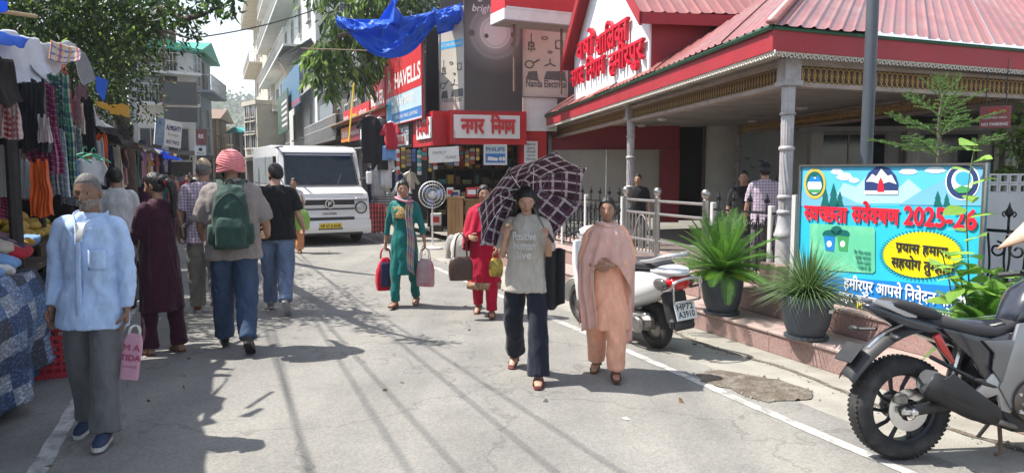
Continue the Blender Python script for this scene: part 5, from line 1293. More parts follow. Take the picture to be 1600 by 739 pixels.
for k,(px,yt,yb,wp,Y,m,lab) in enumerate(((30,132,240,30,6.4,C_NAVY,'navy cloth hanging behind the thick stall post'),(100,140,260,22,7.3,C_DKR,'deep red cloth hanging behind the green plaid'),(134,150,240,20,8.0,C_BLK,'black cloth hanging right of the cream strip'),(108,250,320,26,7.6,C_GRY,'grey plaid cloth hanging low behind the blue garment'),(46,150,250,26,6.6,C_CRM,'cream cloth hanging behind the black cloth'),(126,130,205,18,8.4,C_PINK,'pink cloth hanging deep behind the red chain'),(150,215,290,22,8.8,C_WHT,'white cloth hanging behind the small white shirt'),(76,128,200,20,6.9,C_BLUE,'pale blue cloth hanging behind the maroon check'),(20,236,312,34,7.0,C_PINK,'dusty pink cloth hanging low behind the white cloth'),(166,222,300,22,9.6,C_NAVY,'navy cloth hanging behind the person in white'),(158,206,262,16,9.2,C_ORG,'orange cloth hanging behind the white plastic bundle'),(178,226,300,20,10.4,C_CRM,'cream cloth hanging before the black awning stall'))):hangp('hanging_cloth',lab,px,yt,yb,wp,Y,m)
# display table with clothes and the patchwork quilt
def patchwork():
    m=bpy.data.materials.new('patchwork_quilt');m.use_nodes=True;MATS['patchwork_quilt']=m;t=m.node_tree;b=t.nodes['Principled BSDF']
    tc=_n(t,'ShaderNodeTexCoord');br_=_n(t,'ShaderNodeTexBrick');br_.offset=.4;sc_=_n(t,'ShaderNodeVectorMath',operation='MULTIPLY');sc_.inputs[1].default_value=(7,8,1);t.links.new(tc.outputs['UV'],sc_.inputs[0])
    fl=_n(t,'ShaderNodeVectorMath',operation='FLOOR');t.links.new(sc_.outputs[0],fl.inputs[0]);wn=_n(t,'ShaderNodeTexWhiteNoise');t.links.new(fl.outputs[0],wn.inputs['Vector'])
    rp=_n(t,'ShaderNodeValToRGB');rp.color_ramp.interpolation='CONSTANT';rp.color_ramp.elements[0].color=(.045,.075,.15,1);rp.color_ramp.elements[1].position=.3;rp.color_ramp.elements[1].color=(.10,.16,.27,1)
    for p_,c_ in ((.5,(.26,.29,.34)),(.68,(.05,.055,.075)),(.82,(.16,.21,.30))):e=rp.color_ramp.elements.new(p_);e.color=(*c_,1)
    t.links.new(wn.outputs['Value'],rp.inputs[0]);n3=_n(t,'ShaderNodeTexNoise');n3.inputs['Scale'].default_value=55;t.links.new(tc.outputs['UV'],n3.inputs['Vector'])
    r3=_n(t,'ShaderNodeValToRGB');r3.color_ramp.elements[0].position=.52;r3.color_ramp.elements[0].color=(.75,.75,.78,1);r3.color_ramp.elements[1].position=.60;r3.color_ramp.elements[1].color=(1.7,1.75,1.8,1);t.links.new(n3.outputs[0],r3.inputs[0])
    mx=_n(t,'ShaderNodeMix',data_type='RGBA',blend_type='MULTIPLY');mx.inputs[0].default_value=1;t.links.new(rp.outputs[0],mx.inputs[6]);t.links.new(r3.outputs[0],mx.inputs[7]);t.links.new(mx.outputs[2],b.inputs['Base Color']);b.inputs['Roughness'].default_value=.9
    nb=_n(t,'ShaderNodeTexNoise');nb.inputs['Scale'].default_value=9;t.links.new(tc.outputs['Object'],nb.inputs['Vector']);bp=_n(t,'ShaderNodeBump');bp.inputs['Strength'].default_value=.5;t.links.new(nb.outputs[0],bp.inputs['Height']);t.links.new(bp.outputs[0],b.inputs['Normal'])
    return m
t=thing('stall_table','wooden stall table under the clothes at the left border','table',UV(5.0,-1.95),ROADROT)
MB().box((0,1.0,.84),(1.1,4.0,.04)).build('table_top',M_WOODDK,t)
for sx in (-.5,.5):
    for sy in (-.9,2.9):MB().box((sx,sy,.41),(.06,.06,.82)).build('leg',M_WOODDK,t)
B=MB();
def quilt(u,v):
    uu=4.05+2.75*u
    if v<.35:p=UV(uu,-2.2+.85*v/.35,.885+.03*math.sin(uu*7+v*9)+.02*mnoise.noise(Vector((uu*3,v*5,0))))
    else:
        s_=(v-.35)/.65;bul=.07*math.sin(PI*min(1,s_*1.4))+.05*math.sin(uu*5.5+1)*s_+.035*math.sin(uu*13+2)*s_;flare=.12*s_
        drop=(.80 if u>.55 else .66+.14*u/.55)-.10*max(0,(u-.85)/.15)
        p=UV(uu+.03*math.sin(s_*4+uu*4),-1.35+bul+flare*.6,.885-drop*s_-.02*math.sin(uu*4)*s_)
    return p
B.grid(quilt,70,50,us=1.5,vs_=1.25);tag(B.build('patchwork_quilt',patchwork(),None,smooth=True,solid=.012),'blue and grey patchwork quilt draped over the front of the stall table','quilt')
hang('denim_cloth','dark blue denim cloth hanging below the patchwork quilt','cloth',UV(6.35,-1.36,.62),.75,.58,cloth('denim_blue',(.035,.085,.17)),yaw=ROADROT+PI/2,folds=3,amp=.05,gather=1,seed=3)
rng=random.Random(8);fcs=[C_WHT,C_NAVY,C_BLK,C_PINK,C_DKR,C_BLUE,cloth('mustard_cloth',(.5,.28,.03)),C_CRM,cloth('teal_cloth',(.03,.16,.18)),C_STR]
fnames=['white','navy','black','dusty pink','red','pale blue','mustard','cream','teal','striped']
for k in range(34):
    uu=rng.uniform(5.9,7.7);vv=rng.uniform(-2.2,-1.5);i=k%10;zz=.885+.045*(k//9);B=MB();ax_,ay_=rng.uniform(.14,.24),rng.uniform(.12,.2)
    def fn(u,v,k=k,ax_=ax_,ay_=ay_):
        a=2*PI*u;r_=math.sin(PI*v)**.6;return Vector((ax_*r_*math.cos(a)*(1+.25*mnoise.noise(Vector((math.cos(a)*2,math.sin(a)*2,k)))),ay_*r_*math.sin(a),.05*math.cos(PI*v)+.03*mnoise.noise(Vector((math.cos(a)*3*r_,math.sin(a)*3*r_,k*3.1)))))
    B.grid(fn,18,8);o=B.build('folded_garment',fcs[i],None,smooth=True);o.location=UV(uu,vv,zz+.05);o.rotation_euler=(rng.uniform(-.3,.3),rng.uniform(-.3,.3),rng.uniform(0,6))
    tag(o,'%s garment tossed in the pile on the stall table'%fnames[i],'garment','garments piled on the stall table')
for k,(px,yb,m,n_) in enumerate(((84,470,C_BLK,'black'),(92,462,C_NAVY,'navy'),(98,455,fcs[6],'mustard'),(104,450,C_BLUE,'pale blue'),(100,440,C_DKR,'red'),(78,480,C_NAVY,'second navy'))):
    tp=X(px,yb-56,5.9);hang('draped_garment','%s garment draped over the end of the stall table'%n_,'garment',tp,.16,.34,m,yaw=.6,folds=2,amp=.03,group='garments over the table end',seed=k)
# mango cart
t=thing('fruit_table','low dark fruit table holding the mango heap','table',UV(9.3,-2.2),ROADROT)
MB().box((0,0,.92),(1.2,1.9,.05)).build('table_top',M_WOODDK,t);MB().box((.6,0,.82),(.03,1.9,.2)).build('front_board',M_WOODDK,t)
for sx in (-.5,.5):
    for sy in (-.85,.85):MB().box((sx,sy,.45),(.06,.06,.9)).build('leg',M_WOODDK,t)
mg=MB();mg.sphere((0,0,0),(.075,.052,.05),12,8);M_MANGO=mat('mango_skin',(.55,.30,.03),.45,var=0,scale=7,col2=(.40,.36,.06));M_MELON=mat('papaya_skin',(.60,.36,.05),.5,var=0,scale=5,col2=(.45,.30,.08));ms_=[mg.mesh('mango',M_MANGO,True),mg.mesh('papaya',M_MELON,True)]
for k in range(110):
    lay=0 if k<60 else (1 if k<92 else 2);uu=9.3+rng.uniform(-.85,.85)*(1-.15*lay);vv=-2.15+rng.uniform(-.45,.45)*(1-.25*lay);big=rng.random()<.3
    o=obj('mango' if not big else 'papaya',ms_[big],None,UV(uu,vv,.995+.075*lay),(rng.uniform(-.5,.5),rng.uniform(-.5,.5),rng.uniform(0,6)),1.5 if big else rng.uniform(.85,1.1))
    tag(o,'large yellow papaya in the fruit heap behind the hanging orange scarf' if big else 'yellow green mango in the fruit heap behind the hanging orange scarf','fruit','fruit heaped on the low table')
# red crate
cp_=G(80,594);crt=thing('red_crate','red plastic crate on the ground between the quilt and the old man','crate',(cp_.x-.08,cp_.y+.2,0),.45);M_CR=mat('red_crate_plastic',(.36,.015,.03),.45,var=.15)
MB().box((0,0,.012),(.46,.34,.02)).build('base',M_CR,crt)
for sx,sy,wx,wy in ((0,-.17,.46,.014),(0,.17,.46,.014),(-.23,0,.014,.34),(.23,0,.014,.34)):
    for k in range(6):MB().box((sx,sy,.035+k*.058),(wx,wy,.026)).build('slat',M_CR,crt)
    n_=8 if wx>wy else 6
    for k in range(n_+1):f=k/n_-.5;MB().box((sx+(f*.45 if wx>wy else 0),sy+(0 if wx>wy else f*.33),.175),(.016,.018,.35) if True else 0).build('rib',M_CR,crt)
# further stalls down the left side: awning, posts, table, dark back and hanging goods
def stall(k,u0,u1,aw_m,aw_label,zf,zb_):
    t=thing('market_stall',aw_label,'stall',UV(u0,-1.8),ROADROT,'stalls down the left side');L_=u1-u0;Y_=lambda y:y
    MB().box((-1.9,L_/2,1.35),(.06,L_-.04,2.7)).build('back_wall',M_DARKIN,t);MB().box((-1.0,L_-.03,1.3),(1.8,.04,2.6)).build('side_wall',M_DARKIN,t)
    for y in (.05,L_-.06):
        for x in (.0,-1.8):MB().cyl((x,y,0),(x,y,zf if x==0 else zb_),.03,n=8).build('post',M_POSTD,t)
    B=MB();B.grid(lambda u,v:Vector((-1.9+2.5*v,L_*u,zb_+(zf-zb_)*v+.05*mnoise.noise(Vector((u*6,v*4,k)))-.12*v*v-.1*math.sin(PI*u))),18,10);B.build('awning',aw_m,t,smooth=True,solid=.006)
    MB().box((-.5,L_/2,.72),(1.0,L_-.3,.05)).build('table_top',M_WOODDK,t);MB().box((.0,L_/2,.38),(.03,L_-.3,.66)).build('table_skirt',fcs[(k*3+1)%10],t)
    r2=random.Random(k)
    for j in range(7):
        i=r2.randrange(10);o=garment('hanging_garment','%s garment hanging under the %s awning'%(fnames[i],['black','yellow','grey','blue','brown','dark','pale'][k%7]),UV(u0+.25+j*(L_-.4)/6,-1.75+r2.uniform(-.1,.1),zf-.16),fcs[i],ROADROT+PI/2+r2.uniform(-.5,.5),'garments hanging along the left stalls',hanger=False,w_=.34,h_=r2.uniform(.5,.9),sleeve=r2.choice((.14,.3)),seed=j)
    for j in range(8):
        i=r2.randrange(10);o=MB().box((0,0,.06),(.3,.28,.12),bev=.03).build('folded_stack',fcs[i]);o.location=UV(u0+.4+j*(L_-.7)/8,-2.2,.747);o.rotation_euler=(0,0,ROADROT+r2.uniform(-.2,.2));tag(o,'%s folded cloth bundle on a left side stall table'%fnames[i],'cloth bundle','cloth bundles on the left stalls')
stl=[(11.4,14.0,M_TARPK,'dark stall with black polythene awning beyond the mango heap',2.25,2.6),(14.3,17.6,M_TARPBR,'dark stall with brown awning beyond the black awning',2.25,2.6),(17.9,21.4,M_TARPG,'stall with grey awning half way down the left side',2.3,2.7),(21.8,25.5,M_TARPB,'stall with blue awning far down the left side',2.35,2.7),(26,30,cloth('tan_tarp',(.34,.20,.10)),'stall with tan awning beyond the blue awning',2.4,2.7),(30.5,35,M_TARPB,'small blue awning stall at the end of the left side',2.3,2.6)]
for k,s_ in enumerate(stl):stall(k,*s_)
sheet('yellow_tarp','yellow tarpaulin folded over a pole beyond the old man','canopy',[X(146,158,10.2),X(200,166,12),X(200,186,12),X(150,166,10.2)],M_TARPY,.03,wr=.04,seed=21);sheet('white_bundle','white plastic sheet bundled under the yellow tarpaulin','canopy',[X(136,168,9.6),X(160,186,10),X(172,206,10),X(150,196,9.6)],M_TARPW,.03,wr=.10,seed=22);sheet('black_sheet','long black polythene sheet sagging over the stalls behind the old man','canopy',[X(120,190,10),X(205,200,16),X(206,222,15),X(150,216,10)],M_TARPK,.12,wr=.12,seed=23)

# ================================================================== BUILDINGS
M_GLS=mat('window_glass',(.03,.04,.05),.1,var=.3,spec=.7);M_FRM=mat('window_frame',(.42,.41,.39),.6)
def wallm(n_,c,d=.5):return mat(n_,c,.85,var=.08,scale=1.2,bump=.15,bscale=12,dirt=tuple(x*.55 for x in c),dscale=.9,damt=d)
def building(name,label,o,d,L,D,H,wall,wins,balc=(),roofm=None,roof='flat',rail=True,shop=None,endw=(),endb=()):
    """o: front left ground corner as seen from outside, d: along the front (left to right). wins: (x, z, w, h); balc: (x0, x1, z, depth)"""
    d=Vector(d).normalized();rz=math.atan2(d.y,d.x);t=thing(name,label,'building',o,rz)
    MB().box((L/2,D/2+.001,H/2),(L,D,H)).build('wall',wall,t)
    for x,z,w_,h_ in wins:
        f=MB();f.box((x,-.02,z+h_/2+.03),(w_+.12,.07,.06));f.box((x,-.02,z-h_/2-.03),(w_+.12,.07,.06));f.box((x-w_/2-.03,-.02,z),(.06,.07,h_));f.box((x+w_/2+.03,-.02,z),(.06,.07,h_));f.box((x,-.012,z),(.035,.045,h_))
        f=f.build('window',M_FRM,t);MB().box((x,-.006,z),(w_,.01,h_)).build('pane',M_GLS,f);MB().box((x,-.09,z-h_/2-.08),(w_+.2,.18,.05)).build('sill',wall,f)
    for y,z,w_,h_ in endw:
        f=MB();f.box((L+.02,y,z+h_/2+.03),(.07,w_+.12,.06));f.box((L+.02,y,z-h_/2-.03),(.07,w_+.12,.06));f.box((L+.02,y-w_/2-.03,z),(.07,.06,h_));f.box((L+.02,y+w_/2+.03,z),(.07,.06,h_));f.box((L+.012,y,z),(.045,.035,h_))
        f=f.build('window',M_FRM,t);MB().box((L+.006,y,z),(.01,w_,h_)).build('pane',M_GLS,f);MB().box((L+.16,y,z+h_/2+.2),(.34,w_+.4,.07)).build('sunshade',wall,f)
    if endw:
        for y in (.35,D-.5):MB().cyl((L+.07,y,.2),(L+.07,y,H),.055,n=8).build('drain_pipe',M_GREYPIPE,t)
        MB().box((L+.22,D*.5,H*.42),(.4,.8,.55),bev=.02).build('cooler_box',M_FRM,t)
        for z in endb:
            b_=MB().box((L+.45,D/2,z),(.9,D*.9,.13)).build('balcony',wall,t);B=MB();B.box((L+.87,D/2,z+.95),(.04,D*.9,.05));B.box((L+.87,D/2,z+.5),(.02,D*.9,.03))
            for k in range(19):B.box((L+.87,D*.05+D*.9*k/18,z+.5),(.02,.02,.9))
            B.build('railing',M_FRM,b_)
    for x0,x1,z,dp in balc:
        b_=MB().box(((x0+x1)/2,-dp/2,z),(x1-x0,dp,.14)).build('balcony',wall,t)
        if rail:
            B=MB();B.box(((x0+x1)/2,-dp+.03,z+.95),(x1-x0,.04,.04));B.box(((x0+x1)/2,-dp+.03,z+.55),(x1-x0,.025,.025));n_=int((x1-x0)/.16)
            for k in range(n_+1):B.box((x0+(x1-x0)*k/n_,-dp+.03,z+.52),(.018,.018,.9))
            for xx in (x0,x1):B.box((xx,-dp/2,z+.95),(.03,dp,.04))
            B.build('railing',M_FRM,b_)
        MB().box(((x0+x1)/2+.3,-.004,z+1.1),(.9,.02,2.0)).build('door',M_WOODDK,t)
    if roof=='flat':MB().box((L/2,D/2,H+.15),(L+.25,D+.25,.3)).build('parapet',wall,t)
    else:
        B=MB();rh=L*.16;B.prism([(-.5,0),(L+.5,0),(L/2,rh)],(0,-.6,H),(1,0,0),(0,0,1),(0,D+1.2,0));B.build('roof',roofm,t,fix=True)
    if shop:
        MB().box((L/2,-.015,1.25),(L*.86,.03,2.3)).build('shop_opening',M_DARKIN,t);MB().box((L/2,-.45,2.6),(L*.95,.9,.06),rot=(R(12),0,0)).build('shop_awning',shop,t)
    return t
M_GREYPIPE=mat('pvc_pipe',(.36,.36,.37),.5)
W_WHITE=wallm('white_plaster',(.58,.58,.56));W_CREAM=wallm('cream_plaster',(.50,.46,.38));W_BLUE=wallm('blue_grey_plaster',(.30,.36,.42));W_GREY=wallm('grey_concrete',(.30,.29,.28));W_DARK=wallm('dark_concrete',(.10,.095,.09));W_BROWN=wallm('brown_brick',(.16,.09,.065));M_GRNROOF=mat('green_roof_sheet',(.03,.30,.22),.5,var=.15,scale=3)
# left: white house facing us, then blue grey house, and filler beyond
a=P(206,268,37);c=P(308,268,39);a.z=c.z=0;L_=(c-a).length;fz=lambda py:P(260,py,38).z
bw=building('balcony_house','white three storey house with balconies and green roof at the far left',a,c-a,L_,6,fz(78),W_WHITE,[(L_*.30,fz(140),1.4,1.3),(L_*.72,fz(225),1.0,1.6),(L_*.3,fz(225),1.0,1.5)],[(0,L_*1.02,fz(116),1.1),(0,L_*1.0,fz(165),1.0)],M_GRNROOF,'gable',shop=W_DARK)
MB().box((L_*.28,-.03,(fz(100)+fz(80))/2),(L_*.45,.02,fz(80)-fz(104))).build('recess',wallm('olive_recess',(.28,.27,.20)),bw)
r_,l2,h2=board('dark_billboard','blank dark billboard on the balcony of the white house','billboard',P(258,268,35.6),P(313,268,36.2),P(286,165,36).z,P(286,128,36).z,mat('dark_billboard',(.045,.05,.05),.4),th=.15,frame_m=M_RUST,fw=.05)
b2_=P(258,268,35.8);MB().box((l2/2,.05,-.45),(l2*.95,.08,.7)).build('lower_panel',mat('grille_dark',(.05,.05,.05),.6),r_)
a=P(308,268,44);c=P(334,268,50);a.z=c.z=0;f2=lambda py:P(320,py,47).z
building('blue_house','narrow blue grey house with a green roof behind the white house',a,c-a,(c-a).length,7,f2(92),W_BLUE,[((c-a).length*k,f2(y),.9,1.2) for k in (.25,.7) for y in (130,185,225)],[(0,(c-a).length,f2(150),1.0)],M_GRNROOF,'gable',shop=W_DARK)
for k,(px0,px1,Y0,Y1,ht,wm,rm,lab,pt) in enumerate(((336,356,58,64,190,W_BROWN,mat('rust_roof_sheet',(.20,.13,.10),.7),'low brown shop building at the far end of the street','gable'),(352,372,72,74,205,W_CREAM,None,'small cream house at the end of the street','flat'),(366,392,62,60,208,W_WHITE,mat('teal_roof_sheet',(.03,.30,.30),.6),'low white house with teal roof at the end of the street','gable'),(384,404,54,52,165,W_CREAM,None,'cream narrow building on the far right side of the street','flat'))):
    a=P(px0,268,Y0);c=P(px1,268,Y1);a.z=c.z=0;fk=lambda py:P((px0+px1)/2,py,(Y0+Y1)/2).z;L_=(c-a).length
    building('end_house',lab,a,c-a,L_,6,fk(ht),wm,[(L_*q,fk(y),.8,1.1) for q in (.28,.72) for y in ((ht+12),(ht+32),(ht+54)) if y<245],(),rm,pt,shop=W_DARK)
# left buildings behind the stalls, mostly hidden by the tree
building('brick_shop','dark brown brick building behind the stalls under the tree',UV(6,-4.2),RU,9,5,4.6,W_BROWN,[(1.5+k*2.2,3.4,1.0,1.1) for k in range(4)],(),None,'flat');building('grey_shop','dark grey building behind the left stalls beyond the tree trunk',UV(15.6,-3.9),RU,10,5,4.8,W_DARK,[(1.5+k*2.2,3.6,1.0,1.1) for k in range(4)],[(0,9,2.8,.8)],None,'flat');building('plain_shop','grey building with shop front left of the white house',UV(27,-3.6),RU,8,5,3.6,W_GREY,[(1.5+k*2.2,3.0,.9,.9) for k in range(3)],(),None,'flat',shop=M_TARPBR)
# right row
nR=-RU
def right_building(name,label,pxa,pxb,v,H,D,wall,wins,**k):
    a=onV(pxa,268,v);c=onV(pxb,268,v);a.z=c.z=0;return building(name,label,a,c-a,(c-a).length,D,H,wall,wins((c-a).length),**k)
grid_w=lambda zs_,n_,w_=.9,h_=1.2:(lambda L:[(L*(i+.5)/n_,z,w_,h_) for z in zs_ for i in range(n_)])
right_building('tall_white_house','tall white house with balconies and pipes on the right side of the street',427,498,4.9,19,7,W_WHITE,grid_w((4.4,7.3,10.2,13.1,16),7,1.1,1.5),balc=[(0.2,14,5.9,.9),(0.2,24,8.8,1.0),(0.2,24,11.7,1.1),(.2,18,14.6,1.0)],shop=W_DARK,endw=[(y,z,1.0,1.4) for y in (1.4,3.4,5.5) for z in (4.6,7.4,10.3,13.2,16.2)],endb=(6.4,9.3,12.2))
right_building('far_white_house','far white house with a round balcony beyond the tall white house',402,427,4.6,21,7,W_CREAM,grid_w((4.4,7.3,10.2,13.1,16,18.6),6),balc=[(0.4,12,6.2,1.0),(.4,14,11.8,1.2),(.4,18,17.2,1.3)],shop=W_DARK,endw=[(y,z,.9,1.2) for y in (1.4,3.4) for z in (4.4,7.4,10.4,13.4,16.4,19)],endb=(6.2,12,15))
right_building('dark_shop_row','dark shop building with verandas behind the glossy leaved tree',500,566,5.4,7.0,6,W_DARK,grid_w((3.9,5.8),6,.8,1.1),balc=[(.1,11,3.0,.8)],shop=M_TARPBR,endw=[(y,z,.8,1.1) for y in (1.2,3.0) for z in (3.9,5.8)])
right_building('clothes_shop','dark open fronted clothes shop left of the corner shop',566,622,5.6,5.2,5,W_DARK,grid_w((4.2,),4,.7,1.0),shop=None)
# awning of the tall white house and the plank awning of the clothes shop
sheet('tin_awning','dark tin awning on struts jutting from the tall white house','awning',[onV(424,97,4.0),onV(486,60,4.0),onV(488,64,4.9),onV(428,100,4.9)],mat('dark_tin',(.06,.065,.07),.5,metal=.3),.0,wr=.01,seed=31,solid=.03)
B=MB();B.tube([onV(436,95,4.05),onV(470,165,4.85)],.05,6);B.build('awning_strut',M_RUST);tag(bpy.data.objects['awning_strut'],'diagonal iron strut under the tin awning','strut')
sheet('plank_awning','long brown plank awning over the clothes shop','awning',[onV(516,198,4.3),onV(604,164,4.3),onV(606,172,5.4),onV(520,204,5.4)],mat('brown_plank',(.22,.14,.085),.8,var=.25,scale=5),0,wr=.01,seed=32,solid=.05)
# hanging posters on the right facades
def rboard(name,label,pxl,pxr,yt,yb,v,m,**k):
    a=onV(pxl,(yt+yb)/2,v);c=onV(pxr,(yt+yb)/2,v);z1=onV((pxl+pxr)/2,yt,v).z;z0=onV((pxl+pxr)/2,yb,v).z;return board(name,label,'sign',a,c,z0,z1,m,**k)
rr1,l_,h_=rboard('blue_poster','large blue poster hanging under the tin awning',440,468,112,172,4.2,flat('poster_blue',(.07,.16,.26),dirt=(.12,.22,.32),dscale=1.2,damt=.6));patch(rr1,.05,l_-.05,.1,h_*.14,flat('poster_red',(.35,.06,.08)));
rr2,l_,h_=rboard('list_poster','tall dark price list poster left of the blue poster',434,450,146,208,4.0,flat('poster_green',(.03,.12,.07)));patch(rr2,l_*.35,l_*.98,h_*.05,h_*.9,F_GREY);[patch(rr2,l_*.42,l_*.92,h_*(.15+.14*k),h_*(.21+.14*k),F_WHITE,y=-.006) for k in range(5)]
rr3,l_,h_=rboard('grey_tarp_sign','worn grey banner hanging on the dark shop building',494,520,162,222,5.0,flat('worn_grey_banner',(.22,.25,.27),dirt=(.14,.16,.18),dscale=1,damt=.7))
rr4,l_,h_=rboard('orange_sign','small orange sign with white lettering over the clothes shop',533,545,200,222,4.6,F_ORANGE);put_text(rr4,'88',l_/2,h_*.3,h_*.6,F_WHITE,.03,width=l_*.7)
rr5,l_,h_=rboard('maroon_sign','maroon sign with white lettering right of the orange sign',546,562,196,220,4.6,flat('sign_maroon',(.22,.015,.025)));put_text(rr5,'FASHION',l_/2,h_*.4,h_*.4,F_WHITE,.02,width=l_*.8)
rr6,l_,h_=rboard('white_letter_sign','black sign with a big white letter B beside the black shirts',562,571,196,222,4.5,F_BLACK);put_text(rr6,'B',l_/2,h_*.2,h_*.8,F_WHITE,.05,width=l_*.7)
# left signs
rr7,l_,h_=board('shop_banner','white and blue shop banner leaning over the left stalls','sign',P(243,268,27),P(284,268,28),P(264,226,27.5).z,P(264,184,27.5).z,F_WHITE,th=.05);rr7.rotation_euler.y=R(7)
patch(rr7,0,l_*.34,0,h_,flat('banner_photo',(.12,.22,.34),dirt=(.4,.45,.5),dscale=2,damt=.9));put_text(rr7,'ALMIGHTY',l_*.68,h_*.62,h_*.26,F_NAVY,.03,width=l_*.56);put_text(rr7,'Boutique',l_*.68,h_*.42,h_*.14,F_GREY,.0,width=l_*.4);put_text(rr7,'BEST PRICE',l_*.68,h_*.12,h_*.18,F_NAVY,.02,width=l_*.5)
rr8,l_,h_=board('phone_shop_sign','small white sign with a dark round emblem far down the street','sign',P(306,268,33),P(323,268,33.2),P(314,243,33).z,P(314,228,33).z,F_WHITE,th=.08);B=MB();B.prism(disc_poly(h_*.2,16),(l_/2,-.006,h_*.62),(1,0,0),(0,0,1),(0,.003,0));B.build('emblem',F_BLACK,rr8);put_text(rr8,'iPhone',l_/2,h_*.14,h_*.24,F_GREY,.02,width=l_*.7)
rr9,l_,h_=board('red_letter_sign','dark red hanging sign above the small white sign','sign',P(308,268,34),P(325,268,34.2),P(316,226,34).z,P(316,202,34).z,flat('sign_dark_red',(.16,.04,.04)),th=.08);put_text(rr9,'RK',l_/2,h_*.4,h_*.4,F_WHITE,.02,width=l_*.5)
# blue tarpaulin over the shops
B=MB()
ta,tc_,td,te=P(533,32,16.5),P(722,2,17.5),P(716,40,17.3),P(600,88,16.8)
def tarp(u,v):
    top=P(533+190*u,30-25*u+10*math.sin(PI*u),17.0+.8*v);lowy=34+58*math.sin(PI*min(1,u*1.25))**.9 if u<.8 else 40+40*(1-u)*2
    bot=P(533+190*u,lowy,16.2+.8*u);p=top.lerp(bot,v);fold=.16*math.sin(v*9+u*7)*math.sin(PI*v)+.12*math.sin(u*16+v*5)*v
    cr=abs(mnoise.noise(Vector((u*7+v*3,v*5-u*4,2))))*.34+abs(mnoise.noise(Vector((u*16,v*11+u*9,5))))*.13
    return p+Vector((0,fold-.5*math.sin(PI*v)+cr*math.sin(PI*v)**.5,.10*math.sin(u*14+v*7)*math.sin(PI*v)-.5*cr*math.sin(PI*v)))
B.grid(tarp,110,60);B.build('blue_tarpaulin',M_TARPB,None,smooth=True,solid=.006);tag(bpy.data.objects['blue_tarpaulin'],'large bright blue tarpaulin slung between the tree and the hoardings','tarpaulin')
B=MB();B.grid(lambda u,v:P(590+52*u,-25+(60+10*u)*v,17.0-.3*math.sin(PI*u))+Vector((.15*(1-v)*math.sin(5*u)-(u-.5)*1.1*(1-v),.25*math.sin(u*9)*v,0)),26,14);tag(B.build('blue_tarpaulin_peak',M_TARPB,None,smooth=True,solid=.006),'raised peak of blue tarpaulin tied up to the tree','tarpaulin')
def rope(label,a,b_,r=.008,sag=.2,m=None,name='rope',n=14,cat='rope'):
    a,b_=Vector(a),Vector(b_);o=MB().tube([a.lerp(b_,k/n)-Vector((0,0,sag*4*(k/n)*(1-k/n))) for k in range(n+1)],r,5).build(name,m or F_BLACK);return tag(o,label,cat)
rope('thin iron bar below the blue tarpaulin',P(470,76,18),P(592,80,17),.014,.0,M_RUST,'iron_bar',cat='bar');rope('yellow rope hanging beside the plank awning',P(553,130,17.5),P(545,222,17.0),.018,.0,F_YEL)
# clothes shop display
for k,(px,yt,m,kind,h_,w_,lab) in enumerate(((610,192,C_DKR,'shirt',.62,.34,'red jersey hanging in the clothes shop opening'),(609,228,C_BLUE,'pants',.34,.34,'blue shorts hanging under the red jersey'),(578,182,C_BLK,'shirt',1.1,.42,'black shirt hanging nearest the letter sign'),(592,186,C_BLK,'pants',1.2,.36,'black trousers hanging beside the black shirt'),(602,248,C_WHT,'shirt',.7,.3,'white hooded top hanging below the jersey'),(590,262,cloth('light_grey_cloth',(.36,.36,.37)),'shirt',.7,.34,'light grey top hanging left of the white hooded top'),(628,284,C_WHT,'shirt',.4,.3,'white t-shirt hanging behind the woman in green'),(598,300,C_STR,'shirt',.35,.4,'striped top hanging above the red checked cloths'),(584,262,C_NAVY,'pants',.9,.3,'navy trousers hanging deep in the clothes shop'),(618,268,C_NAVY,'shirt',.5,.3,'navy top hanging right of the white hooded top'),(640,270,C_CRM,'shirt',.4,.26,'cream top hanging beside the fan'))):
    garment('shop_garment',lab,P(px,yt,17.4+.05*k),m,R(15)*(k%3-1),'garments hanging in the clothes shop',w_=w_,h_=h_,kind=kind,seed=k)
C_RBK=plaid('red_black_check',(.40,.035,.04),[(1,.16,0,.16,(.03,.02,.02),.9),(0,.2,0,.14,(.5,.4,.38),.5)])
for k,px in enumerate((579,588,597)):tp=P(px,316,17.0+.1*k);hang('checked_blanket','%s red and black checked blanket hanging low in the clothes shop'%('left','middle','right')[k],'blanket',tp,.16,.72,C_RBK,yaw=.2,folds=1.5,amp=.03,gather=1,us=.5,vs_=1,seed=k,group='checked blankets in the clothes shop')
# utility pole and overhead wires
pb=P(212,268,19.5);pb.z=0;up_=thing('utility_pole','rusty utility pole with a square cross frame beside the big tree','pole',pb,ROADROT*.4);zz=lambda py:P(212,py,19.5).z
MB().tube([(0,0,0),(0,0,7.0)],[.11,.09],12).build('mast',mat('pale_pole',(.35,.36,.37),.7,var=.15,dirt=(.2,.17,.14),dscale=2,damt=.6),up_,smooth=True,sharp=40)
for z in (zz(58),zz(95)):MB().box((.35,0,z),(1.0,.06,.06)).build('cross_arm',M_RUST,up_)
for x in (.15,.82):MB().box((x,0,(zz(58)+zz(95))/2),(.06,.06,zz(58)-zz(95)-.06)).build('frame_upright',M_RUST,up_)
for x in (.15,.4,.65,.82):
    for z in (zz(58),zz(95)):MB().lathe([(.0,0),(.03,0),(.045,.03),(.03,.06),(.045,.09),(.02,.12),(0,.12)],10,(x,0,z+.03)).build('insulator',mat('brown_ceramic',(.10,.04,.03),.25),up_,smooth=True)
top=[pb+Vector((x*.95,.1,z)) for x in (.1,.4,.65,.85) for z in (zz(58)+.15,zz(95)+.12)]
ends=[(-.9,-6,6.3),(-.5,-6,6.1),(-.1,-6,6.2),(.5,-6,6.4),(1.2,-6,6.0),(1.7,-6,6.6)]
wl=['first','second','third','fourth','fifth','sixth']
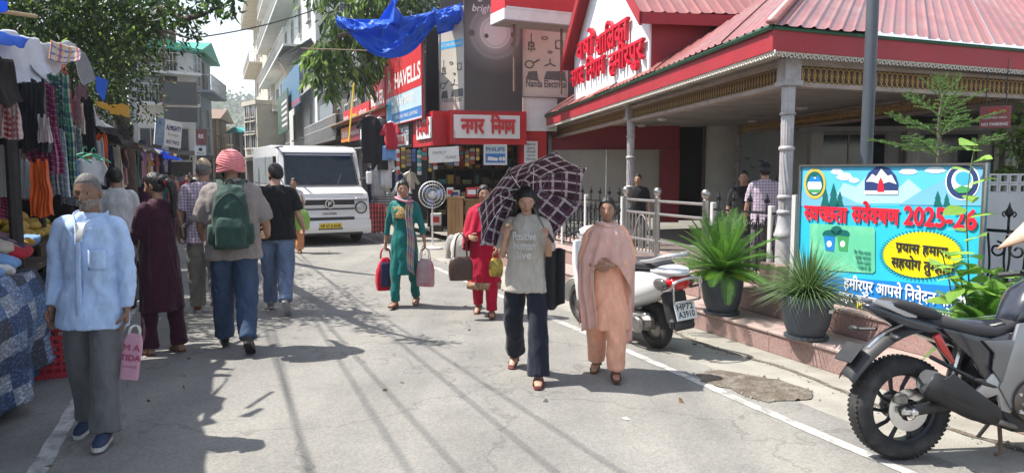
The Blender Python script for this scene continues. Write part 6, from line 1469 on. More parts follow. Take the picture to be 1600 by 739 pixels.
for k,e in enumerate(ends):rope('black overhead cable, %s from the left, running up the street to the utility pole'%wl[k],e,top[k],.0095,.5,None,'overhead_cable',30,'cable')
for k in range(12):rope('thin drop wire fanning from the utility pole to the left buildings',top[k%8],P(228+6*k,100+12*(k%5),36.0),.008,.3,None,'drop_wire',12,'wire')
for o in COL.objects:
    if o.name.startswith('drop_wire'):o['group']='drop wires at the utility pole'
rope('black cable crossing the street high up to the tall white house',P(300,60,21),P(520,5,25),.02,.15,None,'overhead_cable',20,'cable')
# rear ground on the right: low white pillared building seen through and beyond the shelter
lb=building('pillared_house','low white pillared building with dark windows beyond the shelter',P(1236,268,16.5)*1-Vector((0,0,CAMH)),Vector((1,-.12,0)),12.0,4,3.1,wallm('offwhite_plaster',(.50,.51,.50)),[(1.2+1.9*k,1.9,1.5,1.1) for k in range(6)],(),None,'flat')
for k in range(7):MB().box((.25+1.9*k,-.9,1.3),(.26,.26,2.6),bev=.02).build('pillar',MATS['offwhite_plaster'],lb)
MB().box((6,-.7,2.66),(12.6,2.0,.10),rot=(R(10),0,0)).build('veranda_roof',mat('grey_tin_roof',(.30,.30,.30),.6,dirt=(.2,.17,.15),dscale=2,damt=.6),lb)
# jali screen and red no parking sign
rs_,l_,h_=board('no_parking_sign','small red sign with white lettering hanging under the shelter eave','sign',P(1526,268,8.3),P(1574,268,8.1),P(1550,200,8.2).z,P(1550,166,8.2).z,flat('sign_brick_red',(.22,.05,.05)),th=.02);put_text(rs_,'HPBS',l_*.6,h_*.68,h_*.26,F_RED,.04,width=l_*.6);put_text(rs_,'NO PARKING',l_/2,h_*.1,h_*.2,F_WHITE,.02,width=l_*.85);put_text(rs_,'RESERVED AREA',l_/2,h_*.42,h_*.14,F_WHITE,.0,width=l_*.8)
B=MB();B.cyl((.05,.01,h_),(.05,.01,h_+.5),.006,n=5);B.cyl((l_-.05,.01,h_),(l_-.05,.01,h_+.5),.006,n=5);B.build('wire',F_BLACK,rs_)
jl=thing('jali_screen','white pierced screen wall beyond the banner at the right edge','screen',P(1548,268,8.4)-Vector((0,0,CAMH)),0.0)
B=MB()
MB().box((.6,.05,.70),(1.3,.12,1.4)).build('base_wall',MATS['offwhite_plaster'],jl)
jm=MB();jm.box((-.045,0,0),(.02,.06,.11));jm.box((.045,0,0),(.02,.06,.11));jm.box((0,0,-.045),(.07,.06,.02));jm.box((0,0,.045),(.07,.06,.02));jmm=jm.mesh('jali_block',MATS['offwhite_plaster'])
for i in range(6):
    for j in range(2):obj('jali_block',jmm,jl,(.05+i*.115,.04,1.455+j*.115))
MB().box((.85,.05,1.0),(.25,.25,2.0)).build('pillar',MATS['offwhite_plaster'],jl)
tb4=P(1595,268,8.8);tb4.z=.43;t4=thing('right_bush','leafy bush at the right edge above the iron railing','bush',tb4);MB().tube([(0,0,0),(0,0,1.5)],.03,6).build('stem',M_BARK,t4);clumps('foliage',[(P(1590,215,8.8)-tb4,.28,200),(P(1600,250,8.8)-tb4,.3,220),(P(1575,265,8.7)-tb4,.15,60),(P(1620,200,8.8)-tb4,.3,160)],[L_MID,L_LIGHT],[.5,.5],.10,.05,33,t4)
# hill with forest at the end of the valley
hb=MB();hb.grid(lambda u,v:Vector((-420+560*u,330+260*v,(46+26*mnoise.noise(Vector((u*4,0,2))))*math.sin(PI*min(1,v*1.2)*.5)*(math.sin(PI*u)**.5)-.5+6*mnoise.noise(Vector((u*14,v*8,1)))*v)),60,24);tag(hb.build('hill',mat('forest_hill',(.07,.10,.06),.95,var=.3,scale=.05),None,smooth=True),kind='structure')
rng2=np.random.default_rng(3);me_h=bpy.data.objects['hill'].data;vv_=np.array([v.co[:] for v in me_h.vertices]);vv_=vv_[vv_[:,2]>6];idx=rng2.integers(0,len(vv_),2600);cc_=vv_[idx]+rng2.normal(size=(2600,3))*np.array([6,6,1.5]);cs_=np.repeat(cc_,14,0)+rng2.normal(size=(2600*14,3))*np.array([2.6,2.6,3.2])+np.array([0,0,3.0])
o=obj('far_forest',leaf_mesh('far_forest',cs_,rng2.normal(size=cs_.shape)-np.array([0,0,.3]),3.2,2.2,[L_DARK,L_MID],seed=5,mixw=[.5,.5]));tag(o,'hazy green forest covering the hill at the end of the street','forest',kind='stuff')

# ================================================================== VEHICLES
M_TYRE=mat('tyre_rubber',(.022,.022,.023),.85,var=.3,scale=12,bump=.15,bscale=60,dirt=(.12,.11,.10),dscale=6,damt=.5)
M_RIM=mat('black_alloy',(.035,.035,.038),.4,metal=.6,var=.2);M_CHROME=mat('bright_metal',(.6,.6,.6),.25,metal=.95,var=.1);M_ENGINE=mat('engine_metal',(.22,.21,.20),.45,metal=.7,var=.25,scale=10,bump=.1)
M_BLKP=mat('black_plastic',(.022,.023,.025),.5,var=.15,scale=6,dirt=(.07,.065,.06),dscale=5,damt=.4);M_SEAT=mat('black_seat',(.028,.028,.032),.55,var=.15,bump=.15,bscale=120)
M_WHITEP=mat('white_paint',(.72,.73,.73),.22,var=.03,coat=.6,scale=1.5);M_GLASS=mat('dark_glass',(.012,.020,.028),.06,var=.2,spec=.4)
M_GREYP=mat('grey_paint',(.16,.165,.175),.3,metal=.5,coat=.4,var=.08);M_DKBLUE=mat('near_black_paint',(.018,.021,.032),.2,coat=.7,var=.1);M_TAIL=mat('tail_red',(.5,.008,.012),.15,coat=.6,var=.1);M_LENS=mat('lamp_lens',(.4,.42,.43),.12,coat=.6,metal=.2);M_AMBER=mat('amber_lens',(.6,.22,.02),.2,coat=.5)
def wheel(parent,c,r,w_,rim_r,axis=(1,0,0),spokes=0,tread=0,disc=False,name='wheel',hub_m=None):
    "axis is the axle direction in the parent's frame"
    o=bpy.data.objects.new(name,None);COL.objects.link(o);o.parent=parent;o.location=c;o.rotation_euler=Vector(axis).to_track_quat('X','Z').to_euler()
    pr=[];K=14
    for k in range(K+1):
        a=PI*k/K;pr.append((rim_r+(r-rim_r)*math.sin(a)**.55,-math.cos(a)*w_/2))
    pr=[(rim_r*.96,-w_*.34)]+pr+[(rim_r*.96,w_*.34)]
    B=MB();B.lathe(pr,56,ax=(1,0,0),caps=False);B.build('tyre',M_TYRE,o,smooth=True)
    if tread:
        tb=MB();tb.box((0,0,0),(w_*.40,.016,.012));tm=tb.mesh('tread_block',M_TYRE)
        B=MB()
        for k in range(tread):
            for sg in (-1,1):
                a=2*PI*(k+.25*sg)/tread;cz=Vector((sg*w_*.16,math.cos(a)*(r-.0078),math.sin(a)*(r-.0078)))
                B.box(cz,(w_*.30,.019,.007),rot=Matrix.Rotation(a-PI/2,3,'X') @ Matrix.Rotation(sg*.5,3,'Z') @ Matrix.Rotation(sg*-.22,3,'Y'))
        tag(B.build('tread',M_TYRE,o),kind='stuff')
    B=MB();B.lathe([(rim_r*.98,-w_*.36),(rim_r,-w_*.30),(rim_r*.90,-w_*.22),(rim_r*.88,0),(rim_r*.90,w_*.22),(rim_r,w_*.30),(rim_r*.98,w_*.36)],48,ax=(1,0,0),caps=False)
    if spokes==0:
        B.lathe([(rim_r*.9,w_*.2),(rim_r*.6,w_*.26),(rim_r*.3,w_*.30),(.001,w_*.3)],32,ax=(1,0,0),caps=False);B.lathe([(rim_r*.9,-w_*.2),(rim_r*.6,-w_*.26),(rim_r*.3,-w_*.30),(.001,-w_*.3)],32,ax=(1,0,0),caps=False)
    B.build('rim',hub_m or M_RIM,o,smooth=True,sharp=40)
    for k in range(spokes):
        a=2*PI*k/spokes;d=Vector((0,math.cos(a),math.sin(a)));d2=Vector((0,math.cos(a+.16),math.sin(a+.16)))
        MB().tube([d*.03,d2*rim_r*.55,d*rim_r*.92],[.016,.011,.013],6).build('spoke',hub_m or M_RIM,o)
    MB().lathe([(.0,-w_*.5),(.035,-w_*.48),(.045,-w_*.3),(.045,w_*.3),(.035,w_*.48),(0,w_*.5)],20,ax=(1,0,0)).build('hub',M_ENGINE,o,smooth=True,sharp=40)
    if disc:MB().lathe([(rim_r*.30,.0),(rim_r*.58,.0),(rim_r*.58,.006),(rim_r*.30,.006)],40,(disc,0,0),(1,0,0),caps=False).build('brake_disc',M_CHROME,o,smooth=True,sharp=30)
    return o
def sideloft(B,secs,mi=0,n=20,pw=2.4):
    """body along local Y: each section (y, zc, half width, half height[, pw])"""
    rings=[]
    for s_ in secs:
        y,zc,hw,hh=s_[:4];p=s_[4] if len(s_)>4 else pw;rg=[]
        for k in range(n):
            a=2*PI*k/n;c_,s2=math.cos(a),math.sin(a);rg.append(Vector((math.copysign(abs(c_)**(2/p),c_)*hw,y,zc+math.copysign(abs(s2)**(2/p),s2)*hh)))
        rings.append(rg)
    B.loft(rings,True,mi);return B
def slab(prof,x0,x1,m,name,parent,bev=.012,mirror=False):
    "side profile polygon (y, z) extruded across x with bevelled rim"
    bm=bmesh.new();vs=[bm.verts.new((x0,p[0],p[1])) for p in prof];f=bm.faces.new(vs)
    g_=bmesh.ops.extrude_face_region(bm,geom=[f]);bmesh.ops.translate(bm,verts=[e for e in g_['geom'] if isinstance(e,bmesh.types.BMVert)],vec=(x1-x0,0,0))
    bmesh.ops.recalc_face_normals(bm,faces=bm.faces)
    if bev:bmesh.ops.bevel(bm,geom=[e for e in bm.edges],offset=bev,segments=2,affect='EDGES',profile=.6,clamp_overlap=True)
    me=bpy.data.meshes.new(name);bm.to_mesh(me);bm.free();me.materials.append(m);me.shade_smooth();me.set_sharp_from_angle(angle=R(35))
    return obj(name,me,parent)

# ---- motorcycle: local +Y forward, +X its right side, origin under the rear axle
rc=G(1411,719);rr_=.298
mh=Vector((.98,.13,0)).normalized()
rcen=rc-Vector((mh.y,-mh.x,0))*0.0
bike=thing('motorcycle','black and grey sports motorcycle parked at the right edge with its rear wheel towards us','motorcycle',(rc.x,rc.y+.04,0),heading(mh))
lean=R(7) # resting on its side stand (leans to its left)
bike.rotation_euler=Euler((0,-lean*.6,heading(mh)),'XYZ')
wheel(bike,(0,0,rr_),rr_,.14,.208,spokes=10,tread=64,disc=.075);wheel(bike,(0,1.36,.30),.30,.11,.215,spokes=10,disc=.07)
B=MB()
for sg in (-1,1):B.tube([(sg*.105,-.02,rr_),(sg*.105,.22,rr_+.03),(sg*.09,.52,rr_+.09)],[(.016,.032),(.018,.036),(.022,.045)],8,sm=3)
B.tube([(-.1,.40,rr_+.07),(.1,.40,rr_+.07)],.03,8);B.build('swingarm',M_BLKP,bike,smooth=True,sharp=40)
MB().tube([(.0,.32,rr_+.12),(0,.40,.70)],.03,8).build('shock_absorber',M_CHROME,bike);B=MB()
B.tube([(.035*math.cos(k*.9),.32+.08*k/60+.035*math.sin(k*.9)*.3,rr_+.13+(.70-rr_-.15)*k/60+.035*math.sin(k*.9)) for k in range(61)],.007,4);B.build('shock_spring',M_BLKP,bike)
MB().box((.115,-.02,rr_),(.03,.09,.045),bev=.01).build('axle_block',M_CHROME,bike);MB().lathe([(0,0),(.022,0),(.022,.02),(.012,.03),(0,.03)],12,(.12,0,rr_),(1,0,0)).build('axle_nut',M_CHROME,bike)
# exhaust on the right side
B=MB();B.tube([(.16,.06,.47),(.175,.10,.445),(.175,.30,.335),(.16,.42,.265),(.13,.50,.23)],[(.055,.066),(.066,.078),(.062,.075),(.04,.05),(.024,.026)],18,sm=3);B.build('silencer',mat('matt_black_exhaust',(.035,.035,.036),.5,metal=.4,var=.15),bike,smooth=True)
MB().tube([(.158,.03,.49),(.163,.075,.465)],[(.048,.058),(.064,.076)],18).build('silencer_cap',M_GREYP,bike,smooth=True,sharp=40)
slab([(.10,.50),(.16,.53),(.44,.33),(.46,.27),(.30,.30),(.12,.40)],.228,.238,M_BLKP,'heat_shield',bike,.004)
MB().tube([(.13,.50,.23),(.11,.72,.17),(.06,1.0,.2),(.0,1.06,.34)],.021,10,sm=4).build('exhaust_pipe',M_ENGINE,bike,smooth=True)
# engine, frame, pegs
MB().box((0,.80,.36),(.26,.40,.26),bev=.04).build('engine_case',M_ENGINE,bike);o=MB().lathe([(.0,.0),(.11,.0),(.125,.015),(.12,.05),(.1,.065),(.0,.07)],28,(.13,.70,.34),(1,0,0)).build('clutch_cover',mat('bronze_cover',(.10,.085,.075),.45,metal=.6,var=.15),bike,smooth=True,sharp=35)
for k in range(7):a=2*PI*k/7;MB().lathe([(0,0),(.009,0),(.009,.012),(0,.012)],8,(.185,.70+.105*math.cos(a),.34+.105*math.sin(a)),(1,0,0)).build('bolt',M_CHROME,bike)
for k in range(6):MB().box((0,.95,.45+k*.03),(.24,.16,.014)).build('cylinder_fin',M_ENGINE,bike)
slab([(.36,.40),(.46,.50),(.56,.52),(.60,.44),(.66,.36),(.58,.27),(.52,.29),(.50,.38),(.42,.36)],.135,.152,mat('silver_bracket',(.42,.42,.43),.35,metal=.8,var=.12),'foot_bracket',bike,.006)
MB().tube([(.15,.62,.33),(.25,.62,.33)],.012,8).build('foot_peg',M_CHROME,bike);MB().tube([(.15,.36,.47),(.24,.34,.48)],.012,8).build('foot_peg',M_BLKP,bike);MB().tube([(.10,.12,.60),(.15,.36,.47),(.14,.50,.42)],.012,8,sm=3).build('peg_bracket',M_BLKP,bike)
MB().tube([(.19,.60,.29),(.20,.74,.25),(.21,.80,.27)],.009,6,sm=3).build('brake_pedal',M_CHROME,bike)
slab([(.50,.42),(.62,.78),(.86,.80),(.74,.56),(.66,.34),(.57,.30)],.14,.165,mat('silver_frame_paint',(.27,.275,.285),.32,metal=.6,coat=.3,var=.08),'frame_spar',bike,.010);slab([(.50,.42),(.62,.78),(.86,.80),(.74,.56),(.66,.34),(.57,.30)],-.165,-.14,MATS['silver_frame_paint'],'frame_spar',bike,.010)
MB().tube([(-.12,.75,.22),(-.24,.70,.02)],.012,8).build('side_stand',M_BLKP,bike);MB().tube([(.02,.62,.20),(.06,.60,.02),(.06,.56,.01)],.012,8).build('centre_stand',M_RUST,bike)
slab([(.52,.30),(.80,.34),(1.16,.32),(1.20,.20),(1.0,.14),(.62,.15)],-.14,.14,M_BLKP,'belly_pan',bike,.03);slab([(.78,.56),(1.14,.60),(1.20,.36),(.86,.34)],-.13,.13,M_ENGINE,'cylinder_block',bike,.02)
for k in range(4):MB().tube([(.14,.62+.05*k,.52),(.16,.70+.04*k,.44),(.15,.84,.40+.03*k)],.006,5,sm=3).build('cable',M_BLKP,bike)
# tail, seats, tank
B=MB();sideloft(B,[(-.22,.885,.022,.012),(-.16,.865,.05,.035),(0,.80,.085,.055),(.2,.74,.105,.07),(.42,.70,.12,.10),(.6,.68,.125,.12)]);B.build('tail_fairing',M_DKBLUE,bike,smooth=True)
slab([(-.21,.91),(-.20,.935),(-.08,.905),(.06,.83),(.05,.80),(-.10,.865)],.055,.078,mat('silver_grab',(.45,.45,.46),.35,metal=.7),'grab_rail',bike,.007);slab([(-.21,.91),(-.20,.935),(-.08,.905),(.06,.83),(.05,.80),(-.10,.865)],-.078,-.055,MATS['silver_grab'],'grab_rail',bike,.007)
B=MB();sideloft(B,[(-.13,.905,.05,.014),(-.06,.90,.10,.032),(.06,.865,.115,.042),(.16,.835,.11,.04),(.24,.81,.06,.02)],pw=2.6);B.build('pillion_seat',M_SEAT,bike,smooth=True)
B=MB();sideloft(B,[(.12,.80,.07,.02),(.20,.785,.125,.048),(.36,.745,.145,.045),(.52,.725,.135,.045),(.66,.74,.10,.05),(.76,.78,.07,.03)],pw=2.6);B.build('rider_seat',M_SEAT,bike,smooth=True)
slab([(.13,.715),(.17,.735),(.265,.565),(.25,.555),(.18,.63)],.098,.118,M_TAIL,'side_lamp',bike,.006)
slab([(.16,.77),(.46,.70),(.66,.74),(.52,.46),(.44,.44),(.34,.60),(.26,.66)],.12,.142,M_DKBLUE,'side_panel',bike,.012);slab([(.16,.77),(.46,.70),(.66,.74),(.52,.46),(.44,.44),(.34,.60),(.26,.66)],-.142,-.12,M_DKBLUE,'side_panel',bike,.012)
slab([(.40,.69),(.72,.69),(.86,.62),(.72,.50),(.52,.44),(.46,.52),(.47,.62)],.146,.164,M_GREYP,'side_cowl',bike,.014);slab([(.40,.69),(.72,.69),(.86,.62),(.72,.50),(.52,.44),(.46,.52),(.47,.62)],-.164,-.146,M_GREYP,'side_cowl',bike,.014)
B=MB();sideloft(B,[(.66,.76,.06,.04),(.74,.84,.12,.12),(.90,.92,.155,.14),(1.08,.93,.15,.13),(1.2,.90,.09,.08)]);B.build('fuel_tank',M_DKBLUE,bike,smooth=True)
slab([(.72,.70),(.86,.82),(1.22,.80),(1.30,.60),(1.05,.52),(.84,.58)],.16,.19,M_BLKP,'tank_shroud',bike,.015);slab([(.72,.70),(.86,.82),(1.22,.80),(1.30,.60),(1.05,.52),(.84,.58)],-.19,-.16,M_BLKP,'tank_shroud',bike,.015)
# rear mudguard
B=MB();rings=[]
for i in range(12):
    t=i/11;y=.14-.50*t;z=.80-.02*t-.27*t**2.2;hw=.085-.012*t;th_=.012
    rings.append([Vector((hw*x_,y+.03*abs(x_)*t,z-.045*x_*x_+dz)) for x_,dz in ((-1,0),(-.6,0),(-.2,0),(.2,0),(.6,0),(1,0),(1,-th_),(.6,-th_),(.2,-th_),(-.2,-th_),(-.6,-th_),(-1,-th_))])
B.loft(rings);B.build('rear_mudguard',M_BLKP,bike,smooth=True,sharp=50)
MB().tube([(.06,-.10,.74),(.16,-.15,.73)],.01,6).build('indicator_stem',M_BLKP,bike);MB().sphere((.19,-.16,.73),(.045,.02,.018),12,8).build('indicator',M_BLKP,bike,smooth=True);MB().sphere((-.19,-.16,.73),(.045,.02,.018),12,8).build('indicator',M_BLKP,bike,smooth=True);MB().tube([(-.06,-.10,.74),(-.16,-.15,.73)],.01,6).build('indicator_stem',M_BLKP,bike)
MB().box((-.02,-.30,.62),(.16,.01,.13),rot=(R(-40),0,0),bev=.004).build('number_plate',M_BLKP,bike);MB().tube([(.06,-.02,.78),(.10,-.16,.74),(.10,-.26,.66)],.009,6,sm=3).build('plate_bracket',M_CHROME,bike)
B=MB();B.tube([(-.07,-.05,rr_+.04),(-.07,.3,rr_+.09),(-.07,.62,rr_+.13)],[(.006,.010)]*3,6);B.tube([(-.07,-.05,rr_-.05),(-.07,.3,rr_-.01),(-.07,.62,rr_+.03)],[(.006,.010)]*3,6);B.build('chain',M_ENGINE,bike);MB().lathe([(.02,0),(.075,0),(.08,.003),(.075,.006),(.02,.006)],30,(-.075,0,rr_),(1,0,0)).build('sprocket',M_CHROME,bike)
MB().tube([(.13,.02,rr_+.05),(.12,.16,rr_+.12),(.11,.4,.48)],.006,5,sm=3).build('brake_hose',M_BLKP,bike);MB().box((.10,-.06,rr_+.07),(.05,.07,.06),bev=.012).build('brake_caliper',M_ENGINE,bike)
for sg in (-1,1):MB().tube([(sg*.10,1.36,.30),(sg*.10,1.20,.72),(sg*.09,1.08,1.02)],.024,10).build('fork_leg',M_CHROME,bike,smooth=True)
MB().tube([(-.36,.98,1.02),(-.2,1.06,1.05),(.2,1.06,1.05),(.36,.98,1.02)],.013,8,sm=3).build('handlebar',M_BLKP,bike)
for sg in (-1,1):MB().tube([(sg*.26,1.02,1.035),(sg*.38,.97,1.015)],.018,8).build('grip',M_SEAT,bike)
MB().sphere((0,1.24,.90),(.12,.10,.11),16,10).build('headlamp',M_LENS,bike,smooth=True);slab([(1.05,1.0),(1.14,1.12),(1.32,.96),(1.34,.84),(1.2,.80)],-.13,.13,M_DKBLUE,'front_cowl',bike,.03)
B=MB();B.tube([(0,1.36+.33*math.cos(a),.30+.33*math.sin(a)) for a in [R(30+k*12) for k in range(11)]],[(.065,.006)]*11,10);B.build('front_mudguard',M_DKBLUE,bike,smooth=True)

# ---- scooter: local +Y forward
sr=G(1032,546);sf=G(902,500);sh=(sf-sr).normalized();sh=Vector((-.455,.89,0))
sco=thing('scooter','white scooter parked along the kerb behind the woman in peach','scooter',(sr.x-.02,sr.y+.08,0),heading(sh))
sco.rotation_euler=Euler((0,R(-4),heading(sh)),'XYZ');sco.scale=(1.04,)*3
wheel(sco,(0,0,.215),.215,.10,.125,hub_m=M_ENGINE);wheel(sco,(0,1.24,.215),.215,.09,.125,hub_m=M_ENGINE)
def sbody(secs,m,name,**k):B=MB();sideloft(B,secs,**k);return B.build(name,m,sco,smooth=True)
sbody([(-.36,.66,.05,.04),(-.30,.65,.12,.085),(-.16,.61,.185,.13),(.05,.56,.21,.17),(.28,.50,.20,.20),(.42,.44,.18,.19),(.50,.40,.14,.14)],M_WHITEP,'body_shell',n=28,pw=2.5)
B=MB();sideloft(B,[(-.18,.77,.10,.02),(-.08,.775,.145,.045),(.12,.765,.15,.05),(.3,.74,.145,.05),(.44,.735,.12,.045),(.52,.72,.07,.03)],pw=2.8);B.build('seat',M_SEAT,sco,smooth=True)
sbody([(-.42,.735,.05,.022),(-.36,.74,.11,.04),(-.22,.745,.14,.04),(-.12,.74,.13,.03)],M_WHITEP,'tail_cover',n=24)
B=MB()
for sg in (-1,1):B.tube([(sg*.12,.02,.80),(sg*.145,-.16,.83),(sg*.13,-.30,.87),(sg*.06,-.37,.885),(0,-.38,.885)],[.016,.018,.022,.022,.022],10,sm=4)
B.build('grab_rail',mat('silver_rail_paint',(.55,.55,.55),.3,metal=.6),sco,smooth=True)
B=MB();sideloft(B,[(-.405,.645,.055,.04),(-.375,.645,.10,.06),(-.30,.64,.128,.07)],n=20);B.build('tail_lamp',M_TAIL,sco,smooth=True)
for sg in (-1,1):B=MB();B.sphere((sg*.145,-.27,.64),(.035,.09,.055),14,10);B.build('rear_indicator',mat('smoked_lens',(.10,.09,.085),.12,coat=.6),sco,smooth=True)
B=MB();B.tube([(-.15,-.30,.58),(-.16,-.42,.62),(-.13,-.46,.68),(0,-.475,.70),(.13,-.46,.68),(.16,-.42,.62),(.15,-.30,.58)],.011,8,sm=4);B.tube([(-.14,-.44,.68),(-.14,-.44,.50)],.009,6);B.tube([(.14,-.44,.68),(.14,-.44,.50)],.009,6);B.tube([(-.14,-.44,.5),(.14,-.44,.5)],.009,6);B.build('rear_guard',M_CHROME,sco,smooth=True)
slab([(-.30,.56),(-.20,.56),(-.28,.30),(-.40,.24),(-.42,.28),(-.34,.40)],-.10,.10,M_BLKP,'rear_mudguard',sco,.01)
pz=bpy.data.objects.new('number_plate',None);COL.objects.link(pz);pz.parent=sco;pz.location=(0,-.415,.41);pz.rotation_euler=(R(-18),0,0)
MB().box((0,0,0),(.22,.008,.15),bev=.004).build('plate',M_WHITEP,pz)
for k,s_ in enumerate(('HP72','A3910')):obj('lettering',text_mesh('lettering',s_,.075,F_BLACK,.02,width=.17,align='c'),pz,(0,-.006,.012-k*.065))
MB().box((.0,-.36,.30),(.26,.06,.09),bev=.02).build('plate_bracket',M_BLKP,sco)
B=MB();B.tube([(.13,.20,.23),(.145,-.02,.24),(.15,-.22,.27)],[(.045,.05),(.06,.065),(.05,.055)],14,sm=3);B.build('silencer',M_BLKP,sco,smooth=True)
MB().box((-.10,.12,.26),(.14,.42,.16),bev=.05).build('engine_case',M_ENGINE,sco);MB().lathe([(0,0),(.075,0),(.085,.02),(.06,.045),(0,.05)],20,(-.17,.02,.25),(-1,0,0)).build('clutch_cover',M_ENGINE,sco,smooth=True,sharp=40)
MB().tube([(-.20,.44,.26),(-.205,.2,.30),(-.2,.0,.33),(-.19,-.12,.36)],.012,8,sm=3).build('side_guard',M_CHROME,sco,smooth=True);MB().tube([(-.2,.44,.26),(-.2,.20,.20),(-.19,.02,.18)],.012,8,sm=3).build('side_guard',M_CHROME,sco,smooth=True)
slab([(.40,.30),(.90,.30),(.96,.34),(.95,.26),(.40,.22)],-.17,.17,M_BLKP,'footboard',sco,.01)
slab([(.92,.30),(1.02,.30),(1.08,.70),(1.04,.92),(.98,.92),(1.0,.66),(.92,.40)],-.20,.20,M_WHITEP,'leg_shield',sco,.03)
B=MB();B.tube([(0,1.24+.27*math.cos(a),.215+.27*math.sin(a)) for a in [R(-5+k*14) for k in range(12)]],[(.02,.008)]+[(.075,.012)]*10+[(.03,.008)],12);B.build('front_mudguard',M_WHITEP,sco,smooth=True)
MB().tube([(0,1.20,.25),(0,1.02,.95)],.03,8).build('steering_column',M_BLKP,sco);MB().tube([(-.33,.92,.98),(-.15,1.0,1.0),(.15,1.0,1.0),(.33,.92,.98)],.014,8,sm=3).build('handlebar',M_BLKP,sco)
B=MB();sideloft(B,[(.92,.98,.08,.04),(1.0,.98,.15,.07),(1.10,.96,.10,.06)]);B.build('headlamp_cowl',M_WHITEP,sco,smooth=True)
for sg in (-1,1):MB().tube([(sg*.26,.96,1.0),(sg*.30,.98,1.12)],.006,6).build('mirror_stem',M_BLKP,sco);MB().sphere((sg*.31,.98,1.17),(.06,.015,.045),14,8).build('mirror',M_BLKP,sco,smooth=True)
MB().tube([(-.1,.3,.2),(-.2,.25,.0)],.012,6).build('side_stand',M_BLKP,sco)

# ---- van: local +Y forward (towards us)
vf=G(561,377);vdir=-RU
W2,VL_,VH=.93,4.6,2.28
vc=vf+RV*(-.84)*1.0
van=thing('white_van','white passenger van with a dark windscreen driving towards us','van',(vc.x,vc.y,0),heading(Vector((vdir.x,vdir.y,0))+RV*.10))
# local frame: x right side of the van is viewer's left; front bumper at y = +.75
YB=.72
def vloft(secs,m,name,n=36,pw=5.0):
    B=MB();sideloft(B,secs,n=n,pw=pw);return B.build(name,m,van,smooth=True,sharp=30)
# cabin + body shell by side profile with bevels
slab([(YB-.02,.34),(YB,.62),(YB-.06,1.02),(YB-.13,1.16),(YB-.62,1.30),(YB-1.02,2.14),(YB-1.18,2.22),(YB-2.0,2.28),(YB-4.5,2.28),(YB-4.6,2.2),(YB-4.6,.4),(YB-4.0,.36)],-W2,W2,M_WHITEP,'body_shell',van,.055)
def vquad(pts,m,name,off=.012):
    B=MB();p=[Vector(q) for q in pts];nn=(p[1]-p[0]).cross(p[2]-p[0]).normalized();c_=sum(p,Vector())/4
    if nn.y<-.2 or (abs(nn.y)<.2 and nn.x*c_.x<0):nn=-nn
    B.add(p+[q+nn*off for q in p],[(3,2,1,0),(4,5,6,7),(0,1,5,4),(1,2,6,5),(2,3,7,6),(3,0,4,7)]);return B.build(name,m,van,fix=True)
ws0,ws1=(YB-.64,1.36),(YB-1.0,2.06)
ws=vquad([(-.82,ws0[0]+.02,ws0[1]),(.82,ws0[0]+.02,ws0[1]),(.77,ws1[0]+.02,ws1[1]),(-.77,ws1[0]+.02,ws1[1])],M_GLASS,'windscreen')
vquad([(-.775,YB-.945,1.99),(.775,YB-.945,1.99),(.765,ws1[0]+.045,ws1[1]-.005),(-.765,ws1[0]+.045,ws1[1]-.005)],mat('sun_strip',(.35,.38,.45),.3),'sun_strip',.004)
for sg in (-1,1):MB().tube([(sg*.35,ws0[0]+.05,ws0[1]),(sg*.2-.25,ws0[0]-.06,ws0[1]+.22)],.008,5).build('wiper',M_BLKP,van)
for sg in (-1,1):
    vquad([(sg*(W2+.002),YB-.95,1.35),(sg*(W2+.002),YB-1.5,1.35),(sg*(W2+.002),YB-1.5,2.0),(sg*(W2+.002),YB-1.15,2.0)],M_GLASS,'side_window',.008)
    for k in range(3):vquad([(sg*(W2+.002),YB-1.65-k*.95,1.35),(sg*(W2+.002),YB-2.5-k*.95,1.35),(sg*(W2+.002),YB-2.5-k*.95,2.0),(sg*(W2+.002),YB-1.65-k*.95,2.0)],mat('white_tinted_glass',(.45,.5,.52),.1,coat=.5) if sg>0 else M_GLASS,'side_window',.008)
    B=MB();B.tube([(sg*.90,YB-.70,1.45),(sg*1.06,YB-.62,1.52)],.016,6);B.build('mirror_arm',M_BLKP,van);MB().box((sg*1.10,YB-.62,1.50),(.14,.07,.30),bev=.025).build('mirror',M_WHITEP,van)
    MB().lathe([(0,0),(.115,0),(.125,.02),(.11,.05),(.0,.075)],24,(sg*.72,YB-.05,.83),(0,1,0)).build('headlamp',M_LENS,van,smooth=True,sharp=50);MB().lathe([(.115,0),(.14,0),(.14,.035),(.115,.035)],24,(sg*.72,YB-.04,.83),(0,1,0),caps=False).build('headlamp_ring',M_BLKP,van)
    MB().box((sg*.74,YB-.06,1.02),(.28,.05,.075),bev=.015).build('indicator',M_AMBER if sg>0 else M_LENS,van);MB().box((sg*.68,YB+.012,.42),(.09,.03,.06),bev=.012).build('fog_lamp',M_BLKP,van)
for k in range(5):MB().box((0,YB-.015-.02*(k/4),.74+k*.073),(1.14,.035,.032),bev=.008).build('grille_slat',M_WHITEP if k%2==0 else M_BLKP,van)
MB().box((0,YB-.055,.885),(1.16,.03,.34)).build('grille_back',M_BLKP,van);MB().box((0,YB-.0,.60),(1.12,.04,.06),bev=.01).build('air_intake',M_BLKP,van)
MB().lathe([(0,0),(.10,0),(.10,.012),(.085,.02),(.0,.02)],24,(0,YB+.006,.93),(0,1,0)).build('emblem_disc',M_BLKP,van);MB().lathe([(.085,0),(.105,0),(.105,.012),(.085,.012)],24,(0,YB+.014,.93),(0,1,0),caps=False).build('emblem_ring',M_CHROME,van)
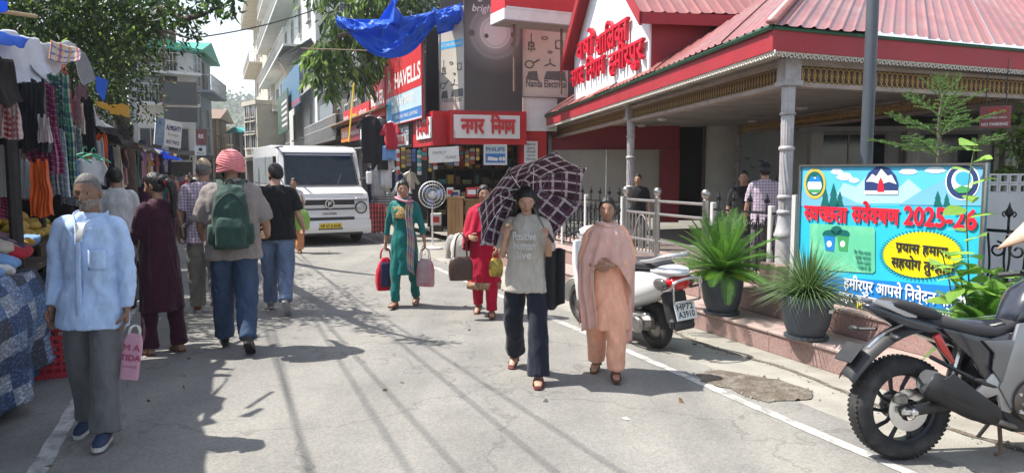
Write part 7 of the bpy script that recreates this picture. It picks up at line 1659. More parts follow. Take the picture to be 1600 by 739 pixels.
o=obj('lettering',text_mesh('lettering','F',.13,M_CHROME,.03,width=.07,align='c'),van,(0,YB+.032,.885),(0,0,PI));o=obj('lettering',text_mesh('lettering','CRUISER',.06,F_BLACK,.02,width=.32,align='c'),van,(0,YB+.01,.69),(0,0,PI))
slab([(YB+.03,.24),(YB+.06,.38),(YB+.04,.56),(YB-.1,.58),(YB-.3,.34),(YB-.3,.24)],-W2-.01,W2+.01,M_WHITEP,'bumper',van,.03)
MB().box((0,YB+.07,.44),(.50,.012,.12),bev=.004).build('number_plate',F_YEL,van);obj('lettering',text_mesh('lettering','HP 67 A 0145',.10,F_BLACK,.02,width=.44,align='c'),van,(0,YB+.08,.405),(0,0,PI));MB().box((0,YB+.066,.375),(.54,.02,.03)).build('plate_holder',M_BLKP,van)
MB().box((0,-1.4,.30),(1.6,3.6,.12)).build('chassis',M_BLKP,van)
for sg in (-1,1):
    for y in (YB-.88,YB-1.57,YB-2.55):MB().box((sg*(W2+.001),y,1.15),(.008,.014,1.75)).build('door_seam',M_BLKP,van)
    MB().box((sg*(W2+.006),YB-1.45,1.10),(.03,.16,.035),bev=.01).build('door_handle',M_BLKP,van);MB().box((sg*(W2+.008),YB-2.4,.80),(.016,3.6,.07)).build('rub_strip',M_GREYP,van);MB().box((sg*(W2-.03),YB-2.4,2.20),(.05,3.8,.03)).build('roof_gutter',M_GREYP,van)
    MB().tube([(sg*.84,ws0[0]+.04,ws0[1]-.01),(sg*.785,ws1[0]+.04,ws1[1]+.01)],.014,6).build('windscreen_seal',M_BLKP,van)
for z,y in ((ws0[1]-.012,ws0[0]+.035),(ws1[1]+.012,ws1[0]+.035)):MB().tube([(-.83,y,z),(.83,y,z)],.014,6).build('windscreen_seal',M_BLKP,van)
MB().tube([(-.8,YB-.11,1.14),(.8,YB-.11,1.14)],.007,5).build('bonnet_seam',M_BLKP,van);MB().box((0,YB+.02,.28),(1.5,.04,.10),bev=.015).build('lower_grille',M_BLKP,van)
for sg in (-1,1):
    for y in (-.05,-2.9):wheel(van,(sg*.80,y,.34),.34,.20,.20,hub_m=M_ENGINE)
    B=MB();B.tube([(sg*(W2+.004),-.05+.42*math.cos(a),.34+.42*math.sin(a)) for a in [R(k*15) for k in range(13)]],.03,6);B.build('wheel_arch',M_BLKP,van)
MB().box((0,YB-1.6,1.5),(1.5,.1,.9)).build('cab_interior',M_BLKP,van)

# ================================================================== PEOPLE
BAKE=[]
CREASE=.010
_tex={}
def clouds(sc_):
    if sc_ not in _tex:
        t=bpy.data.textures.new('wrinkle','CLOUDS');t.noise_scale=sc_;t.noise_depth=2;_tex[sc_]=t
    return _tex[sc_]
def fused(B,name,m,parent,vox=.010,smooth=4,wr=0.0,wsc=.09,extra=None,thin=1.0):
    "overlapping tubes grown together into one continuous surface"
    o=B.build(name,m,parent,fix=True)
    r=o.modifiers.new('r','REMESH');r.mode='VOXEL';r.voxel_size=vox
    if smooth:s_=o.modifiers.new('s','SMOOTH');s_.factor=.5;s_.iterations=smooth
    if wr:d=o.modifiers.new('d','DISPLACE');d.texture=clouds(wsc);d.strength=wr;d.mid_level=.5;d.texture_coords='LOCAL'
    BAKE.append((o,extra,CREASE if wr else 0.0));return o
def crease(me,amp,seed):
    "sharp cloth folds: ridged noise drawn out along slanting lines"
    n_=len(me.vertices);co=np.empty(n_*3);me.vertices.foreach_get('co',co);co=co.reshape(-1,3);nr=np.empty(n_*3);me.vertices.foreach_get('normal',nr);nr=nr.reshape(-1,3)
    d=np.empty(n_);nz=mnoise.noise
    for i,(x,y,z) in enumerate(co):
        w1=nz(Vector((x*3,y*3,z*2.2+seed)));sg=1 if x>0 else-1
        a=nz(Vector((x*9+w1*2,y*9,z*4.5+x*sg*7+seed)));b_=nz(Vector((x*15-z*5*sg,y*15,z*10+w1*3+seed)))
        d[i]=(1-2.4*abs(a))*.7+(1-2.4*abs(b_))*.35*max(0,.4+w1*2)
    co+=nr*(d*amp-amp*.45)[:,None];me.vertices.foreach_set('co',co.ravel());me.update()
def bake_all():
    bpy.context.view_layer.update();dg=bpy.context.evaluated_depsgraph_get()
    new=[bpy.data.meshes.new_from_object(o.evaluated_get(dg)) for o,_,_ in BAKE]
    for (o,ex,cz),me in zip(BAKE,new):
        old=o.data;o.modifiers.clear();me.name=o.name
        if cz:crease(me,cz,hash(o.name)%17)
        if ex is not None:
            bm=bmesh.new();bm.from_mesh(me);bm.from_mesh(ex[0]);bm.to_mesh(me);bm.free()
            for m in ex[1][len(me.materials):]:me.materials.append(m)
        me.shade_smooth();o.data=me;bpy.data.meshes.remove(old)
    BAKE.clear()
def skinm(n_,c):
    if n_ in MATS:return MATS[n_]
    m=mat(n_,c,.5,var=.10,scale=14,bump=.06,bscale=90,spec=.4);m.node_tree.nodes['Principled BSDF'].inputs['Subsurface Weight'].default_value=.0;return m
HAIRB=mat('black_hair',(.012,.010,.010),.42,var=.3,scale=60,stretch=(1,1,.08),bump=.5,bscale=70,spec=.4);HAIRG=mat('grey_hair',(.13,.12,.115),.7,var=.4,scale=70,bump=.6,bscale=90)
M_LIP=mat('lips',(.30,.115,.09),.45);M_EYEW=mat('eye_white',(.55,.53,.50),.3);M_IRIS=mat('eye_dark',(.015,.010,.008),.2)
SK_OLD=skinm('brown_skin_deep',(.21,.115,.075));SK_MID=skinm('brown_skin',(.34,.19,.125));SK_LT=skinm('tan_skin',(.45,.265,.185))
def head_dir(i,j,nu,nv):
    a=2*PI*i/nu;ph=PI*j/nv;return Vector((math.sin(ph)*math.sin(a),math.sin(ph)*math.cos(a),math.cos(ph)))
def head_pt(d,fem,old=0.0):
    x,y,z=d;g_=lambda a,b_:math.exp(-(a/b_)**2)
    p=Vector((x*.0725,y*.096,z*.119))
    lo=max(0,-z);p.x*=1-(.36 if fem else .30)*lo**1.6;p.y+=-.004*lo
    if y<0:p.y*=1-.35*max(0,-z-.1);p.z*=1-.10*lo
    if y>0:
        fr=y
        p.y+=fr*(.034*g_(x,.125)*(g_(z+.22,.12)+.62*g_(z+.03,.17))*(.9 if fem else 1.08)) # nose
        p.y+=fr*.004*g_(abs(x)-.13,.07)*g_(z+.24,.07)
        p.y-=fr*.013*g_(abs(x)-.37,.17)*g_(z-.06,.10) # sockets
        p.y+=fr*(.004 if fem else .007)*g_(abs(x)-.3,.3)*g_(z-.22,.08) # brow
        p.y+=fr*.009*g_(x,.26)*(g_(z+.45,.05)+.95*g_(z+.555,.055))-fr*.006*g_(x,.24)*g_(z+.50,.025) # lips
        p.y+=fr*.009*g_(x,.3)*g_(z+.80,.14) # chin
        p+=Vector((x,0,0))*.006*g_(abs(x)-.62,.25)*g_(z+.10,.2) # cheekbones
        p.y-=old*fr*.006*g_(abs(x)-.5,.16)*g_(z+.38,.2)
    return p
HL=[(1.0,.66),(.75,.60),(.5,.42),(.25,.12),(.05,-.12),(-.2,-.38),(-.6,-.55),(-1.0,-.62)]
HF=[(1.0,.62),(.75,.52),(.5,.24),(.25,-.14),(.05,-.42),(-.2,-.62),(-1.0,-.75)]
def hairline(y,tb_=HL):
    for (a,va),(b_,vb) in zip(tb_[:-1],tb_[1:]):
        if y>=b_:return va+(vb-va)*(a-y)/(a-b_)
    return tb_[-1][1]
def face(fem,old,beard=None):
    "head mesh; slots: 0 skin 1 lips 2 eye white 3 iris 4 brow"
    B=MB();nu,nv=48,40;vs=[head_pt(head_dir(i,j,nu,nv),fem,old) for j in range(nv+1) for i in range(nu)];fs,lips=[],[]
    for j in range(nv):
        for i in range(nu):
            d=head_dir(i+.5,j+.5,nu,nv);q=(j*nu+i,j*nu+(i+1)%nu,(j+1)*nu+(i+1)%nu,(j+1)*nu+i)
            (lips if d.y>.6 and abs(d.x)<.25 and abs(d.z+.505)<.085-1.1*d.x*d.x else fs).append(q)
    o=len(B.v);B.v+=[tuple(v) for v in vs]
    for q in fs:B.f.append(q);B.m.append(0)
    for q in lips:B.f.append(q);B.m.append(1)
    for sg in (-1,1):
        c=Vector((sg*.0285,.0700,.007));B.sphere(c,(.0135,.0115,.0054),14,8,mi=2);B.sphere(c+Vector((0,.0085,.0)),(.0058,.0042,.0054),10,6,mi=3);B.tube([c+Vector((-.017,-.003,.003)),c+Vector((0,.0118,.0075)),c+Vector((.017,-.003,.003))],[(.003,.004),(.004,.0055),(.003,.004)],6,sm=3)
        B.tube([c+Vector((-.017,-.001,.002)),c+Vector((0,.0135,.0045)),c+Vector((.017,-.001,.003))],.0016,5,mi=3,sm=3)
        B.tube([c+Vector((-sg*.015,.012,.0175)),c+Vector((0,.0135,.0220)),c+Vector((sg*.02,.002,.0175))],[(.0045,.003),(.005,.0035),(.0025,.002)],5,mi=4,sm=3)
        B.sphere((sg*.073,-.004,-.008),(.011,.020,.032),10,8,mi=0)
        B.sphere((sg*.009,.110,-.031),(.0075,.008,.006),8,6,mi=0)
    return B
def hairshell(fem,style,thick):
    B=MB();nu,nv=48,40;vs=[]
    for j in range(nv+1):
        for i in range(nu):
            d=head_dir(i,j,nu,nv);p=head_pt(d,fem);n_=Vector((d.x/.0725,d.y/.096,d.z/.118)).normalized();h=d.z-hairline(d.y,HF if fem else HL)
            if style=='balding':h=min(h,.30-d.z+.25*(d.y<-.2)) if d.y>-.55 else h
            if style=='beard':h=min(-.30-d.z,.9) if d.y>-.05 else-.3
            if style=='beard' and abs(d.x)<.2 and-.60<d.z<-.40:h=-.2
            if style=='cap':h=d.z-(.30-.05*d.y)
            k=max(-1,min(1,h/.16));k=k*(1.5-.5*k*k) if k>0 else k;part=1-(.5*math.exp(-(d.x/.06)**2) if fem and d.y>-.1 else 0)
            vs.append(p+n_*(thick*part if k>0 else .006)*k+n_*(.0015*math.sin(i*3.1+j)*(k>.5)))
    fs=[(j*nu+i,j*nu+(i+1)%nu,(j+1)*nu+(i+1)%nu,(j+1)*nu+i) for j in range(nv) for i in range(nu)]
    B.add(vs,fs);return B
def hand(B,wrist,d,nrm,side,curl=.5,size=1.0,mi=0):
    "palm and five fingers; d points along the hand, nrm out of the palm, side +1 puts the thumb on the d x nrm side"
    d=Vector(d).normalized();nrm=Vector(nrm);nrm=(nrm-d*nrm.dot(d)).normalized();lat=d.cross(nrm).normalized()*side;s_=size;w_=Vector(wrist)
    B.tube([w_-d*.03*s_,w_+d*.02*s_,w_+d*.055*s_,w_+d*.088*s_],[(.026*s_,.020*s_),(.034*s_,.017*s_),(.041*s_,.016*s_),(.038*s_,.012*s_)],12,mi=mi,sm=2,up=nrm)
    for k,(off,ln_) in enumerate(((.030,.068),(.010,.076),(-.010,.070),(-.029,.055))):
        p=w_+d*.082*s_+lat*off*s_;dd=d.copy();pts=[p];a=curl*(.55+.12*k)
        for seg in (.45,.32,.25):
            dd=(dd*math.cos(a)+nrm*math.sin(a)).normalized();n0=(nrm*math.cos(a)-d*0).normalized();p=p+dd*ln_*seg*s_;pts.append(p);a*=1.25
        B.tube(pts,[.0092*s_,.0085*s_,.0078*s_,.0055*s_],8,mi=mi,sm=2)
    p=w_+d*.02*s_+lat*.030*s_;q=p+(d*.55+lat*.75+nrm*.25).normalized()*.042*s_;r_=q+(d*.85+lat*.2+nrm*(.35+.4*curl)).normalized()*.034*s_;e=r_+(d*.9+nrm*(.3+.5*curl)-lat*.1).normalized()*.024*s_
    B.tube([p,q,r_,e],[.013*s_,.0115*s_,.0095*s_,.0065*s_],8,mi=mi,sm=2)
class Fig:pass
def figure(label,px,py,ytop,face_dir,skin,fem=False,old=0.0,legL=(0,2,0,0),legR=(0,2,0,0),armL=None,armR=None,lean=0.0,head=(0,0,0),hair='short',hairm=None,beard=None,group='people walking in the street',build=1.0,Y=None,curl=(.5,.5),hgt=None,palms=None,base_z=0.0,name='person'):
    """legs: thigh forward, thigh outward, knee bend, toe-down pitch in degrees. arms: (upper arm dir, forearm dir, hand dir) with x outward"""
    p=G(px,py,base_z) if Y is None else Vector((P(px,py,Y).x,Y,base_z))
    H=hgt or (P(px,ytop,p.y).z-base_z-.012);s=H/1.715
    F=Fig();F.s=s;F.root=thing(name,label,'person',p,heading(face_dir),group);F.fem=fem;F.p=p
    V_=Vector;sh=.150 if fem else .172;hp=.085
    F.hip={};F.knee={};F.ank={};F.toe={};lows=[]
    for k,lg,sx in (('L',legL,-1),('R',legR,1)):
        a,o_,kb,tp=(R(v) for v in lg);h0=V_((sx*hp,0,.93));d1=V_((sx*math.sin(o_),math.sin(a),-math.cos(a))).normalized();kn=h0+d1*.44;b2=a-kb;d2=V_((sx*math.sin(o_)*.4,math.sin(b2),-math.cos(b2))).normalized();an=kn+d2*.42
        fd_=V_((sx*.12,math.cos(tp),-math.sin(tp))).normalized();up2=V_((0,math.sin(tp),math.cos(tp)))
        F.hip[k],F.knee[k],F.ank[k]=h0,kn,an;F.toe[k]=(fd_,up2);hl=an-up2*.07-fd_*.05;to=an-up2*.07+fd_*.17;lows.append(min(hl.z,to.z))
    dz=-min(lows)
    for dct in (F.hip,F.knee,F.ank):
        for k in dct:dct[k]=(dct[k]+V_((0,0,dz)))*s
    F.pel=(.93+dz)*s;lr=R(lean);F.lean=lambda v:V_((v.x,v.y+(v.z-F.pel)*math.sin(lr),F.pel+(v.z-F.pel)*math.cos(lr))) if v.z>F.pel else v
    F.up=lambda x,y,z:F.lean(V_((x*s,y*s,(z+dz)*s)))
    F.sh={};F.el={};F.wr={};F.hd={}
    dflt=((.22,.0,-1),(.10,.25,-1),(0,.2,-1))
    for k,am,sx in (('L',armL or dflt,-1),('R',armR or dflt,1)):
        f=lambda v:V_((v[0]*sx,v[1],v[2])).normalized()
        F.sh[k]=F.up(sx*sh,-.005,1.378);F.el[k]=F.sh[k]+f(am[0])*.285*s;F.wr[k]=F.el[k]+f(am[1])*.245*s;F.hd[k]=f(am[2] if len(am)>2 else am[1])
    # skin
    B=MB();b=build
    rings=lambda L_:[[F.up(rx*b*math.cos(t),yo+ry*b*math.sin(t),z) for t in [2*PI*i/24 for i in range(24)]] for z,rx,ry,yo in L_]
    F.rings=rings
    B.loft(rings([(.84,.13,.09,0),(1.0,.135,.09,0),(1.2,.14,.085,0),(1.36,.15,.08,-.005),(1.43,.10,.06,-.01),(1.46,.06,.055,-.01)]))
    nk=.046 if fem else .056;B.tube([F.up(0,-.01,1.40),F.up(0,-.005,1.46),F.up(0,.008,1.52),F.up(0,.012,1.58)],[nk*1.35*s,nk*1.05*s,nk*s,nk*s],14,sm=2)
    for k in 'LR':
        ra=.9 if fem else 1.05;B.tube([F.sh[k],F.sh[k].lerp(F.el[k],.5),F.el[k],F.el[k].lerp(F.wr[k],.35),F.wr[k]],[.05*ra*s,.044*ra*s,.037*ra*s,.037*ra*s,.026*ra*s],12,sm=3)
        B.tube([F.hip[k],F.knee[k],F.knee[k].lerp(F.ank[k],.3),F.ank[k],F.ank[k]-F.toe[k][1]*.05*s],[.085*s,.055*s,.055*s,.034*s,.036*s],12,sm=3)
        fd_,u2=F.toe[k];a0=F.ank[k];B.tube([a0-u2*.042*s-fd_*.045*s,a0-u2*.035*s,a0-u2*.045*s+fd_*.08*s,a0-u2*.055*s+fd_*.16*s],[(.032*s,.028*s),(.036*s,.034*s),(.042*s,.024*s),(.030*s,.013*s)],12,sm=3)
    X_=MB();hc=F.up(0,.022,1.600);hm_=Euler((R(head[0]),R(head[2]),R(head[1]))).to_matrix();F.hc,F.hm=hc,hm_
    fb=face(fem,old);X_.v=[tuple(hc+hm_ @ (Vector(v)*s)) for v in fb.v];X_.f=fb.f;X_.m=fb.m
    for i,(k,sx) in enumerate((('L',-1),('R',1))):
        pn=(palms[i] if palms else None) or (-sx,.25,0);hand(X_,F.wr[k],F.hd[k],pn,-1 if sx<0 else 1,curl[i],s*(.92 if fem else 1.0))
    hm2=hairm or HAIRB;ex=X_.mesh('x',[skin])
    fused(B,'body',skin,F.root,.011,3,extra=(ex,[skin,M_LIP if fem or old==0 else skin,M_EYEW,M_IRIS,hm2]))
    if hair:
        hs=hairshell(fem,hair if hair in ('balding','cap') else 'std',{'short':.011,'balding':.006,'thin':.005,'turban':.01}.get(hair,.009));hs.v=[tuple(hc+hm_ @ (Vector(v)*s)) for v in hs.v]
        if hair!='turban':F.hairo=hs.build('hair',hm2,F.root,smooth=True)
    if beard:bs=hairshell(fem,'beard',beard[1]);bs.v=[tuple(hc+hm_ @ (Vector(v)*s)) for v in bs.v];bs.build('beard',beard[0],F.root,smooth=True)
    F.H=lambda x,y,z:hc+hm_ @ (Vector((x,y,z))*s)
    return F
def sleeve(B,F,k,frac,r0=.072,r1=.058,loose=1.0):
    s=F.s;tot=.285+.245;L_=frac*tot;a,e,w_=F.sh[k],F.el[k],F.wr[k];inn_=a+Vector((-.07*s if k=='R' else .07*s,0,.022*s))
    if L_<=.285:pts=[inn_,a,a.lerp(e,L_/.285)];rr=[r0*.70,r0*.86,r1]
    else:f=(L_-.285)/.245;pts=[inn_,a,a.lerp(e,.5),e,e.lerp(w_,f*.55),e.lerp(w_,f)];rr=[r0*.70,r0*.86,(r0*.6+r1*.4),r1,r1*.92,r1*.82]
    B.tube(pts,[x*s*loose for x in rr],16,sm=3)
def shirt(F,m,hem=.80,sl=(1,1),fit=1.0,name='shirt',prof=None,wr=.022,collar=True,sr=(.072,.056),wsc=.10):
    s=F.s;B=MB();w_=fit*(.92 if F.fem else 1.0);d_=fit*(.98 if F.fem else 1.0)
    bust=.014 if F.fem else 0;lc=legcol(F,hem);pr=prof or [(hem,max(.19,lc[2]+.130)/w_,max(.145,lc[3]+.132)/d_,lc[1]*.8),((hem+.98)/2,max(.188,lc[2]+.118)/w_,max(.142,lc[3]*.6+.128)/d_,lc[1]*.4),(1.03,.168,.124,0),(1.18,.176,.124+bust*.5,bust),(1.30,.188,.122+bust,bust),(1.385,.168,.106,0),(1.445,.105,.085,-.005),(1.475,.072,.068,-.004)]
    B.loft(F.rings([(z,rx*w_,ry*d_,yo) for z,rx,ry,yo in pr]))
    for k,f in zip('LR',sl):
        if f:sleeve(B,F,k,f,sr[0]*(.9 if F.fem else 1),sr[1]*(.9 if F.fem else 1))
    o=fused(B,name,m,F.root,.011,3,wr*s,wsc)
    return o
def trousers(F,m,r=(.105,.085,.075,.078),hem=1.0,name='trousers',wr=.02,top=1.0,fit=1.0,wsc=.11):
    s=F.s;B=MB();B.loft(F.rings([(.80,.15*fit,.11*fit,0),(.90,.168*fit,.122*fit,0),(top,.155*fit,.112*fit,0)]))
    for k in 'LR':
        h,kn,an=F.hip[k],F.knee[k],F.ank[k];e=kn.lerp(an,hem);B.tube([h+Vector((0,0,-.02*s)),h.lerp(kn,.5),kn,kn.lerp(an,.5*hem),e],[r[0]*.9*s,(r[0]+r[1])/2*s,r[1]*s,r[2]*s,r[3]*s],18,sm=3)
    return fused(B,name,m,F.root,.011,3,wr*s,wsc)
def shoes(F,m,sole,name='shoe',lace=None):
    s=F.s
    for k in 'LR':
        fd_,u2=F.toe[k];a0=F.ank[k];lat=fd_.cross(u2).normalized();o=F.ank[k]-u2*.07*s
        B=MB();B.tube([o-fd_*.065*s+u2*.045*s,o-fd_*.03*s+u2*.058*s,o+fd_*.05*s+u2*.052*s,o+fd_*.12*s+u2*.038*s,o+fd_*.185*s+u2*.028*s],[(.030*s,.034*s),(.038*s,.044*s),(.043*s,.038*s),(.046*s,.027*s),(.026*s,.014*s)],16,sm=3,up=u2)
        B.tube([o-fd_*.02*s+u2*.05*s,a0+u2*.025*s],[.045*s,.040*s],14)
        sh_=fused(B,name,m,F.root,.008,3)
        out_=[(-.075,.0),(-.068,.022),(-.03,.034),(.05,.040),(.12,.046),(.17,.036),(.195,.012),(.195,-.012),(.17,-.034),(.12,-.040),(.05,-.033),(-.03,-.032),(-.068,-.022)]
        MB().prism([(x*s,y*s) for x,y in out_],o,fd_,lat,u2*.026*s).build('sole',sole,sh_,fix=True)
        if lace:
            B=MB();[B.tube([o+fd_*(.045+.022*j)*s-lat*.02*s+u2*(.086-.012*j)*s,o+fd_*(.05+.022*j)*s+u2*(.097-.013*j)*s,o+fd_*(.045+.022*j)*s+lat*.02*s+u2*(.086-.012*j)*s],.0035*s,5,sm=2) for j in range(4)];B.build('lace',lace,sh_)
def sandals(F,m):
    s=F.s
    for k in 'LR':
        fd_,u2=F.toe[k];lat=fd_.cross(u2).normalized();o=F.ank[k]-u2*.078*s
        B=MB();B.prism([(x*s,y*s) for x,y in [(-.07,0),(-.06,.026),(0,.034),(.1,.044),(.17,.032),(.185,0),(.17,-.03),(.1,-.04),(0,-.032),(-.06,-.026)]],o,fd_,lat,u2*.016*s)
        for x_,h_ in ((.105,.044),(.06,.062),(-.01,.075)):B.tube([o+fd_*x_*s+lat*.043*s+u2*.012*s,o+fd_*(x_-.005)*s+lat*.03*s+u2*(h_-.012)*s,o+fd_*(x_-.01)*s+u2*h_*s,o+fd_*(x_-.005)*s-lat*.03*s+u2*(h_-.012)*s,o+fd_*x_*s-lat*.042*s+u2*.012*s],[(.003*s,.011*s)]*5,6,sm=2)
        B.build('sandal',m,F.root,smooth=True,sharp=40)
def legcol(F,z): # centre of the legs at height z, for long garments that follow the stride
    pts=[]
    for k in 'LR':
        kn,an,h=F.knee[k],F.ank[k],F.hip[k];zz_=z*F.s
        p=h.lerp(kn,min(1,max(0,(h.z-zz_)/(h.z-kn.z+1e-6)))) if zz_>kn.z else kn.lerp(an,min(1,max(0,(kn.z-zz_)/(kn.z-an.z+1e-6))));pts.append(p)
    c=(pts[0]+pts[1])/2;return c.x/F.s,c.y/F.s,abs(pts[0].x-pts[1].x)/2/F.s,abs(pts[0].y-pts[1].y)/2/F.s
def kurta(F,m,hem,sl,fit=1.0,flare=.05,name='kurta',wr=.016,sr=(.068,.05),slitz=None):
    s=F.s;B=MB();w_=fit*.94;bu=.014 if F.fem else 0;top=[(1.475,.072,.066,-.004),(1.445,.105,.083,-.005),(1.385,.165,.104,0),(1.30,.182,.120+bu,bu),(1.18,.170,.122,bu),(1.05,.158,.116,0),(.95,.174,.128,0)]
    rows=[(z,rx*w_,ry*fit,yo,0) for z,rx,ry,yo in top];n_=7
    for i in range(1,n_+1):
        z=.95+(hem-.95)*i/n_;cx,cy,hx,hy=legcol(F,z);f=i/n_;rows.append((z,max(.174*w_+flare*f,hx+.085),max(.128*fit+flare*.6*f,hy+.075),cy,cx))
    rg=[];N=56
    for z,rx,ry,yo,xo in rows:
        f=max(0,(.95-z)/(.95-hem));rg.append([F.up(xo+(rx+.010*f*math.sin(9*t+2*f))*math.cos(t),yo+(ry+.010*f*math.sin(8*t+1+2*f))*math.sin(t),z) for t in [2*PI*i/N for i in range(N)]])
    B.loft(rg)
    for k,f in zip('LR',sl):sleeve(B,F,k,f,*sr)
    o=fused(B,name,m,F.root,.011,2,wr*s,.10);F.krows=rows;return o
def hemband(F,m,h_=.09):
    z1,rx,ry,yo,xo=F.krows[-1];z0,rx0,ry0,yo0,xo0=F.krows[-2];f=h_/(z0-z1)
    return MB().loft([[F.up(x+(a+.010)*math.cos(t),y+(b_+.010)*math.sin(t),z) for t in [2*PI*i/56 for i in range(56)]] for z,a,b_,y,x in ((z1-.004,rx,ry,yo,xo),(z1+h_,rx+(rx0-rx)*f,ry+(ry0-ry)*f,yo+(yo0-yo)*f,xo+(xo0-xo)*f))],caps=False).build('hem_band',m,F.root,smooth=True,solid=.006)
def strap(F,pts,m,w_=.02,name='strap',parent=None,th=.004):B=MB();B.tube([Vector(p) for p in pts],[(w_,th)]*len(pts),8,sm=5);return B.build(name,m,parent or F.root,smooth=True)
def soft_bag(name,label,cat,top,w_,d_,h_,m,yaw=0.0,m2=None,handle=.12,hm=None,seed=0,bulge=.25,gather=0):
    t=thing(name,label,cat,Vector(top)-Vector((0,0,h_+handle)),yaw);rings=[]
    for i in range(13):
        v=i/12;k=.92+bulge*math.sin(PI*min(1,v*1.15))*(1-v*.3)-.25*max(0,v-.85)/.15-gather*v**2.2;rr=[]
        for j in range(32):
            a=2*PI*j/32;c_,s_=math.cos(a),math.sin(a);n_=1+.05*mnoise.noise(Vector((c_*2,s_*2,v*4+seed)));rr.append(Vector((math.copysign(abs(c_)**.55,c_)*w_/2*k*n_,math.copysign(abs(s_)**.7,s_)*d_/2*k*n_*(1-.4*max(0,v-.6)),h_*v)))
        rings.append(rr)
    MB().loft(rings).build('bag_body',m,t,smooth=True,sharp=70)
    for sg in (-1,1):MB().tube([(-w_*.26,sg*d_*.2,h_*.97),(-w_*.20,sg*.015,h_+handle*.7),(0,0,h_+handle),(w_*.20,sg*.015,h_+handle*.7),(w_*.26,sg*d_*.2,h_*.97)],[(.007,.003)]*5,6,sm=4).build('handle',hm or m,t,smooth=True)
    return t
TOCAM=lambda px,py:-Vector((G(px,py).x,G(px,py).y,0)).normalized()
def dirv(deg):return Vector((math.sin(R(deg)),math.cos(R(deg)),0)) # 0 = away from the camera, 180 = towards it, + to the right

# ---- 1 old man in a light blue shirt
C_LB=cloth('light_blue_shirt',(.42,.56,.80),folds=.45,fscale=7);C_GT=cloth('grey_trousers',(.13,.13,.135),folds=.35);M_SNK=mat('navy_sneaker',(.02,.04,.085),.7,bump=.3,bscale=60);M_SOLE=mat('white_sole',(.55,.55,.53),.6);M_OLACE=mat('orange_lace',(.5,.22,.03),.7)
F=figure('old man in a light blue shirt and grey trousers walking towards us',150,686,273,dirv(174),SK_OLD,old=1.0,legL=(9,2,4,0),legR=(-6,2,12,14),armL=((.17,.05,-1),(.04,.16,-1),(0,.12,-1)),armR=((.20,-.04,-1),(.06,.12,-1),(0,.15,-1)),head=(-8,3,2),hair='thin',hairm=HAIRG,beard=(mat('grey_stubble',(.24,.21,.19),.8,var=.4,scale=90,bump=.5,bscale=110),.002),curl=(1.0,.7),build=1.02)
OM=F;F.root.rotation_euler.y=R(-1.3)
sh_=shirt(F,C_LB,hem=.74,sl=(.97,.97),fit=.98,sr=(.070,.054));trousers(F,C_GT,(.10,.092,.085,.095),hem=1.0);shoes(F,M_SNK,M_SOLE,lace=M_OLACE)
C_VEST=cloth('white_vest',(.6,.6,.58));B=MB();B.grid(lambda u,v:F.up((u-.5)*(.02+.075*v),.158-.045*v*v,1.30+.115*v),8,8);B.build('vest',C_VEST,F.root,smooth=True,solid=.004)
for sg in (-1,1):
    B=MB();B.grid(lambda u,v,sg=sg:F.up(sg*(.030+.065*math.sin(u*PI*.62)-.012*v*(1-u)),.135-.185*u-.004*v+.018*v*(1-u),1.40+.085*u**.6-.055*v+.012*(1-u)),14,5);B.build('collar',C_LB,F.root,smooth=True,solid=.005)
B=MB();B.grid(lambda u,v:F.up((u-.5)*.034+.012,.150+.003*math.sin(v*30)+(.004 if v<.7 else .004-.02*(v-.7)),.75+.60*v),3,20);B.build('placket',C_LB,F.root,smooth=True,solid=.004)
B=MB();B.grid(lambda u,v:F.up(-.145+.10*u,.128+.012*math.sin(PI*u)+.016*u,1.12+.13*v),6,6);B.build('pocket',C_LB,F.root,smooth=True,solid=.004)
for k in range(5):MB().lathe([(0,0),(.0055,0),(.005,.003),(0,.003)],10,F.up(.012,.158,.82+.11*k),(0,1,0)).build('button',M_SOLE,F.root)
hw=F.root.matrix_basis @ F.wr['L'];hw=Vector(OM.root.location)+Matrix.Rotation(OM.root.rotation_euler.z,3,'Z') @ (F.wr['L']+Vector((0,.02,-.10*F.s)))
pk=soft_bag('pink_paper_bag','pale pink printed paper bag held by the old man','bag',hw+Vector((.03,-.02,.0)),.115,.03,.28,mat('pink_paper',(.52,.27,.36),.7,var=.06,bump=.3,bscale=14),yaw=R(12),handle=.05,hm=M_SOLE,bulge=.02);pk.rotation_euler.y=R(9)
M_PPR=mat('pink_print',(.35,.06,.12),.7);put_text(pk,'M A',0,.18,.055,M_PPR,.02,y=-.0195);put_text(pk,'TIDA',0,.12,.05,M_PPR,.03,y=-.0195);put_text(pk,'CLOTH HOUSE',0,.075,.02,M_PPR,.0,width=.08,y=-.0195)
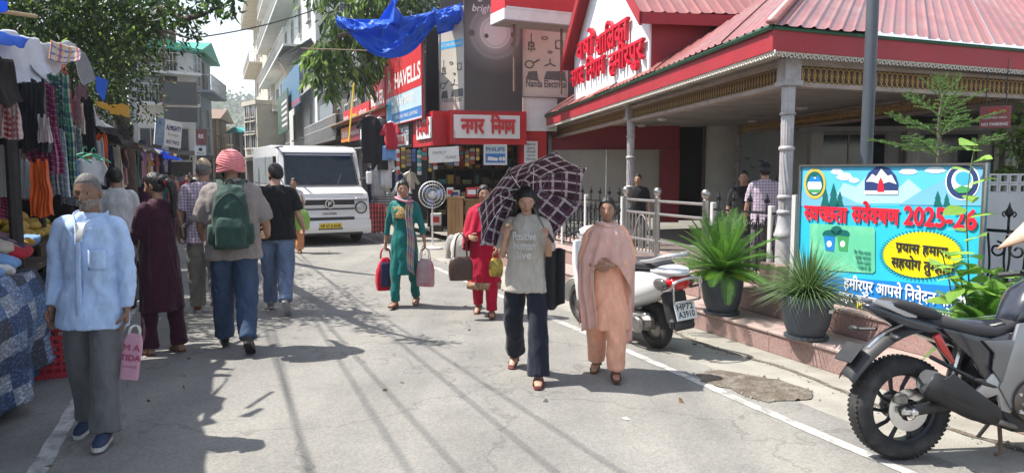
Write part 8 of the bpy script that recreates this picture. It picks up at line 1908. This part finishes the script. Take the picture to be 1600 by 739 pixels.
# ---- 2 woman in maroon
C_MK=cloth('maroon_kurta_cloth',(.040,.008,.020),folds=.5);C_MD=cloth('maroon_dupatta_cloth',(.05,.012,.03),folds=.8)
F=figure('woman in a long dark maroon kurta with a ponytail standing at the stalls',256,551,268,dirv(-62),SK_MID,fem=True,legL=(3,3,0,0),legR=(-4,3,3,0),armL=((.12,.35,-1),(-.15,.9,-.25),(-.1,1,-.1)),armR=((.12,.3,-1),(-.2,.95,-.3),(0,1,-.2)),head=(-14,20,0),hair='std',curl=(.8,.8),group='people standing and walking on the left side')
kurta(F,C_MK,.42,(.85,.85),1.06,.05);trousers(F,C_MK,(.10,.08,.075,.085),wr=.012);sandals(F,mat('brown_leather',(.12,.05,.03),.5))
B=MB();B.tube([F.H(0,-.10,.02),F.H(0,-.15,-.02),F.H(0,-.16,-.12),F.H(.01,-.12,-.24),F.H(.0,-.11,-.34)],[(.04,.035),(.045,.04),(.04,.03),(.03,.025),(.012,.01)],14,sm=4,).build('ponytail',HAIRB,F.root,smooth=True);B=MB();B.sphere(F.H(0,-.118,.0),(.036*F.s,)*3,12,8);B.sphere(F.H(0,-.10,.02),(.07*F.s,.05*F.s,.06*F.s),14,10)
B.build('hair_bun',HAIRB,F.root,smooth=True);MB().tube([F.H(.042*math.cos(t),-.125+.01*math.sin(t),.0+.042*math.sin(t)) for t in [2*PI*k/16 for k in range(16)]],.011,6,closed=True).build('hair_band',mat('red_band',(.45,.01,.04),.6),F.root,smooth=True)
B=MB();B.grid(lambda u,v:F.up(-.11-.05*v+.03*math.sin(v*6+u*9),.02+.14*u-.10+.03*math.sin(u*14+v*3),1.43-.82*v-.03*u),14,24);d_=B.build('dupatta',C_MD,F.root,smooth=True,solid=.003);MB().tube([F.up(-.155-.05*k/12,.065+.02*math.sin(k),1.38-.78*k/12) for k in range(13)],.006,5).build('sequin_border',mat('sequin',(.35,.30,.28),.3,metal=.6),d_)
strap(F,[F.up(.14,-.02,1.44),F.up(.15,-.11,1.30),F.up(.17,-.13,1.1)],mat('tan_strap',(.25,.14,.09),.6),.012)
soft_bag('maroon_bag','dark maroon cloth bag with light piping hanging in front of the woman in maroon','bag',Vector(F.root.location)+Matrix.Rotation(F.root.rotation_euler.z,3,'Z') @ (F.wr['L']+Vector((.05,.06,-.04))),.26,.08,.24,C_MD,yaw=R(20),handle=.1,hm=MATS['sequin'])
# ---- 3 man in a checked shirt, walking away
C_PL=plaid('lilac_check_shirt',(.50,.45,.50),[(0,.035,0,.16,(.20,.12,.2),.7),(1,.035,0,.16,(.20,.12,.2),.7)],coords='Object');C_CARGO=cloth('khaki_cargo',(.24,.225,.19),folds=.5)
F=figure('man in a lilac checked shirt and khaki cargo trousers walking away',326,489,246,dirv(-20),SK_MID,legL=(14,3,10,-5),legR=(-14,3,22,30),armL=((.30,.05,-1),(.12,.45,-.9),(0,.4,-1)),armR=((.2,-.1,-1),(.1,.2,-1),(0,.1,-1)),head=(-6,-8,0),hair='balding',hairm=HAIRG,build=1.06,curl=(.9,.5))
shirt(F,C_PL,hem=.80,sl=(.42,.42),fit=1.08,sr=(.082,.08));trousers(F,C_CARGO,(.115,.10,.09,.085));shoes(F,mat('rust_shoe',(.30,.06,.03),.7),M_SOLE)
hs=hairshell(False,'cap',.014);hs.v=[tuple(F.hc+F.hm @ (Vector(v)*F.s)) for v in hs.v];hs.build('skull_cap',cloth('tan_cap',(.40,.30,.20)),F.root,smooth=True)
strap(F,[F.up(-.06,.10,1.42),F.up(.02,.0,1.49),F.up(.09,-.10,1.42),F.up(-.02,-.16,1.2),F.up(-.16,-.11,1.02),F.up(-.20,.0,.98)],cloth('grey_strap_cloth',(.12,.12,.13)),.028)
pz_=MB().box(F.up(-.215,.0,.93),(.09,.20,.17),bev=.03).build('waist_pouch',mat('black_nylon',(.015,.015,.018),.6,bump=.2),F.root)
# ---- 4 man in a pink turban with a backpack
C_TS=cloth('taupe_shirt',(.25,.215,.20),folds=.55);C_JN=mat('blue_jeans',(.035,.065,.125),.9,var=.25,scale=7,bump=.4,bscale=16,stretch=(1,1,.5));M_BSH=mat('black_shoe',(.02,.02,.022),.5)
F=figure('man in a pink turban and taupe shirt with a green backpack walking away',370,545,240,dirv(-18),SK_MID,legL=(12,2,6,0),legR=(-12,2,20,34),armL=((.35,.12,-1),(.0,.75,-.55),(-.2,1,-.1)),armR=((.38,.10,-1),(.05,.8,-.5),(-.2,1,-.1)),head=(-4,0,0),hair='turban',beard=(HAIRB,.02),build=1.14)
TM=F;s=F.s
shirt(F,C_TS,hem=.80,sl=(.50,.50),fit=1.16,sr=(.088,.084));trousers(F,C_JN,(.118,.098,.086,.078),wr=.022);shoes(F,M_BSH,M_BSH)
tb_=bpy.data.objects.new('turban',None);COL.objects.link(tb_);tb_.parent=F.root;C_TB=cloth('pink_turban_cloth',(.66,.22,.23),folds=.4,fscale=20)
B=MB();B.sphere(F.H(0,-.012,.055),(.108*s,.122*s,.102*s),28,18);B.build('turban_crown',C_TB,tb_,smooth=True)
for k in range(7):
    ti=-.55+.18*k;z0=.0+.017*k;rr_k=.104-.0025*k*k*.5
    for sg in (-1,1):MB().tube([F.H(sg*0+(rr_k)*math.cos(t),-.012+(rr_k+.016)*math.sin(t),z0+sg*.034*(1-k*.08)*math.cos(t)+.02*math.sin(t)*(1-.3*k)) for t in [2*PI*j/30 for j in range(30)]],[(.020*s,.014*s)]*30,8,closed=True).build('turban_fold',C_TB,tb_,smooth=True)
bk=thing('backpack','dark green backpack with leather patch worn by the man in the pink turban','backpack',F.root.location,F.root.rotation_euler.z);C_BP=cloth('green_backpack_cloth',(.025,.060,.048),folds=.7,fscale=9,rough=.75)
yb=-.155*1.1
def bprings(x0,secs):
    out_=[]
    for z,hw_,dp,yo in secs:out_.append([F.up(x0+math.copysign(abs(math.cos(t))**.6,math.cos(t))*hw_,yb-dp/2+yo-.0+math.copysign(abs(math.sin(t))**.7,math.sin(t))*dp/2,z) for t in [2*PI*j/28 for j in range(28)]])
    return out_
B=MB();B.loft(bprings(0,[(.90,.10,.10,0),(.92,.145,.16,0),(1.05,.155,.19,0),(1.25,.15,.17,0),(1.36,.13,.13,0),(1.43,.09,.08,0),(1.45,.05,.04,0)]));fused(B,'main_compartment',C_BP,bk,.011,3,.012,.08)
B=MB();B.loft(bprings(0,[(.93,.08,.05,-.165),(.95,.115,.07,-.165),(1.10,.12,.07,-.155),(1.17,.10,.05,-.145),(1.19,.07,.03,-.14)]));fused(B,'front_pocket',C_BP,bk,.009,2,.008,.07)
MB().tube([F.up(-.12,yb-.15,1.20),F.up(-.10,yb-.15,1.30),F.up(0,yb-.125,1.38),F.up(.10,yb-.15,1.30),F.up(.12,yb-.15,1.20)],.006,6,sm=4).build('zip',M_BLKP,bk);MB().tube([F.up(-.04,yb-.03,1.45),F.up(0,yb-.02,1.50),F.up(.04,yb-.03,1.45)],.010,8,sm=3).build('top_loop',C_BP,bk)
MB().box(F.up(.055,yb-.207,1.02),(.045,.006,.05)).build('leather_patch',mat('leather_patch',(.20,.09,.06),.6),bk)
for sg in (-1,1):MB().tube([F.up(sg*.07,yb-.03,1.42),F.up(sg*.095,-.06,1.485),F.up(sg*.11,.05,1.46),F.up(sg*.125,.15,1.30),F.up(sg*.16,.08,1.08),F.up(sg*.16,yb,.98)],[(.030,.008)]*6,8,sm=5).build('shoulder_strap',C_BP,bk,smooth=True)
for sg in (-1,1):B=MB();B.loft(bprings(sg*.15,[(.95,.03,.10,-.03),(1.0,.04,.13,-.03),(1.1,.035,.12,-.03),(1.12,.03,.10,-.03)]));B.build('side_pocket',C_BP,bk,smooth=True)
MB().tube([F.up(0,-.13,1.475),F.up(.07,-.06,1.49),F.up(.075,.05,1.47)],.016,8,sm=3).build('collar',C_TS,F.root,smooth=True)
# ---- 5 man in a black t-shirt
C_BT=cloth('black_tshirt',(.012,.012,.014),folds=.5);C_LJ=mat('light_blue_jeans',(.12,.17,.27),.9,var=.25,scale=8,bump=.4,bscale=16,stretch=(1,1,.5))
F=figure('man in a black t-shirt and light blue jeans walking away beside the turbaned man',436,487,257,dirv(-12),SK_LT,legL=(12,2,5,0),legR=(-10,2,26,50),armL=((.25,.1,-1),(.0,.6,-.8),(0,.6,-.8)),armR=((.30,.05,-1),(.15,.7,-.6),(0,.8,-.4)),head=(-2,42,0),hair='short',beard=(HAIRB,.007),build=1.08,curl=(.9,.9))
shirt(F,C_BT,hem=.84,sl=(.40,.40),fit=1.12,sr=(.084,.082));trousers(F,C_LJ,(.115,.098,.085,.08));shoes(F,mat('grey_sneaker',(.22,.22,.23),.7),mat('grey_sole',(.33,.33,.32),.7))
M_POLY=mat('blue_polybag',(.02,.20,.55),.3,bump=.5,bscale=12);soft_bag('blue_polybag','bright blue plastic bag carried between the turbaned man and the man in black','bag',P(413,372,F.p.y+.0)+Vector((0,0,.06)),.16,.10,.24,M_POLY,yaw=.3,handle=.06)
# ---- 6 walker half hidden behind the man in black
F=figure('walker in a white top and orange trousers half hidden behind the man in black',462,395,278,dirv(172),SK_MID,fem=True,legL=(5,2,0,0),legR=(-5,2,5,5),armL=((.25,.15,-1),(.0,.9,.5),(0,.5,1)),hair='std',curl=(.6,.6));shirt(F,C_VEST,hem=.8,sl=(.45,.45),fit=1.1);trousers(F,cloth('orange_salwar',(.60,.26,.12)),(.12,.11,.10,.09));sandals(F,MATS['brown_leather'])
soft_bag('green_polybag','lime green plastic bag beside the man in the black t-shirt','bag',P(470,322,F.p.y-.2),.30,.14,.40,mat('lime_polybag',(.22,.42,.06),.35,bump=.5,bscale=12),yaw=.2,handle=.08)
# ---- 7 woman in teal
C_TL=cloth('teal_silk',(.004,.135,.125),folds=.5,rough=.55);C_DP=plaid('pastel_dupatta',(.40,.33,.33),[(1,.30,0,.10,(.45,.20,.25),.8),(1,.30,.3,.10,(.18,.30,.38),.8),(1,.3,.6,.08,(.5,.45,.25),.7),(0,.3,.1,.08,(.2,.2,.22),.5)])
F=figure('woman in a teal kurta carrying two shopping bags walking towards us',633,479,282,dirv(186),SK_MID,fem=True,legL=(-9,2,10,16),legR=(10,2,4,-4),armR=((.28,-.05,-1),(.16,.05,-1),(0,.05,-1)),armL=((.34,.05,-1),(.26,.30,-1),(.1,.2,-1)),head=(-6,14,0),hair='std',curl=(1.2,1.2))
GW=F;kurta(F,C_TL,.44,(.80,.80),1.0,.035,sr=(.062,.046));trousers(F,C_TL,(.10,.08,.07,.062),wr=.014);sandals(F,MATS['brown_leather'])
B=MB();B.grid(lambda u,v:F.up((u-.5)*(.20+.06*v),(.160-.040*v*v)*math.sqrt(1-(2*(u-.5)*.72)**2),1.20+.16*v),14,10);B.build('gold_yoke',mat('gold_embroidery',(.26,.17,.06),.45,metal=.4,var=.6,scale=60,bump=.8,bscale=90),F.root,smooth=True,solid=.004)
B=MB();B.grid(lambda u,v:F.up(-.06-.085*u-.035*v+.012*math.sin(v*9),.085+.075*math.sin(min(1,v*2.2)*PI*.5)+.018*math.sin(u*17+v*3)-.02*u,1.47-.07*u-.96*v),14,30,us=.3,vs_=1.2);dp=B.build('dupatta',C_DP,F.root,smooth=True,solid=.004)
B=MB();B.tube([F.up(-.13,.05,1.44),F.up(-.06,.11,1.43),F.up(.03,.10,1.455),F.up(.085,.02,1.475),F.up(.02,-.07,1.48),F.up(-.08,-.05,1.47)],[(.035,.016)]*6,8,sm=4,closed=False);B.build('neck_wrap',C_DP,dp,smooth=True)
B=MB();B.sphere(F.H(0,-.115,-.03),(.045*F.s,)*3,14,10);B.build('hair_bun',HAIRB,F.root,smooth=True)
M2=Matrix.Rotation(F.root.rotation_euler.z,3,'Z');hR=Vector(F.root.location)+M2 @ (F.wr['R']+F.hd['R']*.09*F.s);hL=Vector(F.root.location)+M2 @ (F.wr['L']+F.hd['L']*.09*F.s)
bg_=soft_bag('red_bag','red and navy striped cloth bag in the right hand of the woman in teal','bag',hR+Vector((0,0,.02)),.24,.13,.40,cloth('bag_red',(.50,.012,.035),folds=.4),yaw=R(20),handle=.12,bulge=.22,gather=.35);B=MB();B.grid(lambda u,v:Vector((-.075+.10*u,-.083-.014*math.sin(PI*v)-.004*math.sin(PI*u),.05+.30*v)),4,10);B.build('navy_stripe',C_NAVY,bg_,smooth=True,solid=.004)
bg2=soft_bag('printed_bag','silver and pink printed carrier bag in the left hand of the woman in teal','bag',hL+Vector((0,0,.02)),.24,.10,.33,mat('silver_pink_bag',(.42,.38,.38),.4,var=0,scale=5,col2=(.38,.10,.13),bump=.5,bscale=14),yaw=R(-25),handle=.14,hm=MATS['white_sole'],bulge=.1,gather=.1)
# ---- 8 woman in red
C_RD=cloth('red_silk',(.40,.006,.035),folds=.5);F=figure('woman in a red kurta and shawl half hidden by the checked umbrella',757,494,290,dirv(184),SK_MID,fem=True,legL=(8,2,4,0),legR=(-9,2,14,22),armR=((.25,.1,-1),(-.3,.9,-.25),(-.5,.8,0)),armL=((.2,.1,-1),(-.1,.6,-.7),(0,.7,-.6)),head=(-2,14,0),hair='std',curl=(.7,.7))
kurta(F,C_RD,.36,(.85,.85),1.08,.05);trousers(F,C_RD,(.11,.09,.08,.07),wr=.014);sandals(F,MATS['brown_leather']);hemband(F,mat('gold_hem',(.30,.18,.10),.5,var=.7,scale=50,bump=.6))
def shawl(F,m,low,name='shawl',rx=(.10,.20,.27,.29),ry=(.09,.15,.195,.20),us=2.0,vs_=1.0,folds=11,amp=.012,top=1.47,solid=.003,open_=None):
    B=MB();zt_=top
    def fn(u,v):
        t=2*PI*u;zl=low(t);z=zt_-(zt_-zl)*v**1.15;f=(zt_-z);q=min(1,f/.10) if f<.10 else 1
        def itp(a):
            if f<.09:return a[0]+(a[1]-a[0])*f/.09
            if f<.35:return a[1]+(a[2]-a[1])*(f-.09)/.26
            return a[2]+(a[3]-a[2])*min(1,(f-.35)/.4)
        k=amp*min(1,f*4);return F.up((itp(rx)+k*math.sin(folds*t+3*v))*math.cos(t),.005+(itp(ry)+k*math.sin(folds*t*1.0+1+2*v))*math.sin(t),z)
    B.grid(fn,96,26,us=us,vs_=vs_);return B.build(name,m,F.root,smooth=True,solid=solid)
shawl(F,C_RD,lambda t:1.02+.12*math.sin(t)-.14*math.cos(t)*(math.cos(t)>0))
B=MB();B.sphere(F.H(0,-.11,-.02),(.045*F.s,)*3,14,10);B.build('hair_bun',HAIRB,F.root,smooth=True)
hb_=Vector(F.root.location)+Matrix.Rotation(F.root.rotation_euler.z,3,'Z') @ (F.wr['R']+Vector((.10,-.05,.0)))
soft_bag('brown_handbag','dark brown leather handbag on the arm of the woman in red','handbag',hb_+Vector((-.02,-.03,.05)),.27,.12,.26,mat('brown_bag_leather',(.06,.03,.022),.45,bump=.2,bscale=40),yaw=.2,handle=.26,bulge=.1)
soft_bag('yellow_bag','small yellow printed bag in the left hand of the woman in red','bag',Vector(F.root.location)+Matrix.Rotation(F.root.rotation_euler.z,3,'Z') @ (F.wr['L']+F.hd['L']*.09*F.s)+Vector((0,0,.02)),.14,.08,.2,mat('yellow_print_bag',(.50,.36,.04),.5,var=0,scale=14,col2=(.10,.06,.02)),handle=.08)
# ---- 9 woman in a grey t-shirt with the umbrella
C_GTS=cloth('stone_tshirt',(.42,.385,.33),folds=.45);C_NP=cloth('dark_navy_trousers',(.014,.018,.030),folds=.4)
F=figure('woman in a stone grey t-shirt and dark trousers holding the checked umbrella',822,590,286,dirv(190),SK_LT,fem=True,legL=(14,5,3,-4),legR=(-17,7,18,26),armR=((.24,.10,-1),(-.28,.60,.85),(-.2,.45,.9)),armL=((.16,.05,-1),(.10,.75,.70),(0,.4,.9)),head=(-24,14,0),hair='std',curl=(1.3,1.5),palms=((.6,-.2,0),(-.3,-.6,0)))
UW=F;shirt(F,C_GTS,hem=.80,sl=(.42,.42),fit=1.12,sr=(.085,.085));trousers(F,C_NP,(.105,.088,.088,.098),wr=.016);sandals(F,mat('maroon_sandal',(.15,.03,.035),.5))
for k,(w1,z_) in enumerate((('Positive',1.265),('human',1.185),('live',1.105))):
    me=text_mesh('shirt_lettering',w1,.10,M_SOLE,.02,width=(.20,.19,.12)[k],align='c')
    for v in me.vertices:x_=-v.co.x;v.co=F.up(x_-.01,.150+.012-.5*x_*x_*2.2+.018,z_+v.co.z)
    obj('shirt_lettering',me,F.root)
B=MB();
for sg in (-1,1):B.tube([F.H(sg*.03,-.06,.07),F.H(sg*.075,-.03,.02),F.H(sg*.082,-.02,-.08),F.up(sg*.09,-.03,1.42),F.up(sg*.10,.03,1.33)],[(.03,.02),(.022,.03),(.022,.03),(.024,.026),(.01,.01)],12,sm=4)
B.tube([F.H(0,-.09,.03),F.H(0,-.10,-.08),F.up(0,-.11,1.40),F.up(0,-.13,1.22)],[(.07,.03),(.075,.035),(.08,.03),(.05,.015)],14,sm=4);fused(B,'long_hair',HAIRB,F.root,.010,2)
M9=Matrix.Rotation(F.root.rotation_euler.z,3,'Z');R9=Vector(F.root.location);wl_=lambda v:R9+M9 @ v
B=MB();B.grid(lambda u,v:F.el['L']+Vector((-.055+.15*(u-.5)*.8,-.02+.10*(u-.5)+.03*math.sin(u*9),.06-.46*v*(1-.3*(u-.5)**2)+.02*math.sin(u*6))),14,16);o=B.build('folded_jacket',C_BT,None,smooth=True,solid=.03);o.location=F.root.location;o.rotation_euler=(0,0,F.root.rotation_euler.z);tag(o,'black jacket folded over the arm of the woman with the umbrella','jacket')
o=MB().box((0,0,0),(.03,.02,.025),bev=.008).build('snack',mat('cream_snack',(.6,.48,.25),.7));o.location=wl_(F.wr['R']+F.hd['R']*.115*F.s);tag(o,'small pale snack held by the woman with the umbrella','snack')
# umbrella: open canopy tilted back over the shoulder
C_UM=plaid('umbrella_check',(.075,.038,.065),[(0,.10,0,.095,(.62,.56,.60),.85),(1,.09,0,.095,(.62,.56,.60),.85),(0,.10,.28,.06,(.17,.08,.14),.8),(1,.09,.3,.06,(.17,.08,.14),.8)],trans=.25)
um=thing('umbrella','open dark umbrella with white checks tilted over the shoulder of the woman in grey','umbrella',(0,0,0));grip=wl_(F.wr['L']+F.hd['L']*.07*F.s)
hubp=P(806,291,F.p.y+.22);ax_=(hubp-grip).normalized();A_=Vector((-.50,.66,.56)).normalized();A_=(A_*.62+ax_*.38).normalized()
rimc=P(829,318,F.p.y+.02);top_=rimc+A_*.20;ux,uy,_=frame(A_);Rr_=.515
for k in range(8):
    B=MB()
    def fn(u,v,k=k):
        a0=2*PI*k/8;a1=2*PI*(k+1)/8;r_=Rr_*v;p0=ux*math.cos(a0)+uy*math.sin(a0);p1=ux*math.cos(a1)+uy*math.sin(a1);d_=p0.lerp(p1,u);ch=4*u*(1-u);rr2=r_*(1-.06*ch*v)
        return top_+d_*rr2-A_*(.24*v**1.9-.012*ch*v)
    B.grid(fn,8,12)
    me=B.mesh('canopy_panel',C_UM,True);ul=me.uv_layers[0].data
    for p_ in me.polygons:
        for li in p_.loop_indices:q=Vector(me.vertices[me.loops[li].vertex_index].co)-top_;am=2*PI*(k+.5)/8;e_=ux*math.cos(am)+uy*math.sin(am);f_=A_.cross(e_);ul[li].uv=(q.dot(f_)*1.0+.03,q.dot(e_))
    o=obj('canopy_panel',me,um);o.modifiers.new('t','SOLIDIFY').thickness=.0015
    a0=2*PI*k/8;p0=ux*math.cos(a0)+uy*math.sin(a0);MB().tube([top_+p0*Rr_*v-A_*(.24*v**1.9+.006) for v in (0.03,.25,.5,.75,1.0)],.003,5).build('rib',M_CHROME,um);MB().tube([top_-A_*.22+p0*.02,top_+p0*Rr_*.5-A_*(.24*.5**1.9+.01)],.0025,5).build('strut',M_CHROME,um)
MB().tube([top_+A_*.05,top_-A_*.24,grip+(top_-grip).normalized()*.10,grip-(top_-grip).normalized()*.05],.006,8).build('shaft',M_CHROME,um);MB().tube([grip+(top_-grip).normalized()*.06,grip-(top_-grip).normalized()*.09],.013,8).build('handle',M_BLKP,um);MB().cyl(top_,top_+A_*.06,.008,.005).build('ferrule',M_BLKP,um)
# ---- 10 woman in peach
C_PK=cloth('peach_cotton',(.84,.43,.29),folds=.5);C_PD=translucent(cloth('peach_muslin',(.84,.56,.48),folds=.6),.35,(.9,.62,.52));F=figure('woman in a peach kurta and sheer dupatta walking towards us',946,588,308,dirv(192),SK_MID,fem=True,legL=(8,2,3,-3),legR=(-8,2,12,16),armR=((.30,.12,-1),(-.62,.70,-.12),(-.8,.5,-.1)),armL=((.30,.12,-1),(-.62,.70,-.05),(-.8,.5,0)),head=(-2,4,0),hair='std',curl=(.9,.9),build=1.08)
kurta(F,C_PK,.46,(.80,.80),1.14,.045);trousers(F,C_PK,(.12,.105,.095,.085),wr=.02);sandals(F,MATS['brown_leather'])
def lowp(t):
    x=math.cos(t);y=math.sin(t) # x>0 her right (our left)
    return 1.12-.52*max(0,x)**2*(1 if y>-.6 else .5)-.38*max(0,-x)**3-(.12 if y<0 else 0)
shawl(F,C_PD,lowp,'dupatta',rx=(.085,.18,.262,.25),ry=(.085,.150,.205,.205),folds=9,amp=.017)
B=MB();B.grid(lambda u,v:F.up(.09+.15*u+.02*math.sin(v*5),.175+.02*math.sin(u*12+2*v)-.05*u,1.15-.66*v-.04*u),12,20);dpp=B.build('dupatta_end',C_PD,F.root,smooth=True,solid=.003);MB().tube([F.up(.09+.02*math.sin(k/12*5),.183+.02*math.sin(2*k/12),1.15-.66*k/12) for k in range(13)],.005,5).build('lace_border',mat('cream_lace',(.55,.42,.30),.7),dpp)
B=MB();B.grid(lambda u,v:F.up(-.13-.12*u,.05+.02*math.sin(u*9+3*v)-.05*v,.95-.62*v),10,16);B.build('dupatta_end',C_PD,F.root,smooth=True,solid=.003)
B=MB();B.tube([F.up(.075*math.cos(t),.02+.075*math.sin(t),1.455+.012*math.sin(2*t)) for t in [2*PI*k/20 for k in range(20)]],[(.03,.02)]*20,8,closed=True);B.build('neck_fold',C_PD,F.root,smooth=True)
B=MB();B.sphere(F.H(0,-.10,-.03),(.045*F.s,)*3,14,10);B.build('hair_bun',HAIRB,F.root,smooth=True)
CREASE=0.0
# ---- 11 behind the old man and the far crowd
def simple(label,px,py,ytop,deg,top_m,bot_m,skin=SK_MID,fem=False,sl=.45,hair='std',hairm=None,Y=None,hgt=None,skirt_=False,legs=((6,2,3,0),(-7,2,10,10)),bz=0.0,arm=None,group='people further down the street'):
    F=figure(label,px,py,ytop,dirv(deg),skin,fem=fem,legL=legs[0],legR=legs[1],hair=hair if fem else 'short',hairm=hairm,Y=Y,hgt=hgt,base_z=bz,armL=arm,armR=arm,group=group)
    if skirt_:kurta(F,top_m,.45,(.8,.8),1.05,.04)
    else:shirt(F,top_m,hem=.82,sl=(sl,sl),fit=1.06)
    trousers(F,bot_m,wr=.012);shoes(F,M_BSH,M_BSH);return F
C_OFF=cloth('offwhite_shirt',(.56,.57,.58));C_OL=cloth('olive_cloth',(.10,.11,.05));C_RCK=plaid('red_check_shirt',(.35,.10,.12),[(0,.06,0,.2,(.5,.42,.4),.7),(1,.06,0,.2,(.06,.02,.03),.7)],coords='Object')
simple('person in a white shirt browsing the stall behind the old man',190,480,262,-35,C_OFF,C_GT,sl=.9,group='people standing and walking on the left side')
for k,a in enumerate((('person in a red checked shirt walking towards us beyond the maroon woman',279,372,277,176,C_RCK,C_NAVY,False),('person in a dark green top far behind the red checked shirt',262,345,270,178,cloth('dark_green_top',(.03,.08,.06)),C_BLK,False),('woman in a crimson kurta in the far crowd',292,348,272,182,C_DKR,C_DKR,True),('person in a black shirt at the back of the crowd',300,336,270,180,C_BLK,C_GT,False),('person in a teal top near the left stalls far down the street',252,352,274,170,cloth('teal_top',(.04,.16,.17)),C_NAVY,False),('person in an olive shirt deep in the left side crowd',240,362,272,168,C_OL,C_GT,False),('woman in a plum kurta beside the left stalls',232,372,276,160,cloth('plum_cloth',(.10,.03,.08)),C_BLK,True),('person in a cream shirt far along the street',309,330,268,180,C_CRM,C_NAVY,False),('person in a mustard top far along the left stalls',271,334,270,175,MATS['mustard_cloth'],C_BLK,True),('person in a maroon shirt weaving through the far crowd',246,340,271,182,cloth('maroon_shirt_cloth',(.18,.03,.05)),C_NAVY,False),('person in a sky blue shirt far behind the turbaned man',318,338,270,178,C_BLUE,C_GT,False),('woman in a yellow kurta far down the left side',226,350,273,172,cloth('yellow_kurta_cloth',(.5,.36,.06)),C_WHT,True),('person in a dark red top just beyond the checked shirt walker',297,360,274,180,cloth('brick_top',(.28,.06,.05)),C_BLK,False),('person in a grey shirt near the far end of the street',286,328,269,0,MATS['light_grey_cloth'],C_NAVY,False))):
    simple(*a[:7],fem=a[7],skirt_=a[7])
# ---- people under the shelter
CF=simple('man in a black cap and pale checked shirt sitting with his back to the railing',1191,420,276,10,C_PL,C_GT,Y=9.0,hgt=1.45,bz=.30,group='people under the shelter')
hs=hairshell(False,'cap',.02);hs.v=[tuple(CF.hc+CF.hm @ (Vector(v)*CF.s)) for v in hs.v];cp=hs.build('cap',C_BT,CF.root,smooth=True);MB().prism([(-.07,0),(.07,0),(.05,.09),(-.05,.09)],CF.H(0,.07,.05),(1,0,0),(0,1,0),(0,0,.012)).build('peak',C_BT,cp)
simple('dark haired person in black standing just left of the capped man',1158,430,293,200,C_BT,C_BLK,Y=9.6,hgt=1.35,bz=.30,group='people under the shelter');simple('person in dark clothes sitting behind the middle silver column',995,420,292,200,C_BT,C_GT,Y=11.8,hgt=1.3,bz=.30,group='people under the shelter');simple('person in black beside the column right of the capped man',1214,430,296,160,C_BLK,C_BLK,Y=9.3,hgt=1.3,bz=.30,group='people under the shelter')
# ---- beige umbrella corner poking in at the right border
be=thing('beige_umbrella','pale beige standing umbrella whose edge pokes in at the right border','umbrella',P(1705,290,3.6));tip0=P(1558,389,3.6)-Vector(be.location);B=MB();C_BE=translucent(cloth('beige_umbrella_cloth',(.62,.50,.38),folds=.1),.2,(.6,.5,.4));apx=Vector((.08,.0,.10));rim_=[tip0,tip0+Vector((.40,-.22,.20)),tip0+Vector((.85,.0,.10)),tip0+Vector((.95,.45,.15)),tip0+Vector((.9,.75,.1)),tip0+Vector((.42,.42,.04))]
for k in range(6):
    B=MB();a_,b_=rim_[k],rim_[(k+1)%6];B.grid(lambda u,v,a_=a_,b_=b_:apx.lerp(a_.lerp(b_,u),v)+Vector((0,0,.05*math.sin(PI*v)-.02*math.sin(PI*u)*v)),6,8);B.build('canopy_panel',C_BE,be,smooth=True,solid=.003);MB().tube([apx,a_],.004,5).build('rib',M_WOOD,be);MB().tube([a_,b_],.005,5).build('hem',mat('brown_hem',(.22,.11,.06),.7),be)
MB().tube([apx+Vector((0,0,.05)),apx+Vector((.05,.0,-be.location.z-apx.z))],.014,8).build('shaft',M_WOOD,be);MB().lathe([(.18,0),(.18,.05),(.05,.07),(.03,.2)],18,apx+Vector((.05,0,-be.location.z-apx.z))).build('foot',M_BLKP,be)
bake_all()

# ================================================================== HAZE
hz=MB();hz.box((-60,330,60),(900,760,126));hz=hz.build('haze',bpy.data.materials.new('haze_air'));tag(hz,'thin humid haze filling the valley air','haze',kind='stuff')
hm=hz.data.materials[0];hm.use_nodes=True;hm.node_tree.nodes.clear();vo=hm.node_tree.nodes.new('ShaderNodeVolumePrincipled');vo.inputs['Color'].default_value=(.93,.95,.97,1);vo.inputs['Density'].default_value=0.0009;vo.inputs['Anisotropy'].default_value=.3
mo=hm.node_tree.nodes.new('ShaderNodeOutputMaterial');hm.node_tree.links.new(vo.outputs[0],mo.inputs['Volume'])
